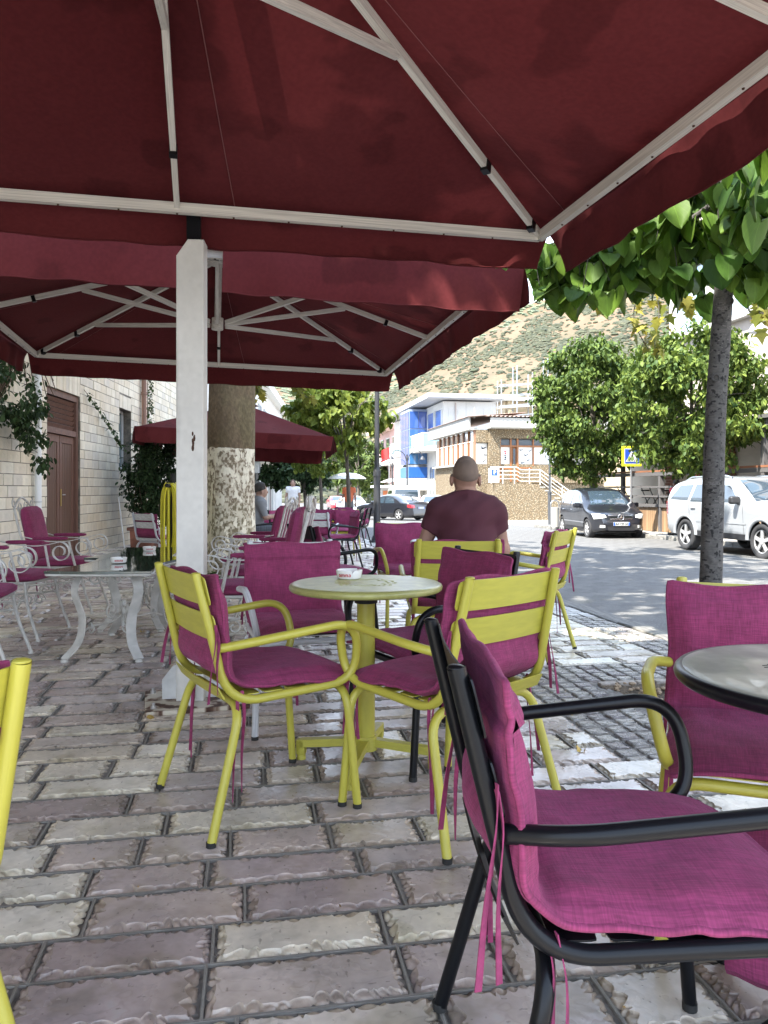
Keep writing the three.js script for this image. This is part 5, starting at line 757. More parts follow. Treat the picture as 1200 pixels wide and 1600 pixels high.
{ // stone-faced cafe with outside stair
  const o = at(5.44, 45), gy = -0.7, g = thing('stone_cafe', 'pebble-faced cafe with orange window frames, papered doors and an outside stair', 'building', V3(o.x, 0, o.z), 0);
  const pm = pebble(0.42); const W = 8;
  mesh('lower_wall', boxUV(box(W, 2.6 - gy, 10, W / 2, (2.6 + gy) / 2, -5.05), 1), pm, g);
  mesh('upper_core', box(W - 0.5, 2.1, 9.3, W / 2 + 0.1, 3.6, -5.15), mat(0.3, 0.27, 0.24, 0.9), g);
  mesh('corner_wall', boxUV(box(0.75, 0.75, 0.3, 0.36, 4.23, -0.2), 1), pm, g); mesh('stone_pier', boxUV(box(0.68, 2.2, 0.5, 1.06, 3.55, -0.12), 1), pm, g);
  mesh('lintel_wall', boxUV(box(W - 1.42, 0.62, 0.42, (W + 1.42) / 2, 4.42, -0.14), 1), pm, g);
  const sill = mesh('apron_wall', boxUV(box(W - 3.4, 1.0, 0.4, (W + 3.4) / 2 - 0.0, 2.0, -0.1), 1), pm, g);
  // papered windows and door
  const frames = []; for (const [x, y0, y1, w] of [[1.44, 1.55, 4.1, 0.09], [2.1, 1.55, 4.1, 0.1], [2.52, 1.55, 4.1, 0.12], [3.5, 2.4, 4.1, 0.08], [5, 2.4, 4.1, 0.08]]) frames.push(box(w, y1 - y0, 0.14, x, (y0 + y1) / 2, -0.1)); frames.push(box(4, 0.1, 0.13, 3.42, 3.66, -0.1), box(2.9, 0.09, 0.12, 3.95, 2.38, -0.1), box(0.6, 0.09, 0.12, 1.77, 2.34, -0.1)); mesh('window_frame', frames, orangeWood, g);
  mesh('transom_glass', box(3.9, 0.36, 0.05, 3.4, 3.88, -0.14), glassDark, g);
  const pa = mesh('papered_window', box(0.72, 1.55, 0.05, 0.32, 3.05, -0.24), paper, g), pb = mesh('papered_window', box(0.58, 1.26, 0.05, 1.77, 2.98, -0.14), paper, g), pc = mesh('papered_window', box(0.95, 1.24, 0.05, 3.03, 3.02, -0.14), paper, g), pd = mesh('papered_window', box(1.45, 1.24, 0.05, 4.25, 3.02, -0.14), paper, g);
  const ink = mat(0.04, 0.04, 0.045, 0.8); const birds = (arr, z, par) => arr.forEach(([x, y, s]) => mesh('printed_bird', birdGeo(x, y, s, z), ink, par));
  birds([[0.45, 3.55, 0.2], [0.2, 2.75, 0.13], [0.5, 2.8, 0.17], [0.55, 2.5, 0.14]], -0.215, pa); birds([[2.75, 3.45, 0.14], [3.05, 3.15, 0.16], [3.2, 2.85, 0.13], [2.85, 2.7, 0.15], [3.3, 3.4, 0.12]], -0.115, pc); birds([[4, 3.3, 0.16], [4.5, 2.9, 0.15]], -0.115, pd);
  for (const [x, c] of [[0.38, mat(0.6, 0.58, 0.52, 0.7)], [0.58, ink]]) mesh('printed_ring', new THREE.TorusGeometry(0.06, 0.022, 6, 20).translate(x, 3.14, -0.214), c, pa);
  for (let k = 0; k < 5; k++) mesh('printed_sign', box(0.1 - 0.012 * (k % 3), 0.085, 0.008, 1.77 + 0.02 * (k % 2), 3.35 - k * 0.12, -0.112), k < 2 ? redInk : ink, pb); mesh('printed_sign', [box(0.05, 0.05, 0.008, 1.7, 2.5, -0.112), box(0.05, 0.05, 0.008, 1.83, 2.5, -0.112)], ink, pb);
  const dr = mesh('door', box(0.3, 2.0, 0.06, 2.31, 2.6, -0.15), orangeWood, g); mesh('door_glass', box(0.14, 1.8, 0.04, 2.33, 2.62, -0.11), glassDark, dr);
  // street-side glazing
  for (let k = 0; k < 8; k++) {
    const z = -0.35 - k * 1.16; const w = mesh('window', [box(0.05, 1.9, 1.1, -0.02, 3.55, z - 0.5)], glassDark, g);
    mesh('mullion', box(0.14, 2.0, 0.12, -0.06, 3.6, z + 0.09), k % 2 ? orangeWood : mat(0.3, 0.16, 0.1, 0.6), w); mesh('glazing_bar', [box(0.06, 0.05, 1.0, -0.07, 3.95, z - 0.5), box(0.06, 1.3, 0.05, -0.07, 3.25, z - 0.35), box(0.06, 1.3, 0.05, -0.07, 3.25, z - 0.7)], mat(0.62, 0.55, 0.48, 0.6), w);
  }
  mesh('window_sill', box(0.35, 0.1, 9.6, -0.1, 2.62, -5.0), concrete, g);
  mesh('fascia', [box(0.12, 0.75, 10, -0.42, 4.98, -5.1), box(0.5, 0.1, 10, -0.2, 4.65, -5.1)], concrete, g);
  mesh('front_fascia', [box(W - 0.5, 0.55, 0.14, W / 2 + 0.35, 4.98, 0.72), box(W - 0.5, 0.12, 0.9, W / 2 + 0.35, 4.72, 0.3)], concrete, g);
  { const rg = grid(90, 2, (u, v) => V3(lerp(0.45, W + 0.4, u), 5.34 + 0.035 * Math.sin(u * 90 * PI / 1.5) + 0.5 * v, lerp(0.9, -6, v))); mesh('corrugated_roof', rg, mat(0.42, 0.3, 0.24, 0.8, { side: THREE.DoubleSide }), g); const r2 = grid(2, 90, (u, v) => V3(lerp(-0.6, 3, u), 5.36 + 0.3 * u + 0.02 * Math.sin(v * 200), lerp(0.2, -10.2, v))); mesh('side_roof', r2, mat(0.42, 0.3, 0.24, 0.8, { side: THREE.DoubleSide }), g); }
  mesh('roof_stub', rod(V3(-0.1, 5.3, -0.2), V3(-0.08, 5.9, -0.2), 0.04, 6), concrete, g);
  // landing, stair and railing
  mesh('landing', boxUV(box(2.7, 1.42 - gy, 1.5, 1.95, (1.42 + gy) / 2, 0.72), 1), pm, g);
  const steps = 10, rise = (1.42 - gy) / steps; for (let k = 0; k < steps; k++) { const h = 1.42 - gy - (k + 1) * rise; if (h > 0.02) mesh('step', boxUV(box(0.3, h, 1.5, 3.46 + k * 0.3, gy + h / 2, 0.72), 1), pm, g); mesh('tread', box(0.33, 0.05, 1.55, 3.47 + k * 0.3, gy + Math.max(h, 0.03) + 0.027, 0.72), concrete, g); }
  const rail = mesh('stair_railing', (() => { const L = []; const zf = 1.42; for (let r = 0; r < 4; r++) { const dy = 0.95 - r * 0.22; L.push(tube([V3(0.35, 1.42 + dy, zf), V3(1.95, 1.42 + dy, zf), V3(2.15, 1.42 + dy - 0.14, zf), V3(3.35, 1.42 + dy - 0.14, zf), V3(6.1, gy + dy + 0.1, zf)], r ? 0.016 : 0.026, 0.05, 60, 6)); } for (const [x, y] of [[0.4, 1.42], [1.1, 1.42], [1.8, 1.42], [2.7, 1.42], [3.35, 1.35], [4.0, 0.85], [4.7, 0.35], [5.4, -0.15], [6.05, gy + 0.05]]) L.push(cyl(0.022, 0.022, 0.9, x, y + 0.45, zf, 8)); return L; })(), mat(0.74, 0.72, 0.68, 0.45), g);
  const sg = thing('parking_sign', 'white sign with blue P hung on the cafe stair railing', 'sign', V3(o.x + 0.55, 2.0, o.z + 1.47), 0); mesh('board', box(0.62, 0.82, 0.03, 0, -0.1, 0), paper, sg); mesh('blue_square', box(0.36, 0.36, 0.01, 0.03, 0.06, 0.021), mat(0.02, 0.08, 0.42, 0.5), sg); const pg = new TextGeometry('P', { font: fontBold, size: 0.24, depth: 0.006, curveSegments: 4 }); pg.translate(-0.05, -0.05, 0.027); mesh('letter', pg, M.white, sg);
}
{ // white house with blue glass bay
  const o = at(4.62, 60), g = thing('blue_glass_house', 'white two-storey house with blue glass bay, balcony and wide flat roof', 'building', V3(o.x, 0, o.z), 0), gy = -0.9;
  mesh('wall', boxUV(box(4.3, 8.0 - gy, 20, 2.15, (8 + gy) / 2, -10), 1), whiteWall, g);
  mesh('roof_slab', [box(6.2, 0.35, 22.4, 1.6, 8.3, -10.2)], mat(0.45, 0.46, 0.49, 0.85, { map: T.plaster }), g); mesh('roof_edge', box(6.3, 0.3, 0.1, 1.6, 8.33, 1.05), mat(0.42, 0.44, 0.52, 0.8), g);
  for (const [z, w] of [[-1.3, 2.0], [-3.9, 2.2]]) { const wn = mesh('blue_window', box(0.06, 2.6, w, -0.02, 6.1, z), glassBlue, g); mesh('window_frame', [box(0.1, 2.75, 0.1, -0.05, 6.1, z - w / 2), box(0.1, 2.75, 0.1, -0.05, 6.1, z + w / 2)], M.white, wn); }
  const bay = mesh('glass_bay', box(1.55, 4.6, 3.6, -0.78, 5.6, -7.2), mat(0.25, 0.3, 0.4, 0.5), g);
  for (let j = 0; j < 3; j++) for (let i = 0; i < 2; i++) mesh('pane', box(0.72, 1.42, 0.05, -1.15 + i * 0.76, 7.0 - j * 1.52, -5.37), phys(0.03 + 0.02 * i, 0.09 + 0.02 * j, 0.3, 0.06, { clearcoat: 1 }), bay);
  for (let j = 0; j < 3; j++) for (let i = 0; i < 3; i++) mesh('pane', box(0.05, 1.42, 1.1, -1.58, 7.0 - j * 1.52, -5.98 - i * 1.2), glassBlue, bay);
  mesh('blue_sign_band', box(1.6, 0.9, 3.8, -0.8, 2.55, -7.2), mat(0.02, 0.1, 0.35, 0.4), g); mesh('white_sign_band', box(1.7, 1.0, 3.9, -0.85, 1.55, -7.2), paper, g);
  mesh('balcony', box(1.5, 0.35, 4.6, -0.75, 4.35, -3.0), whiteWall, g); const br = mesh('balcony_glass', [box(0.04, 0.95, 4.5, -1.45, 5.05, -3.0), box(1.4, 0.95, 0.04, -0.75, 5.05, -0.75)], phys(0.5, 0.7, 0.75, 0.1, { transmission: 0.6, thickness: 0 }), g); mesh('balcony_rail', [box(0.07, 0.07, 4.6, -1.45, 5.56, -3.0), box(1.45, 0.07, 0.07, -0.75, 5.56, -0.75), box(0.06, 1.1, 0.06, -1.45, 5.0, -0.75), box(0.06, 1.1, 0.06, -0.1, 5.0, -0.75)], M.white, br);
  mesh('balcony', box(1.4, 0.3, 5.5, -0.7, 4.3, -12.5), whiteWall, g); mesh('balcony_glass', box(0.04, 1.0, 5.4, -1.35, 5.0, -12.5), phys(0.5, 0.7, 0.75, 0.1, { transmission: 0.6, thickness: 0 }), g);
  for (const z of [-1.2, -3.4]) { const w = mesh('shop_window', box(0.06, 2.6, 1.6, -0.02, 1.6, z), glassDark, g); mesh('window_frame', [box(0.1, 2.7, 0.09, -0.04, 1.6, z - 0.8), box(0.1, 2.7, 0.09, -0.04, 1.6, z + 0.8), box(0.1, 2.7, 0.07, -0.04, 1.6, z)], M.white, w); }
  for (const z of [-6, -8, -11, -13.5]) mesh('shop_window', box(0.06, 1.7, 1.5, -1.62 + (z < -9.2 ? 1.6 : 0), 0.1, z), glassDark, g);
  mesh('rain_pipe', [rod(V3(1.0, 7.9, 0.06), V3(1.0, 3, 0.06), 0.05, 8), rod(V3(5.0, 6.6, 0.06), V3(5.6, 6.6, 0.06), 0.09, 8)], mat(0.4, 0.33, 0.3, 0.7), g);
}
{ // pinkish house further up
  const o = at(2.35, 84), g = thing('pink_house', 'pale pink house with open loggia beyond the blue glass house', 'building', V3(o.x, 0, o.z), 0); const pk = mat(0.62, 0.42, 0.4, 0.9, { map: T.plaster });
  mesh('wall', boxUV(box(14, 9.2, 18, 7, 3.6, -9), 1), pk, g); mesh('roof', box(16, 0.4, 19.5, 6.6, 8.4, -9), mat(0.6, 0.45, 0.4, 0.85), g); for (let k = 0; k < 4; k++) { const w = mesh('window', box(0.06, 2.2, 2, -0.02, 6.2, -2.4 - k * 4), glassDark, g); mesh('window_frame', box(0.12, 0.12, 2.2, -0.05, 7.35, -2.4 - k * 4), M.white, w); mesh('shop_front', box(0.06, 2.4, 2.8, -0.02, 0.6, -2.4 - k * 4), glassDark, g); mesh('awning', box(1.4, 0.06, 3, -0.7, 2.2, -2.4 - k * 4, 0, 0, 0.35), paper, g); } mesh('balcony', box(1.4, 0.9, 16, -0.7, 4.4, -9), whiteWall, g);
  const fl = thing('flag', 'small red flag on a pole before the pink house', 'flag', V3(o.x - 1.9, -1, o.z + 0.5), 0); mesh('pole', rod(V3(0, 0, 0), V3(0, 6.8, 0), 0.05, 8), M.steel, fl); mesh('cloth', grid(8, 5, (u, v) => V3(-u * 0.9, 6.7 - v * 1.3 - u * 0.4, 0.1 * Math.sin(u * 7 + v))), mat(0.5, 0.04, 0.04, 0.8, { side: THREE.DoubleSide }), fl);
}
{ // cream building under scaffolding behind the cafe
  const o = at(10.9, 72), g = thing('scaffolded_house', 'cream unfinished house wrapped in scaffolding behind the cafe', 'building', V3(o.x, 0, o.z), 0); const cm = mat(0.5, 0.4, 0.26, 0.9, { map: T.plaster });
  mesh('wall', boxUV(box(18, 10.5, 12, 9.6, 4.2, -6.4), 1), cm, g); mesh('roof_slab', box(19, 0.35, 13.5, 9.4, 9.6, -6.3), concrete, g); for (let k = 0; k < 4; k++) mesh('window', box(1.2, 1.5, 0.08, 2.2 + k * 3, 7.2, -0.36), mat(0.12, 0.1, 0.08, 0.8), g); for (let k = 0; k < 5; k++) mesh('pillar', box(0.4, 3, 0.4, 1 + k * 3, 7.9, -0.1), cm, g);
  const sm = mat(0.28, 0.3, 0.33, 0.5, { metalness: 0.4 });
  for (let k = 0; k < 5; k++) for (const z of [0.4, 1.5]) mesh('scaffold_pole', rod(V3(-0.4 + k * 1.5, -1, z), V3(-0.4 + k * 1.5, 11.2 + (k % 2) * 1.0 + k * 0.35, z), 0.05, 6), sm, g);
  for (let r = 0; r < 6; r++) for (const z of [0.4, 1.5]) mesh('scaffold_ledger', rod(V3(-0.6, 5.9 + r * 0.95, z), V3(6.2, 6.5 + r * 0.95, z), 0.04, 6), sm, g);
  for (const y of [6.7, 8.6]) mesh('scaffold_deck', box(6.6, 0.08, 1.1, 2.8, y + 0.25, 0.95, 0, 0, 0.08), mat(0.4, 0.36, 0.3, 0.9), g);
  mesh('scaffold_pole', rod(V3(-0.4, 6.6, 0.4), V3(1.1, 8.6, 0.4), 0.035, 6), sm, g);
}
{ // low stalls and shop fronts between the cars and the houses
  const o = at(0.4, 66), g = thing('market_kiosk', 'low white kiosk row with orange panels behind the parked cars', 'kiosk', V3(o.x, roadY(11, o.z), o.z), 0);
  mesh('wall', box(10, 2.2, 2.5, 4.2, 1.1, -1.5), whiteWall, g); mesh('roof', box(10.6, 0.2, 3.2, 4.2, 2.3, -1.3), paper, g); for (const x of [0.4, 4.4]) mesh('orange_panel', box(1.7, 1.5, 0.06, x, 1.2, -0.22), mat(0.55, 0.17, 0.06, 0.6), g); for (const x of [6, 7.3, 8.6]) { const w = mesh('window', box(1.0, 1.0, 0.06, x, 1.3, -0.22), glassDark, g); mesh('window_frame', [box(0.08, 1.1, 0.1, x - 0.52, 1.3, -0.2), box(0.08, 1.1, 0.1, x + 0.52, 1.3, -0.2)], M.white, w); }
}
{ // tall pale house over the wooden terrace, right
  const X = 15.6, g = thing('pale_house', 'tall pale pinkish house with window band behind the linden trees', 'building', V3(X, -0.4, 0), 0); const pm = mat(0.5, 0.43, 0.38, 0.9, { map: rep(T.plaster, 0.3) }), zf = -26.4;
  mesh('wall', boxUV(box(10, 13, 30, 5, 6.5, zf + 15), 1), pm, g);
  mesh('sill_band', box(0.3, 0.16, 16, -0.1, 7.0, zf + 8), whiteWall, g); mesh('upper_band', box(0.25, 0.5, 16, -0.08, 9.6, zf + 8), whiteWall, g);
  for (let k = 0; k < 6; k++) { const z = zf + 1.5 + k * 2.4; const w = mesh('window', box(0.06, 2.2, 1.9, -0.03, 8.2, z), phys(0.25, 0.34, 0.42, 0.05, { clearcoat: 1 }), g); mesh('window_frame', [box(0.12, 2.3, 0.1, -0.05, 8.2, z - 0.95), box(0.12, 2.3, 0.1, -0.05, 8.2, z + 0.95), box(0.1, 2.2, 0.08, -0.05, 8.2, z + 0.1)], M.white, w); }
  for (let k = 0; k < 12; k++) mesh('vent_louvre', box(0.1, 0.05, 1.4, -0.08, 4.6 + k * 0.12, zf + 7.6), mat(0.55, 0.55, 0.55, 0.6), g);
}
{ // wooden terrace of the bar across the road
  const X = 13.75, g = thing('wooden_terrace', 'wooden bar terrace with dark posts, boarded front and slatted screens behind the parked cars', 'terrace', V3(X, 0, 0), 0); const dk = mat(0.1, 0.095, 0.095, 0.7), pl = [mat(0.42, 0.27, 0.15, 0.7, { map: T.wood }), mat(0.36, 0.22, 0.12, 0.7, { map: T.wood }), mat(0.47, 0.31, 0.18, 0.7, { map: T.wood })], rd = mat(0.38, 0.16, 0.08, 0.7, { map: T.wood });
  const gy = z => roadY(11.2, z) + 0.12, z0 = -29, z1 = -13;
  mesh('deck', box(1.8, 0.12, z1 - z0, 0.95, 0.3, (z0 + z1) / 2), pl[1], g);
  for (let z = z0; z < z1; z += 0.142) mesh('front_board', box(0.03, 0.86 + (0.45 - 0.5), 0.132, 0, gy(z) + 0.42, z + 0.07), pick(pl), g);
  for (let k = 0; k <= 6; k++) mesh('post', box(0.13, 3.3, 0.13, -0.02, 1.3, z0 + k * 2.62), dk, g);
  for (const [y, h, m] of [[0.55, 0.1, dk], [0.86, 0.06, dk], [1.18, 0.06, dk], [1.62, 0.12, dk], [1.72, 0.06, rd], [2.9, 0.18, dk]]) mesh('rail', box(0.09, h, z1 - z0, -0.05, y, (z0 + z1) / 2), m, g);
  for (let k = 0; k < 22; k++) mesh('screen_slat', box(0.04, 0.05, 4.6, -0.07, 1.0 + k * 0.09 + (k > 6 ? 0.2 : 0), z1 - 2.9), rd, g);
  mesh('back_wall', box(0.1, 3.3, z1 - z0, 1.78, 1.75, (z0 + z1) / 2), mat(0.6, 0.54, 0.45, 0.9, { map: T.plaster }), g); mesh('roof', box(2.1, 0.1, z1 - z0 + 0.6, 0.85, 3.05, (z0 + z1) / 2), dk, g);
  const bk = mat(0.46, 0.2, 0.12, 0.9, { map: T.mortar }); for (const z of [-26, -22.6, -19.2, -15.8]) for (let r = 0; r < 22; r++) for (let c = 0; c < 2; c++) mesh('brick', box(0.16, 0.095, 0.24, 1.6, 0.42 + r * 0.108, z + c * 0.25 + (r % 2 ? 0.06 : 0)), bk, g);
  // folding chairs and tables on the deck
  const cg = n => { const p = V3(X + n[0], 0.36, n[1]); const c = thing('folding_chair', 'black folding chair on the wooden bar terrace', 'chair', p, n[2], 'folding chairs on the wooden terrace'); mesh('seat', box(0.4, 0.03, 0.4, 0, 0.45, 0), M.black, c); mesh('backrest', [box(0.4, 0.05, 0.02, 0, 0.82, -0.22), box(0.4, 0.05, 0.02, 0, 0.7, -0.21)], M.black, c); for (const s of [-1, 1]) mesh('leg', [bar(V3(s * 0.2, 0, 0.22), V3(s * 0.2, 0.86, -0.24), 0.025), bar(V3(s * 0.2, 0, -0.22), V3(s * 0.2, 0.46, 0.2), 0.025)], M.black, c); return c; };
  for (const n of [[0.5, -25.4, 0.3], [0.6, -24.3, 2.8], [0.5, -23.3, 0.2], [0.7, -22.1, 3.0], [0.5, -27.2, 0.5]]) cg(n);
  for (const z of [-24.8, -22.7]) { const t = thing('bar_table', 'dark square table on the wooden bar terrace', 'table', V3(X + 0.9, 0.36, z), 0, 'tables on the wooden terrace'); mesh('top', box(0.6, 0.04, 0.6, 0, 0.74, 0), dk, t); mesh('leg', [box(0.08, 0.72, 0.08, 0, 0.36, 0), box(0.45, 0.03, 0.45, 0, 0.015, 0)], dk, t); }
  const rs = thing('rose_bush', 'rose bush with pink blossom before the wooden terrace', 'plant', V3(X - 0.5, gy(-21), -20.6), 0); mesh('stem', [spline([V3(0, 0, 0), V3(0.05, 0.9, 0.05), V3(-0.05, 1.75, 0)], 0.015, 14, 5), spline([V3(0, 0.6, 0), V3(0.1, 1.2, 1.0), V3(0, 1.5, 1.9)], 0.012, 14, 5)], mat(0.1, 0.12, 0.05, 0.9), rs); foliage('foliage', rs, LG.oval, leafMat(1, 1, 1, 0.35), 260, () => V3(gauss() * 0.25, 1.35 + gauss() * 0.45, rr(-0.3, 2.1)), [0.06, 0.11], tintG([0.1, 0.16, 0.04], [0.25, 0.3, 0.08]), 0.3); mesh('blossom', [new THREE.IcosahedronGeometry(0.13, 1).scale(1.3, 0.8, 1).translate(-0.1, 1.82, 0.05)], mat(0.6, 0.08, 0.15, 0.8), rs);
}
// ---------------------------------------------------------------- street furniture
{
  const b = px(589, 765, 18.2), lp = thing('lamp_post', 'tall black lamp post at the kerb behind the man in maroon', 'lamp post', V3(b.x, terraceY(b.z), b.z), 0), bm = mat(0.035, 0.037, 0.042, 0.5);
  mesh('base_flange', [cyl(0.17, 0.2, 0.05, 0, 0.025, 0, 18), cyl(0.1, 0.14, 0.12, 0, 0.1, 0, 18)], bm, lp); mesh('lower_tube', cyl(0.082, 0.085, 1.5, 0, 0.85, 0, 20), bm, lp); mesh('collar', [cyl(0.09, 0.095, 0.12, 0, 1.62, 0, 20), cyl(0.06, 0.088, 0.1, 0, 1.73, 0, 20)], bm, lp); mesh('upper_tube', cyl(0.05, 0.058, 3.6, 0, 3.55, 0, 18), bm, lp); mesh('arm', spline([V3(0, 5.3, 0), V3(0.2, 5.7, 0), V3(0.8, 5.8, 0), V3(1.1, 5.6, 0)], 0.035, 24, 8), bm, lp); mesh('lamp_shade', cyl(0.1, 0.26, 0.24, 1.1, 5.45, 0, 20), M.white, lp);
  // bell lamp over the road, right
  const q = px(1184, 519, 17), r = px(1216, 765, 17), g2 = thing('bell_lamp_post', 'street lamp with white bell shade hanging on a curled arm, right of the young tree', 'lamp post', V3(r.x, roadY(11, r.z) + 0.1, r.z), 0); const L = q.clone().sub(g2.position), top = L.y;
  mesh('post', cyl(0.06, 0.08, top + 1.4, 0, (top + 1.4) / 2, 0, 14), bm, g2); mesh('arm', spline([V3(0, top + 1.2, 0), V3(L.x * 0.5, top + 1.15, L.z * 0.5), V3(L.x - 0.22, top + 0.75, L.z), V3(L.x - 0.2, top + 0.45, L.z), V3(L.x, top + 0.4, L.z)], 0.022, 34, 8), bm, g2); mesh('cap', cyl(0.05, 0.07, 0.2, L.x, top + 0.3, L.z, 14), bm, g2); mesh('bell_shade', new THREE.LatheGeometry([[0.06, 0.22], [0.1, 0.18], [0.16, 0.1], [0.185, 0.02], [0.19, 0], [0.17, 0]].map(p => new THREE.Vector2(...p)), 28).translate(L.x, top, L.z), mat(0.62, 0.66, 0.7, 0.35), g2);
  // pedestrian crossing sign
  const s0 = px(987, 713, 25), sg = thing('crossing_sign', 'square yellow and blue pedestrian crossing sign among the linden leaves', 'sign', V3(s0.x, roadY(11.2, s0.z) + 0.1, s0.z), -YAW * 0.6), hh = s0.y - sg.position.y; mesh('pole', cyl(0.035, 0.035, hh + 0.2, 0, (hh + 0.2) / 2, -0.05, 12), M.steel, sg); const bd = mesh('yellow_board', rbox(0.66, 0.66, 0.03, 0, hh, 0, 0.015), mat(0.7, 0.68, 0.02, 0.5), sg); mesh('white_border', box(0.5, 0.5, 0.006, 0, hh, 0.018), M.white, bd); mesh('blue_field', box(0.46, 0.46, 0.006, 0, hh, 0.022), mat(0.015, 0.06, 0.36, 0.5), bd); mesh('white_triangle', extr([[-0.21, -0.18], [0.21, -0.18], [0, 0.19]], 0.006).translate(0, hh, 0.026), M.white, bd);
  mesh('walking_figure', [new THREE.CircleGeometry(0.026, 14).translate(0.01, hh + 0.075, 0.034), extr([[-0.02, 0.045], [0.035, 0.04], [0.03, -0.03], [0.075, -0.1], [0.05, -0.11], [0.0, -0.035], [-0.05, -0.11], [-0.075, -0.1], [-0.03, -0.02]], 0.002).translate(0, hh, 0.033), ...[-0.14, -0.07, 0.0, 0.07, 0.14].map(x => box(0.026, 0.05, 0.002, x, hh - 0.145, 0.034, 0, 0, -x * 2.4))], mat(0.015, 0.015, 0.02, 0.6), bd);
  // bollard posts and bin by the hatchback
  for (const [u, v, d, lab] of [[859, 760, 33, 'slim grey bollard post at the forecourt corner by the hatchback']]) { const p = px(u, v, d), g3 = thing('bollard_post', lab, 'post', V3(p.x, roadY(11, p.z), p.z), 0); mesh('post', [cyl(0.075, 0.08, 1.5, 0, 0.75, 0, 14), cyl(0.05, 0.05, 1.7, 0, 2.3, 0, 12), cyl(0.09, 0.09, 0.08, 0, 1.5, 0, 14)], mat(0.06, 0.065, 0.075, 0.5), g3); }
  const bp = px(867, 790, 31), bin = thing('litter_bin', 'round grey litter bin with hoop handle behind the hatchback', 'bin', V3(bp.x, roadY(11, bp.z), bp.z), 0); mesh('drum', cyl(0.17, 0.16, 0.8, 0, 0.5, 0, 20), mat(0.4, 0.39, 0.37, 0.6), bin); mesh('hoop', [new THREE.TorusGeometry(0.17, 0.03, 8, 20, PI).translate(0, 1.0, 0), cyl(0.03, 0.03, 1.0, -0.17, 0.5, 0, 8), cyl(0.03, 0.03, 1.0, 0.17, 0.5, 0, 8)], M.steel, bin);
  // double scroll lamps far up
  for (const [u, d] of [[636, 58], [613, 72]]) { const p = px(u, 765, d), g4 = thing('scroll_lamp', 'distant street lamp with two curled arms before the shops', 'lamp post', V3(p.x, roadY(11, p.z), p.z), 0, 'distant curled street lamps'); mesh('post', cyl(0.06, 0.09, 4.6, 0, 2.3, 0, 10), bm, g4); for (const s of [-1, 1]) { mesh('arm', spline([V3(0, 4.0, 0), V3(s * 0.3, 4.7, 0), V3(s * 0.9, 4.9, 0), V3(s * 1.2, 4.5, 0)], 0.035, 20, 6), bm, g4); mesh('shade', cyl(0.06, 0.22, 0.25, s * 1.2, 4.35, 0, 12), bm, g4); } }
}
// ---------------------------------------------------------------- cars
const tyreMat = mat(0.03, 0.03, 0.032, 0.85), rimMat = mat(0.55, 0.55, 0.55, 0.35, { metalness: 0.6 }), carGlass = phys(0.03, 0.045, 0.06, 0.04, { clearcoat: 1, specularIntensity: 1 }), trimBlack = mat(0.02, 0.02, 0.022, 0.5), chrome = mat(0.7, 0.7, 0.72, 0.15, { metalness: 1 }), lampGlass = phys(0.62, 0.62, 0.58, 0.12, { clearcoat: 1 }), redLamp = phys(0.45, 0.02, 0.03, 0.15, { clearcoat: 1 });
function carShape(S) {
  const c = new THREE.CatmullRomCurve3(S.top.map(([x, y]) => V3(x, y, 0)), false, 'centripetal', 0.4), pts = c.getSpacedPoints(240), hl = S.L / 2;
  const yt = x => { if (x >= pts[0].x) return pts[0].y; for (let i = 0; i < pts.length - 1; i++) if (x <= pts[i].x && x >= pts[i + 1].x) { const t = (pts[i].x - x) / Math.max(1e-6, pts[i].x - pts[i + 1].x); return lerp(pts[i].y, pts[i + 1].y, t); } return pts[pts.length - 1].y; };
  const plan = x => { const e = clamp((Math.abs(x) - (hl - S.round)) / S.round, 0, 1); return 1 - S.pinch * e ** 2.6; };
  const yb = x => S.bottom + 0.1 * clamp((Math.abs(x) - (hl - 0.45)) / 0.45, 0, 1) ** 2;
  const w0 = (x, y) => { const b = S.belt; let f = y < b ? 1 - 0.05 * ((b - y) / (b - S.bottom)) ** 2 + 0.0 : 1 - (1 - S.tumble) * Math.pow((y - b) / (S.H - b), 1.1); if (Math.abs(y - (b - 0.1)) < 0.1) f += 0.004; return S.W / 2 * plan(x) * f; };
  const rho = x => clamp((yt(x) - S.bottom) * 0.2, 0.06, S.rho ?? 0.13);
  const n = 2.4;
  const zAt = (x, y) => { const t = yt(x), r = rho(x), w = w0(x, Math.min(y, t - r)); if (y <= t - r) return w; if (y >= t) return 0; const s = (y - (t - r)) / r, a = w * 0.5; return w - a + a * Math.pow(Math.max(0, 1 - s ** n), 1 / n); };
  const yAt = (x, z) => { const t = yt(x), r = rho(x), w = w0(x, t - r), a = w * 0.5; z = Math.abs(z); const cr = 0.02 * (1 - (z / w) ** 2); if (z <= w - a) return t + cr; const s = clamp((z - (w - a)) / a, 0, 1); return t - r + r * Math.pow(1 - s ** n, 1 / n) + cr; };
  return { yt, yb, zAt, yAt, w0, rho, hl };
}
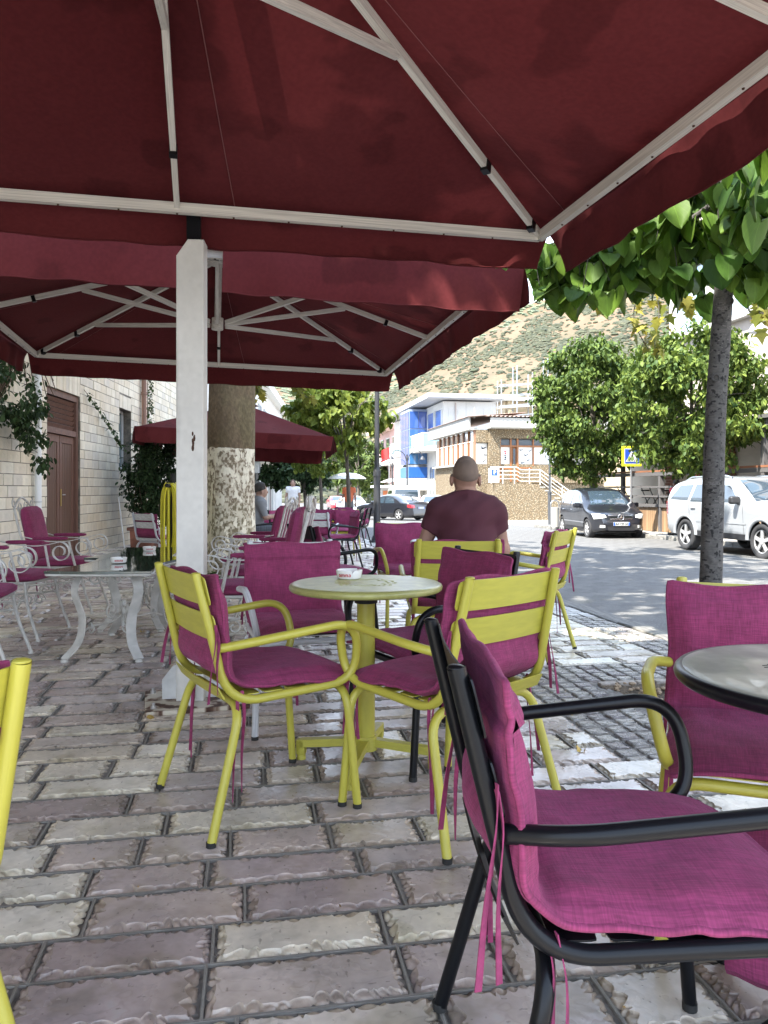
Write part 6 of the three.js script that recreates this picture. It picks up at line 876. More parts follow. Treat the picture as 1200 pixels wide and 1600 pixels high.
function carBody(S, sh) {
  const N = 64, m = 14, pos = [], idx = [], ring = m * 2 + 9;
  const xs = []; for (let i = 0; i <= N; i++) { const t = i / N; xs.push(sh.hl * Math.cos(PI * t) * 0.35 + sh.hl * (1 - 2 * t) * 0.65); }
  for (const x of xs) {
    const b = sh.yb(x), t = sh.yt(x), r = sh.rho(x), right = [];
    for (let k = 0; k <= m - 5; k++) { const y = lerp(b, t - r, k / (m - 5)); right.push([k === 0 ? sh.w0(x, y) * 0.93 : sh.w0(x, y), y]); }
    for (let k = 1; k <= 4; k++) { const a = k / 4.4, y = t - r + r * Math.sin(a * PI / 2), z = sh.zAt(x, Math.min(y, t - 1e-4)); right.push([z, sh.yAt(x, z)]); }
    const half = right, full = [[0, b], ...half.map(p => p), [half[half.length - 1][0] * 0.5, sh.yAt(x, half[half.length - 1][0] * 0.5)], [0, sh.yAt(x, 0)]];
    const loop = [...full.map(([z, y]) => [z, y]), ...full.slice(1, -1).reverse().map(([z, y]) => [-z, y])]; S._n = loop.length; for (const [z, y] of loop) pos.push(x, y, z);
  }
  const R = S._n; for (let i = 0; i < N; i++) for (let k = 0; k < R; k++) { const a = i * R + k, b = i * R + (k + 1) % R, c = a + R, d = b + R; idx.push(a, c, b, b, c, d); }
  for (const [i, f] of [[0, 1], [N, 0]]) { const cI = pos.length / 3; let sy = 0; for (let k = 0; k < R; k++) sy += pos[(i * R + k) * 3 + 1]; pos.push(xs[i], sy / R, 0); for (let k = 0; k < R; k++) { const a = i * R + k, b = i * R + (k + 1) % R; f ? idx.push(cI, a, b) : idx.push(cI, b, a); } }
  let g = new THREE.BufferGeometry(); g.setAttribute('position', new THREE.Float32BufferAttribute(pos, 3)); g.setIndex(idx);
  g = toCreasedNormals(g, 0.7); g.setAttribute('uv', new THREE.Float32BufferAttribute(new Float32Array(g.attributes.position.count * 2), 2)); return g;
}
function car(name, label, pos, turn, S, group) {
  const g = thing(name, label, 'car', pos, turn, group), sh = carShape(S); let body = carBody(S, sh);
  if (S.arches !== false) {
    const ev = new Evaluator(); ev.attributes = ['position', 'normal', 'uv']; ev.useGroups = false; let b = new Brush(body); b.updateMatrixWorld();
    for (const x of [S.xf, S.xr]) for (const s of [-1, 1]) { const cg = new THREE.CylinderGeometry(S.wr * 1.14, S.wr * 1.14, 0.5, 32).rotateX(PI / 2).translate(x, S.wr, s * (S.W / 2 - 0.07)); const k = new Brush(cg.toNonIndexed()); k.updateMatrixWorld(); b = ev.evaluate(b, k, SUBTRACTION); }
    body = b.geometry;
  }
  const bodyM = mesh('body', body, S.paint, g);
  const off = 0.006;
  const quad = (q, map, nu = 10, nv = 8) => grid(nu, nv, (u, v) => { const a = lerp(lerp(q[0][0], q[1][0], u), lerp(q[3][0], q[2][0], u), v), b = lerp(lerp(q[0][1], q[1][1], u), lerp(q[3][1], q[2][1], u), v); return map(a, b); });
  const front = (e = off) => (z, y) => { let lo = 0, hi = sh.hl; for (let i = 0; i < 30; i++) { const m = (lo + hi) / 2; (sh.zAt(m, y) >= Math.abs(z) && sh.yt(m) >= y) ? lo = m : hi = m; } return V3(lo + e, y, z); };
  const rear = (e = off) => (z, y) => { let lo = 0, hi = -sh.hl; for (let i = 0; i < 30; i++) { const m = (lo + hi) / 2; (sh.zAt(m, y) >= Math.abs(z) && sh.yt(m) >= y) ? lo = m : hi = m; } return V3(lo - e, y, z); };
  const side = (s, e = off) => (x, y) => V3(x, y, s * (sh.zAt(x, y) + e)); const top = (e = off) => (x, z) => V3(x, sh.yAt(x, z) + e, z);
  const ds = m => { const c = m.clone(); c.side = THREE.DoubleSide; return c; }; const D = { glass: ds(carGlass), trim: ds(trimBlack), lamp: ds(lampGlass), red: ds(redLamp), chrome: ds(chrome) };
  for (const q of S.sideWin ?? []) for (const s of [-1, 1]) { mesh('side_window', quad(q, side(s)), D.glass, g); }
  if (S.ws) { const [x0, x1, a, b] = S.ws; mesh('windscreen', quad([[x0, -a], [x0, a], [x1, b], [x1, -b]], top(), 14, 12), D.glass, g); }
  if (S.rw) { const [x0, x1, a, b] = S.rw; mesh('rear_window', quad([[x0, -a], [x0, a], [x1, b], [x1, -b]], top(), 14, 12), D.glass, g); }
  if (S.rwFlat) mesh('rear_window', quad(S.rwFlat, rear()), D.glass, g);
  for (const s of [-1, 1]) {
    if (S.head) mesh('headlight', quad(S.head.map(([z, y]) => [z * s, y]), front(0.008)), D.lamp, g); if (S.tail) mesh('tail_light', quad(S.tail.map(([z, y]) => [z * s, y]), rear(0.008)), D.red, g);
    if (S.tailSide) mesh('tail_light', quad(S.tailSide, side(s, 0.008)), D.red, g); if (S.fog) mesh('fog_light', quad(S.fog.map(([z, y]) => [z * s, y]), front(0.012)), D.lamp, g);
    for (const x of S.seams ?? []) mesh('door_seam', quad([[x - 0.004, S.bottom + 0.1], [x + 0.004, S.bottom + 0.1], [x + 0.004, S.belt - 0.02], [x - 0.004, S.belt - 0.02]], side(s, 0.002), 1, 8), D.trim, g);
    for (const x of S.handles ?? []) mesh('door_handle', rbox(0.17, 0.03, 0.03, x, S.belt - 0.1, s * (sh.zAt(x, S.belt - 0.1) + 0.015), 0.01), S.handleMat ?? S.paint, g);
    if (S.strip) mesh('side_strip', quad([[S.strip[0], S.strip[2] - 0.02], [S.strip[1], S.strip[2] - 0.02], [S.strip[1], S.strip[2] + 0.02], [S.strip[0], S.strip[2] + 0.02]], side(s, 0.012), 14, 1), ds(S.stripMat ?? chrome), g);
    if (S.sill) mesh('sill_trim', quad([[S.xf - S.wr * 1.2, S.bottom], [S.xr + S.wr * 1.2, S.bottom], [S.xr + S.wr * 1.2, S.bottom + 0.13], [S.xf - S.wr * 1.2, S.bottom + 0.13]], side(s, 0.012), 10, 2), D.trim, g);
    if (S.mirror) { const [x, y] = S.mirror; mesh('wing_mirror', [rbox(0.13, 0.17, 0.24, x, y + 0.02, s * (S.W / 2 + 0.1), 0.05, 3), rbox(0.07, 0.04, 0.14, x + 0.02, y - 0.06, s * (S.W / 2 - 0.04), 0.015)], S.mirrorMat ?? S.paint, g); }
    if (S.rails) mesh('roof_rail', tube([V3(0.05, S.H - 0.03, s * S.W * 0.33), V3(-0.15, S.H + 0.03, s * S.W * 0.33), V3(-1.55, S.H + 0.01, s * S.W * 0.33), V3(-1.75, S.H - 0.07, s * S.W * 0.33)], 0.018, 0.1, 40, 8), chrome, g);
    if (S.flare) for (const x of [S.xf, S.xr]) mesh('wheel_flare', new THREE.TorusGeometry(S.wr * 1.2, 0.05, 8, 30, PI).scale(1, 1, 0.7).translate(x, S.wr + 0.01, s * (S.W / 2 - 0.02)), S.paint, g);
  }
  if (S.grille) { const gr = mesh('grille', quad(S.grille, front(0.006)), D.trim, g); const zs = S.grille; for (let k = 0; k < 3; k++) { const y = lerp(zs[0][1], zs[3][1], (k + 0.5) / 3), w = lerp(zs[1][0], zs[2][0], (k + 0.5) / 3) * 0.96; mesh('grille_bar', quad([[-w, y - 0.009], [w, y - 0.009], [w, y + 0.009], [-w, y + 0.009]], front(0.016), 12, 1), D.chrome, gr); } if (S.star) { const y = (zs[0][1] + zs[3][1]) / 2, p = front(0.03)(0, y), e = []; for (let k = 0; k < 3; k++) { const a = PI / 2 + k * 2 * PI / 3, l = 0.085; e.push(extr([[Math.cos(a) * l, Math.sin(a) * l], [Math.cos(a + PI / 2) * 0.014, Math.sin(a + PI / 2) * 0.014], [Math.cos(a - PI / 2) * 0.014, Math.sin(a - PI / 2) * 0.014]], 0.012)); } e.push(new THREE.TorusGeometry(0.09, 0.009, 8, 30)); mesh('emblem', merge(e).rotateY(PI / 2).translate(p.x, p.y, 0), chrome, gr); } }
  if (S.intake) mesh('air_intake', quad(S.intake, front(0.008)), D.trim, g);
  if (S.plate) { const [where, y, txt, tilt] = S.plate, p = (where === 'front' ? front : rear)(0.02)(0, y), dir = where === 'front' ? 1 : -1, pl = mesh('number_plate', rbox(0.012, 0.115, 0.52, p.x + dir * 0.01, y, 0, 0.004), M.white, g); for (const s of [-1, 1]) mesh('plate_band', box(0.004, 0.1, 0.045, p.x + dir * 0.0175, y, s * 0.233), mat(0.02, 0.1, 0.5, 0.5), pl); if (txt) { const t = new TextGeometry(txt, { font: fontBold, size: 0.068, depth: 0.003, curveSegments: 3 }); t.computeBoundingBox(); const w = t.boundingBox.max.x; t.translate(-w / 2, -0.033, 0).scale(0.4 / w, 1, 1).rotateY(dir * PI / 2).translate(p.x + dir * 0.0175, y, 0); mesh('plate_text', t, M.rubber, pl); } }
  mesh('underbody', box(S.L - 0.7, 0.12, S.W - 0.55, 0, S.bottom + 0.04, 0), trimBlack, g);
  for (const x of [S.xf, S.xr]) for (const s of [-1, 1]) {
    const R = S.wr, tw = S.tw ?? 0.2, prof = [[R * 0.66, -tw / 2], [R * 0.93, -tw / 2], [R, -tw / 2 + 0.035], [R, tw / 2 - 0.035], [R * 0.93, tw / 2], [R * 0.66, tw / 2], [R * 0.64, 0]].map(p => new THREE.Vector2(...p)); prof.push(prof[0].clone());
    const zc = s * (S.W / 2 - tw / 2 - 0.02), wh = mesh('wheel', new THREE.LatheGeometry(prof, 32).rotateX(PI / 2).translate(x, R, zc), tyreMat, g);
    const zf = zc + s * (tw / 2 - 0.025), sp = [new THREE.TorusGeometry(R * 0.64, 0.014, 6, 30).translate(x, R, zf)]; for (let k = 0; k < 5; k++) { const a = k * 2 * PI / 5 + 0.3; sp.push(box(R * 0.6, S.spoke ?? 0.07, 0.03, R * 0.33, 0, 0).rotateZ(a).translate(x, R, zf)); } sp.push(cyl(R * 0.17, R * 0.17, 0.05, 0, 0, 0, 14).rotateX(PI / 2).translate(x, R, zf)); mesh('rim', sp, rimMat, wh);
    mesh('brake_disc', cyl(R * 0.6, R * 0.6, 0.02, 0, 0, 0, 24).rotateX(PI / 2).translate(x, R, zf - s * 0.06), mat(0.12, 0.12, 0.12, 0.5, { metalness: 0.5 }), wh);
  }
  return g;
}
const blackPaint = phys(0.012, 0.013, 0.018, 0.3, { clearcoat: 1, clearcoatRoughness: 0.04 }), silverPaint = phys(0.36, 0.375, 0.39, 0.35, { metalness: 0.3, clearcoat: 1, clearcoatRoughness: 0.06 }), whitePaint = phys(0.75, 0.75, 0.74, 0.3, { clearcoat: 1, clearcoatRoughness: 0.05 });
const hatch = { L: 3.9, W: 1.77, H: 1.6, bottom: 0.2, belt: 0.98, tumble: 0.76, round: 0.62, pinch: 0.34, wr: 0.315, xf: 1.25, xr: -1.3, paint: blackPaint, star: true,
  top: [[1.94, 0.55], [1.9, 0.7], [1.78, 0.8], [1.45, 0.92], [1.12, 1.02], [0.75, 1.26], [0.35, 1.48], [-0.1, 1.58], [-0.7, 1.6], [-1.25, 1.55], [-1.6, 1.42], [-1.8, 1.1], [-1.9, 0.8], [-1.94, 0.5]],
  sideWin: [[[0.72, 1.02], [-0.28, 1.02], [-0.24, 1.44], [0.22, 1.36]], [[-0.36, 1.02], [-1.12, 1.04], [-1.08, 1.41], [-0.32, 1.44]], [[-1.2, 1.06], [-1.62, 1.12], [-1.5, 1.32], [-1.17, 1.4]]], ws: [1.06, 0.34, 0.66, 0.52], rwFlat: [[-0.6, 1.08], [0.6, 1.08], [0.5, 1.4], [-0.5, 1.4]],
  head: [[0.46, 0.68], [0.8, 0.62], [0.84, 0.8], [0.5, 0.78]], tail: [[0.5, 0.85], [0.72, 0.8], [0.74, 1.05], [0.6, 1.1]], fog: [[0.52, 0.36], [0.66, 0.36], [0.66, 0.44], [0.52, 0.44]], grille: [[-0.36, 0.6], [0.36, 0.6], [0.42, 0.78], [-0.42, 0.78]], intake: [[-0.42, 0.27], [0.42, 0.27], [0.46, 0.4], [-0.46, 0.4]], plate: ['front', 0.48, 'AA 735 IA'], seams: [0.7, -0.32, -1.15], handles: [-0.15, -1.0], handleMat: chrome, strip: [1.0, -1.0, 0.5], mirror: [0.62, 1.02], sill: true };
{ const p = V3(11.72, 0, -24.2); p.y = roadY(11, p.z) + 0.0; car('parked_car', 'small black hatchback parked facing us below the linden tree', p, -PI / 2 - 0.1, hatch, 'cars along the road'); }
const suv = { L: 4.75, W: 1.88, H: 1.74, bottom: 0.36, belt: 1.12, tumble: 0.78, round: 0.42, pinch: 0.2, wr: 0.375, tw: 0.25, xf: 1.43, xr: -1.35, paint: silverPaint, rails: true, flare: true, rho: 0.15,
  top: [[2.37, 0.72], [2.34, 0.96], [2.15, 1.06], [1.6, 1.12], [1.05, 1.17], [0.65, 1.42], [0.22, 1.66], [-0.3, 1.735], [-1.0, 1.74], [-1.7, 1.7], [-2.02, 1.6], [-2.22, 1.25], [-2.33, 1.0], [-2.37, 0.6]],
  sideWin: [[[0.72, 1.17], [-0.2, 1.17], [-0.2, 1.56], [0.25, 1.54]], [[-0.3, 1.17], [-1.12, 1.17], [-1.05, 1.57], [-0.3, 1.57]], [[-1.25, 1.19], [-2.0, 1.22], [-1.72, 1.54], [-1.17, 1.57]]], ws: [0.98, 0.25, 0.7, 0.58], rwFlat: [[-0.68, 1.2], [0.68, 1.2], [0.58, 1.52], [-0.58, 1.52]],
  head: [[0.56, 0.86], [0.84, 0.84], [0.84, 1.02], [0.56, 1.02]], tail: [[0.74, 0.86], [0.9, 0.86], [0.9, 1.16], [0.76, 1.18]], tailSide: [[-2.1, 0.84], [-2.24, 0.84], [-2.2, 1.16], [-2.12, 1.16]], grille: [[-0.45, 0.8], [0.45, 0.8], [0.45, 1.0], [-0.45, 1.0]], intake: [[-0.7, 0.45], [0.7, 0.45], [0.7, 0.6], [-0.7, 0.6]], seams: [0.86, -0.25, -1.15], handles: [-0.05, -0.98], mirror: [0.72, 1.2], mirrorMat: trimBlack, strip: [0.95, -0.88, 0.72], stripMat: silverPaint, sill: true, plate: ['rear', 0.8, ''] };
{ const p = V3(11.35, 0, -15.6); p.y = roadY(11, p.z); car('parked_car', 'white silver off-road car with roof rails parked behind the young tree', p, -PI / 2, suv, 'cars along the road'); }
const sedan = { L: 4.6, W: 1.78, H: 1.45, bottom: 0.2, belt: 0.93, tumble: 0.74, round: 0.6, pinch: 0.26, wr: 0.325, xf: 1.42, xr: -1.34, paint: blackPaint,
  top: [[2.29, 0.55], [2.22, 0.72], [1.95, 0.83], [1.5, 0.92], [1.05, 0.97], [0.65, 1.18], [0.25, 1.38], [-0.2, 1.45], [-0.7, 1.42], [-1.1, 1.28], [-1.5, 1.1], [-1.75, 1.06], [-2.1, 1.04], [-2.22, 0.92], [-2.28, 0.7], [-2.3, 0.45]],
  sideWin: [[[0.66, 0.97], [-0.2, 0.97], [-0.2, 1.34], [0.2, 1.28]], [[-0.28, 0.97], [-1.05, 0.98], [-0.85, 1.28], [-0.26, 1.34]]], ws: [0.98, 0.28, 0.66, 0.52], rw: [-0.78, -1.46, 0.5, 0.62], head: [[0.5, 0.62], [0.8, 0.6], [0.82, 0.76], [0.55, 0.74]], tail: [[0.5, 0.72], [0.8, 0.72], [0.8, 0.9], [0.55, 0.88]], tailSide: [[-2.0, 0.76], [-2.2, 0.74], [-2.16, 0.9], [-2.0, 0.9]], seams: [0.7, -0.24, -1.1], handles: [-0.1, -0.95], mirror: [0.58, 0.98], plate: ['rear', 0.72, ''], sill: true };
{ const p = at(0.45, 44.5); p.y = roadY(8, p.z); car('sedan_car', 'black sedan turning away at the end of the street', p, Math.PI / 2 + 0.62, sedan, 'cars along the road'); }
const van = { L: 5.2, W: 1.95, H: 2.1, bottom: 0.3, belt: 1.15, tumble: 0.86, round: 0.35, pinch: 0.12, wr: 0.34, xf: 1.7, xr: -1.55, paint: whitePaint, arches: false, top: [[2.6, 0.7], [2.55, 1.0], [2.1, 1.2], [1.7, 1.5], [1.2, 1.95], [0.6, 2.08], [-1, 2.1], [-2.3, 2.06], [-2.5, 1.9], [-2.56, 1.2], [-2.6, 0.5]], rwFlat: [[-0.78, 1.2], [0.78, 1.2], [0.74, 1.88], [-0.74, 1.88]], sideWin: [[[1.4, 1.2], [0.4, 1.2], [0.4, 1.75], [1.0, 1.75]], [[0.2, 1.2], [-2.2, 1.2], [-2.2, 1.8], [0.2, 1.8]]], tail: [[0.82, 0.8], [0.93, 0.8], [0.93, 1.4], [0.84, 1.4]], plate: ['rear', 0.7, ''] };
{ const p = at(1.25, 52); p.y = roadY(11, p.z) + 0.0; car('parked_van', 'white minibus with dark rear window behind the black sedan', p, PI / 2 - 0.1, van, 'cars along the road'); }
const mk = (paint, o = {}) => ({ ...sedan, paint, arches: false, ...o });
{ const far = [[3.2, 50, -PI / 2 - 0.25, whitePaint, 'white sedan half hidden behind the man in maroon'], [-2.6, 62, PI / 2, whitePaint, 'small white car parked far up the street beyond the lamp post'], [-3.4, 72, PI / 2, silverPaint, 'silver car parked far up the street beyond the lamp post'], [-4.9, 80, -PI / 2, phys(0.4, 0.03, 0.04, 0.3, { clearcoat: 1 }), 'dark red car far up the street, low between the young trees']]; for (const [x, d, t, m, l] of far) { const p = at(x, d); p.y = roadY(9, p.z); car('far_car', l, p, t, mk(m), 'distant cars up the street'); } }
// ---------------------------------------------------------------- people
function sdfMesh(f, lo, hi, res) { // mesh the zero set of f over a box
  const mc = new MarchingCubes(res, new THREE.MeshBasicMaterial(), false, false, 400000), h = res / 2, n2 = res * res;
  const cx = (lo.x + hi.x) / 2, cy = (lo.y + hi.y) / 2, cz = (lo.z + hi.z) / 2, sx = (hi.x - lo.x) / 2, sy = (hi.y - lo.y) / 2, sz = (hi.z - lo.z) / 2, p = V3();
  for (let k = 0; k < res; k++) for (let j = 0; j < res; j++) for (let i = 0; i < res; i++) { p.set(cx + (i - h) / h * sx, cy + (j - h) / h * sy, cz + (k - h) / h * sz); mc.field[k * n2 + j * res + i] = -f(p); }
  mc.isolation = 0; mc.update(); const n = mc.count, a = new Float32Array(n * 3);
  for (let i = 0; i < n; i++) { a[i * 3] = cx + mc.positionArray[i * 3] * sx; a[i * 3 + 1] = cy + mc.positionArray[i * 3 + 1] * sy; a[i * 3 + 2] = cz + mc.positionArray[i * 3 + 2] * sz; }
  let g = new THREE.BufferGeometry(); g.setAttribute('position', new THREE.BufferAttribute(a, 3)); g = mergeVertices(g, 1e-5); g.computeVertexNormals(); g = g.toNonIndexed(); boxUV(g, 1); return g;
}
const smin = (a, b, k) => { const h = clamp(0.5 + 0.5 * (b - a) / k, 0, 1); return b + (a - b) * h - k * h * (1 - h); };
function cone(p, a, b, r1, r2, sx = 1, sz = 1) { // tapered capsule, optionally widened across x / z about its axis
  const bx = (b.x - a.x), by = b.y - a.y, bz = b.z - a.z, l2 = bx * bx + by * by + bz * bz; let px_ = p.x - a.x, py = p.y - a.y, pz = p.z - a.z; const t = clamp((px_ * bx + py * by + pz * bz) / l2, 0, 1); const dx = (px_ - bx * t) / sx, dy = py - by * t, dz = (pz - bz * t) / sz; return (Math.sqrt(dx * dx + dy * dy + dz * dz) - lerp(r1, r2, t));
}
const ell = (p, c, rx, ry, rz) => { const x = (p.x - c.x) / rx, y = (p.y - c.y) / ry, z = (p.z - c.z) / rz, k = Math.sqrt(x * x + y * y + z * z); return (k - 1) * Math.min(rx, ry, rz); };
function figure(label, pos, turn, J, C, res = 76, group) { // J joints, C colours
  const g = thing('person', label, 'person', pos, turn, group);
  const torso = (p, e) => smin(smin(cone(p, J.pelvis, J.waist, 0.125 + e, 0.118 + e, 1.3, 1), cone(p, J.waist, J.chest, 0.118 + e, 0.135 + e, 1.32, 0.95), 0.05), cone(p, J.shL, J.shR, 0.066 + e, 0.066 + e, 1, 1.15), 0.07);
  const trap = (p, e) => smin(cone(p, J.shL.clone().lerp(J.neck, 0.25), J.neck, 0.06 + e, 0.058 + e), cone(p, J.shR.clone().lerp(J.neck, 0.25), J.neck, 0.06 + e, 0.058 + e), 0.04);
  const arm = (p, s, e) => cone(p, J['sh' + s], J['el' + s], 0.056 + e, 0.043 + e), fore = (p, s) => cone(p, J['el' + s], J['wr' + s], 0.043, 0.028);
  const leg = (p, s, e) => smin(cone(p, J['hip' + s], J['kn' + s], 0.088 + e, 0.06 + e), cone(p, J['kn' + s], J['an' + s], 0.058 + e, 0.04 + e), 0.03);
  const foot = (p, s) => cone(p, J['an' + s].clone().add(V3(0, -0.035, -0.03)), J['to' + s], 0.042, 0.032);
  const h = J.head, ht = J.turn ?? 0, headF = p0 => { const q = p0.clone().sub(h); const x = q.x * Math.cos(ht) - q.z * Math.sin(ht), z = q.x * Math.sin(ht) + q.z * Math.cos(ht); const p = V3(x, q.y, z); let d = ell(p, V3(0, 0.02, -0.012), 0.077, 0.1, 0.098); d = smin(d, ell(p, V3(0, -0.05, 0.025), 0.056, 0.07, 0.068), 0.04); d = smin(d, cone(p, V3(0, 0.005, 0.085), V3(0, -0.03, 0.105), 0.01, 0.015), 0.015); for (const s of [-1, 1]) { d = smin(d, ell(p, V3(s * 0.087, -0.022, -0.008), 0.013, 0.034, 0.022), 0.008); d = Math.max(d, -ell(p, V3(s * 0.03, 0.01, 0.098), 0.016, 0.01, 0.016)); } d = smin(d, cone(p, V3(-0.018, -0.07, 0.085), V3(0.018, -0.07, 0.085), 0.008, 0.008), 0.01); return d; };
  const neckF = p => cone(p, J.neck.clone().add(V3(0, -0.02, 0)), h.clone().add(V3(0, -0.06, -0.015)), 0.058, 0.055);
  const lo = V3(1e9, 1e9, 1e9), hi = V3(-1e9, -1e9, -1e9); for (const k in J) if (J[k].isVector3) { lo.min(J[k]); hi.max(J[k]); } lo.subScalar(0.2); hi.addScalar(0.2);
  const skin = mat(C.skin[0], C.skin[1], C.skin[2], 0.55, { map: T.fine });
  const hands = []; for (const s of ['L', 'R']) { const w = J['wr' + s], d = w.clone().sub(J['el' + s]).normalize(), up = Math.abs(d.y) > 0.9 ? V3(0, 0, 1) : V3(0, 1, 0), sd = d.clone().cross(up).normalize().multiplyScalar(s === 'L' ? 1 : -1); hands.push({ w, d, sd, dn: sd.clone().cross(d).normalize() }); }
  const handF = p => { let m = 9; for (const k of hands) { if (p.distanceTo(k.w) > 0.3) continue; const palm = k.w.clone().addScaledVector(k.d, 0.075); m = Math.min(m, cone(p, k.w, palm, 0.026, 0.034)); for (let f = 0; f < 4; f++) { const a = palm.clone().addScaledVector(k.sd, (f - 1.5) * 0.02), b = a.clone().addScaledVector(k.d, 0.045), c = b.clone().addScaledVector(k.d, 0.025).add(V3(0, -0.02, 0)); m = Math.min(m, cone(p, a, b, 0.009, 0.0085), cone(p, b, c, 0.0085, 0.0075)); } const t0 = k.w.clone().addScaledVector(k.d, 0.03).addScaledVector(k.sd, -0.025), t1 = t0.clone().addScaledVector(k.d, 0.05).addScaledVector(k.sd, -0.025); m = Math.min(m, cone(p, t0, t1, 0.012, 0.009)); } return m; };
  const bodyF = p => { let d = torso(p, -0.012); d = smin(d, trap(p, -0.008), 0.03); d = smin(d, neckF(p), 0.03); for (const s of ['L', 'R']) { d = smin(d, smin(arm(p, s, -0.003), fore(p, s), 0.02), 0.035); d = smin(d, leg(p, s, -0.008), 0.03); d = Math.min(d, foot(p, s)); } return d; };
  const parts = [sdfMesh(bodyF, lo, hi, res), sdfMesh(p => smin(headF(p), neckF(p), 0.02), h.clone().add(V3(-0.15, -0.2, -0.16)), h.clone().add(V3(0.15, 0.17, 0.17)), Math.round(res * 0.8))];
  for (const k of hands) parts.push(sdfMesh(handF, k.w.clone().add(k.d.clone().multiplyScalar(0.07)).subScalar(0.13), k.w.clone().add(k.d.clone().multiplyScalar(0.07)).addScalar(0.13), Math.round(res * 0.85)));
  const body = mesh('body', parts, skin, g);
  const hairF = p => { const q = p.clone().sub(h), x = q.x * Math.cos(ht) - q.z * Math.sin(ht), z = q.x * Math.sin(ht) + q.z * Math.cos(ht); const d = headF(p) - C.hairT; return Math.max(d, 0.01 - q.y + 0.25 * Math.max(0, z + 0.0) - 0.42 * Math.max(0, -z) - 0.0, z - 0.055 - 0.0); };
  mesh('hair', sdfMesh(hairF, h.clone().add(V3(-0.15, -0.12, -0.16)), h.clone().add(V3(0.15, 0.19, 0.17)), Math.round(res * 0.8)), C.hairMat ?? mat(...C.hair, 0.8, { map: T.fine, bumpMap: T.bump, bumpScale: 0.002 }), g);
  const sl = C.sleeve ?? 0.55; const shirtF = p => { const wr = 0.0045 * Math.sin(p.y * 55 + p.x * 22) * Math.sin(p.x * 28 + p.z * 20) + 0.004 * Math.sin(p.y * 21 - Math.abs(p.x) * 30); let d = smin(torso(p, 0.006), trap(p, 0.004), 0.03); for (const s of ['L', 'R']) { const a = J['sh' + s], e = J['el' + s], dir = e.clone().sub(a), L = dir.length(); dir.normalize(); const cut = p.clone().sub(a).dot(dir) - L * sl; d = smin(d, Math.max(arm(p, s, 0.009), cut), 0.035); } d += wr; const nk = p.clone().sub(J.neck).dot(h.clone().sub(J.neck).normalize()) - 0.012; d = Math.max(d, nk, (J.pelvis.y - 0.06) - p.y); return d; };
  mesh('shirt', sdfMesh(shirtF, lo, hi, Math.round(res * 1.15)), mat(...C.shirt, 0.9, { map: T.soft }), g);
  const trF = p => { let d = Math.max(cone(p, J.pelvis, J.waist, 0.128, 0.118, 1.3, 1), p.y - J.pelvis.y - 0.05); for (const s of ['L', 'R']) d = smin(d, leg(p, s, 0.006), 0.03); const ank = Math.min(J.anL.y, J.anR.y); return Math.max(d, ank + (C.shorts ? 0.28 : 0.01) - p.y); };
  mesh('trousers', sdfMesh(trF, lo, hi, Math.round(res * 0.8)), mat(...C.trousers, 0.9, { map: T.weave }), g);
  mesh('shoe', sdfMesh(p => Math.max(foot(p, 'L') - 0.008, p.y - J.anL.y - 0.01), J.toL.clone().add(V3(-0.15, -0.1, -0.35)), J.toL.clone().add(V3(0.15, 0.2, 0.15)), 30), M.rubber, g); mesh('shoe', sdfMesh(p => Math.max(foot(p, 'R') - 0.008, p.y - J.anR.y - 0.01), J.toR.clone().add(V3(-0.15, -0.1, -0.35)), J.toR.clone().add(V3(0.15, 0.2, 0.15)), 30), M.rubber, g);
  return g;
}
const sitting = (o = {}) => ({ pelvis: V3(0, 0.585, 0), waist: V3(0, 0.74, 0.0), chest: V3(0, 0.925, 0.04), neck: V3(0, 1.06, 0.065), head: V3(0, 1.165, 0.095), shL: V3(-0.175, 0.962, 0.05), shR: V3(0.175, 0.962, 0.05), elL: V3(-0.235, 0.74, 0.1), elR: V3(0.275, 0.735, 0.07), wrL: V3(-0.13, 0.755, 0.33), wrR: V3(0.15, 0.755, 0.33), hipL: V3(-0.09, 0.57, 0.03), hipR: V3(0.09, 0.57, 0.03), knL: V3(-0.15, 0.535, 0.45), knR: V3(0.15, 0.535, 0.45), anL: V3(-0.14, 0.085, 0.4), anR: V3(0.14, 0.085, 0.44), toL: V3(-0.15, 0.036, 0.55), toR: V3(0.15, 0.036, 0.6), ...o });
const standing = (o = {}) => ({ pelvis: V3(0, 0.95, 0), waist: V3(0, 1.1, 0), chest: V3(0, 1.3, 0.01), neck: V3(0, 1.46, 0), head: V3(0, 1.58, 0.02), shL: V3(-0.18, 1.39, 0), shR: V3(0.18, 1.39, 0), elL: V3(-0.24, 1.12, -0.02), elR: V3(0.24, 1.12, -0.02), wrL: V3(-0.23, 0.88, 0.08), wrR: V3(0.23, 0.88, 0.08), hipL: V3(-0.09, 0.92, 0), hipR: V3(0.09, 0.92, 0), knL: V3(-0.1, 0.5, 0.03), knR: V3(0.1, 0.5, 0.06), anL: V3(-0.1, 0.085, -0.02), anR: V3(0.1, 0.085, 0.06), toL: V3(-0.11, 0.036, 0.14), toR: V3(0.11, 0.036, 0.2), ...o });
figure('seated man in maroon T-shirt with close-cropped grey hair, back to us', at(0.475, 4.38), heading(-0.02, 1), sitting({ turn: 0.06 }), { skin: [0.42, 0.235, 0.17], hair: [0.19, 0.135, 0.105], hairT: 0.0016, shirt: [0.075, 0.017, 0.028], trousers: [0.05, 0.055, 0.07], sleeve: 0.48 }, 88).scale.set(0.94, 1, 0.97);
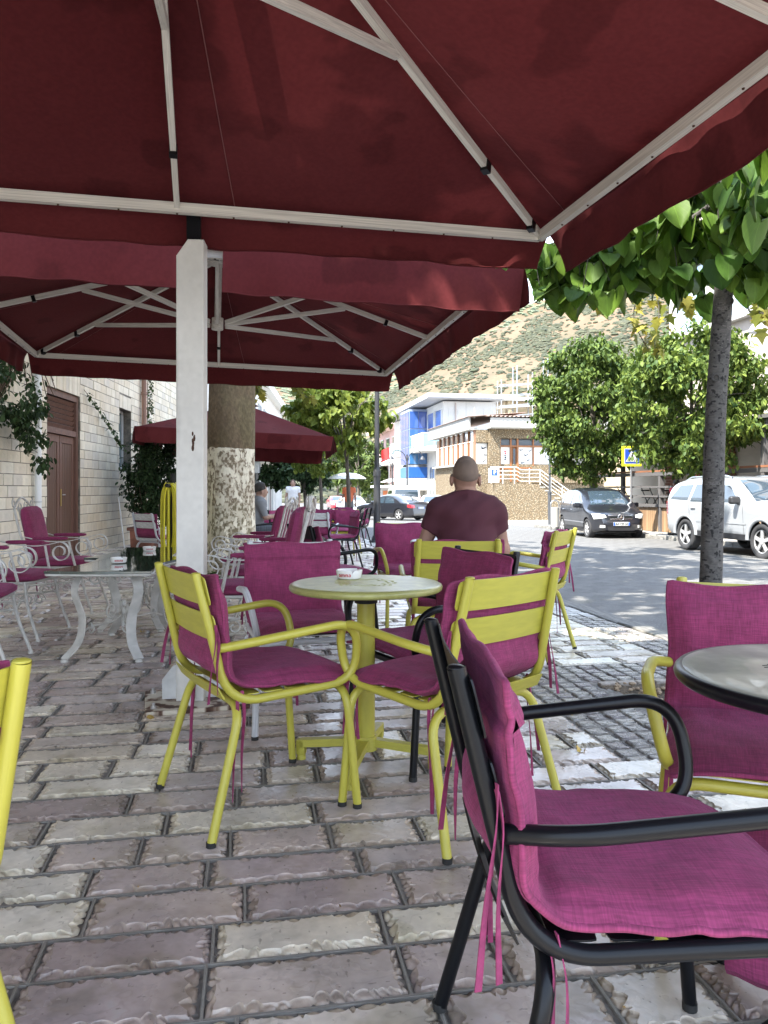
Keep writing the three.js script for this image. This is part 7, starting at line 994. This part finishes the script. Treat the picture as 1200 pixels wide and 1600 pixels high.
{ const p = at(-2.06, 12.3); p.y = terraceY(p.z); figure('seated person in grey top half hidden behind the old tree trunk', p, heading(0.9, 0.4), sitting(), { skin: [0.42, 0.26, 0.19], hair: [0.03, 0.025, 0.02], hairT: 0.014, shirt: [0.19, 0.2, 0.21], trousers: [0.13, 0.15, 0.18], sleeve: 0.95 }, 44, 'people further up the terrace'); const c = placeChair('black tube chair the person in grey sits on', -2.06, 12.3, 0.9, 0.4, 'black', { variant: 0, topTies: false }); }
{ const p = at(-3.2, 27); p.y = terraceY(p.z); figure('standing person in white T-shirt far up the terrace', p, heading(0, -1), standing(), { skin: [0.42, 0.26, 0.19], hair: [0.1, 0.07, 0.05], hairT: 0.012, shirt: [0.72, 0.72, 0.74], trousers: [0.1, 0.1, 0.14] }, 40, 'people further up the terrace'); }
{ const p = at(-1.32, 29); p.y = terraceY(p.z); figure('walking person in orange top under a white parasol', p, heading(0.1, 1), standing({ wrR: V3(0.12, 1.28, 0.18), elR: V3(0.25, 1.1, 0.08) }), { skin: [0.42, 0.26, 0.19], hair: [0.05, 0.035, 0.03], hairT: 0.012, shirt: [0.62, 0.16, 0.07], trousers: [0.2, 0.2, 0.2] }, 40, 'people further up the terrace'); const u = thing('sun_umbrella', 'white hand umbrella held by the person in orange', 'umbrella', p.clone(), heading(0.1, 1)); mesh('canopy', new THREE.SphereGeometry(0.85, 24, 8, 0, 2 * PI, 0, 1.05).scale(1, 0.55, 1).translate(0.1, 1.55, 0.15), mat(0.78, 0.76, 0.74, 0.8, { side: THREE.DoubleSide }), u); mesh('stick', rod(V3(0.13, 1.2, 0.26), V3(0.1, 2.05, 0.15), 0.008, 6), M.steel, u); }
{ const p = at(8.0, 25.2); p.y = roadY(11.2, p.z) + 0.1; p.x = 13.0; p.z = -21.6; p.y = roadY(11.2, p.z) + 0.12; figure('person in red top on the pavement behind the black hatchback', p, heading(-0.5, 1), standing(), { skin: [0.3, 0.18, 0.13], hair: [0.04, 0.03, 0.025], hairT: 0.012, shirt: [0.6, 0.06, 0.09], trousers: [0.06, 0.06, 0.09] }, 40, 'people across the road'); }
shadow(scene);
renderer.render(scene, camera);
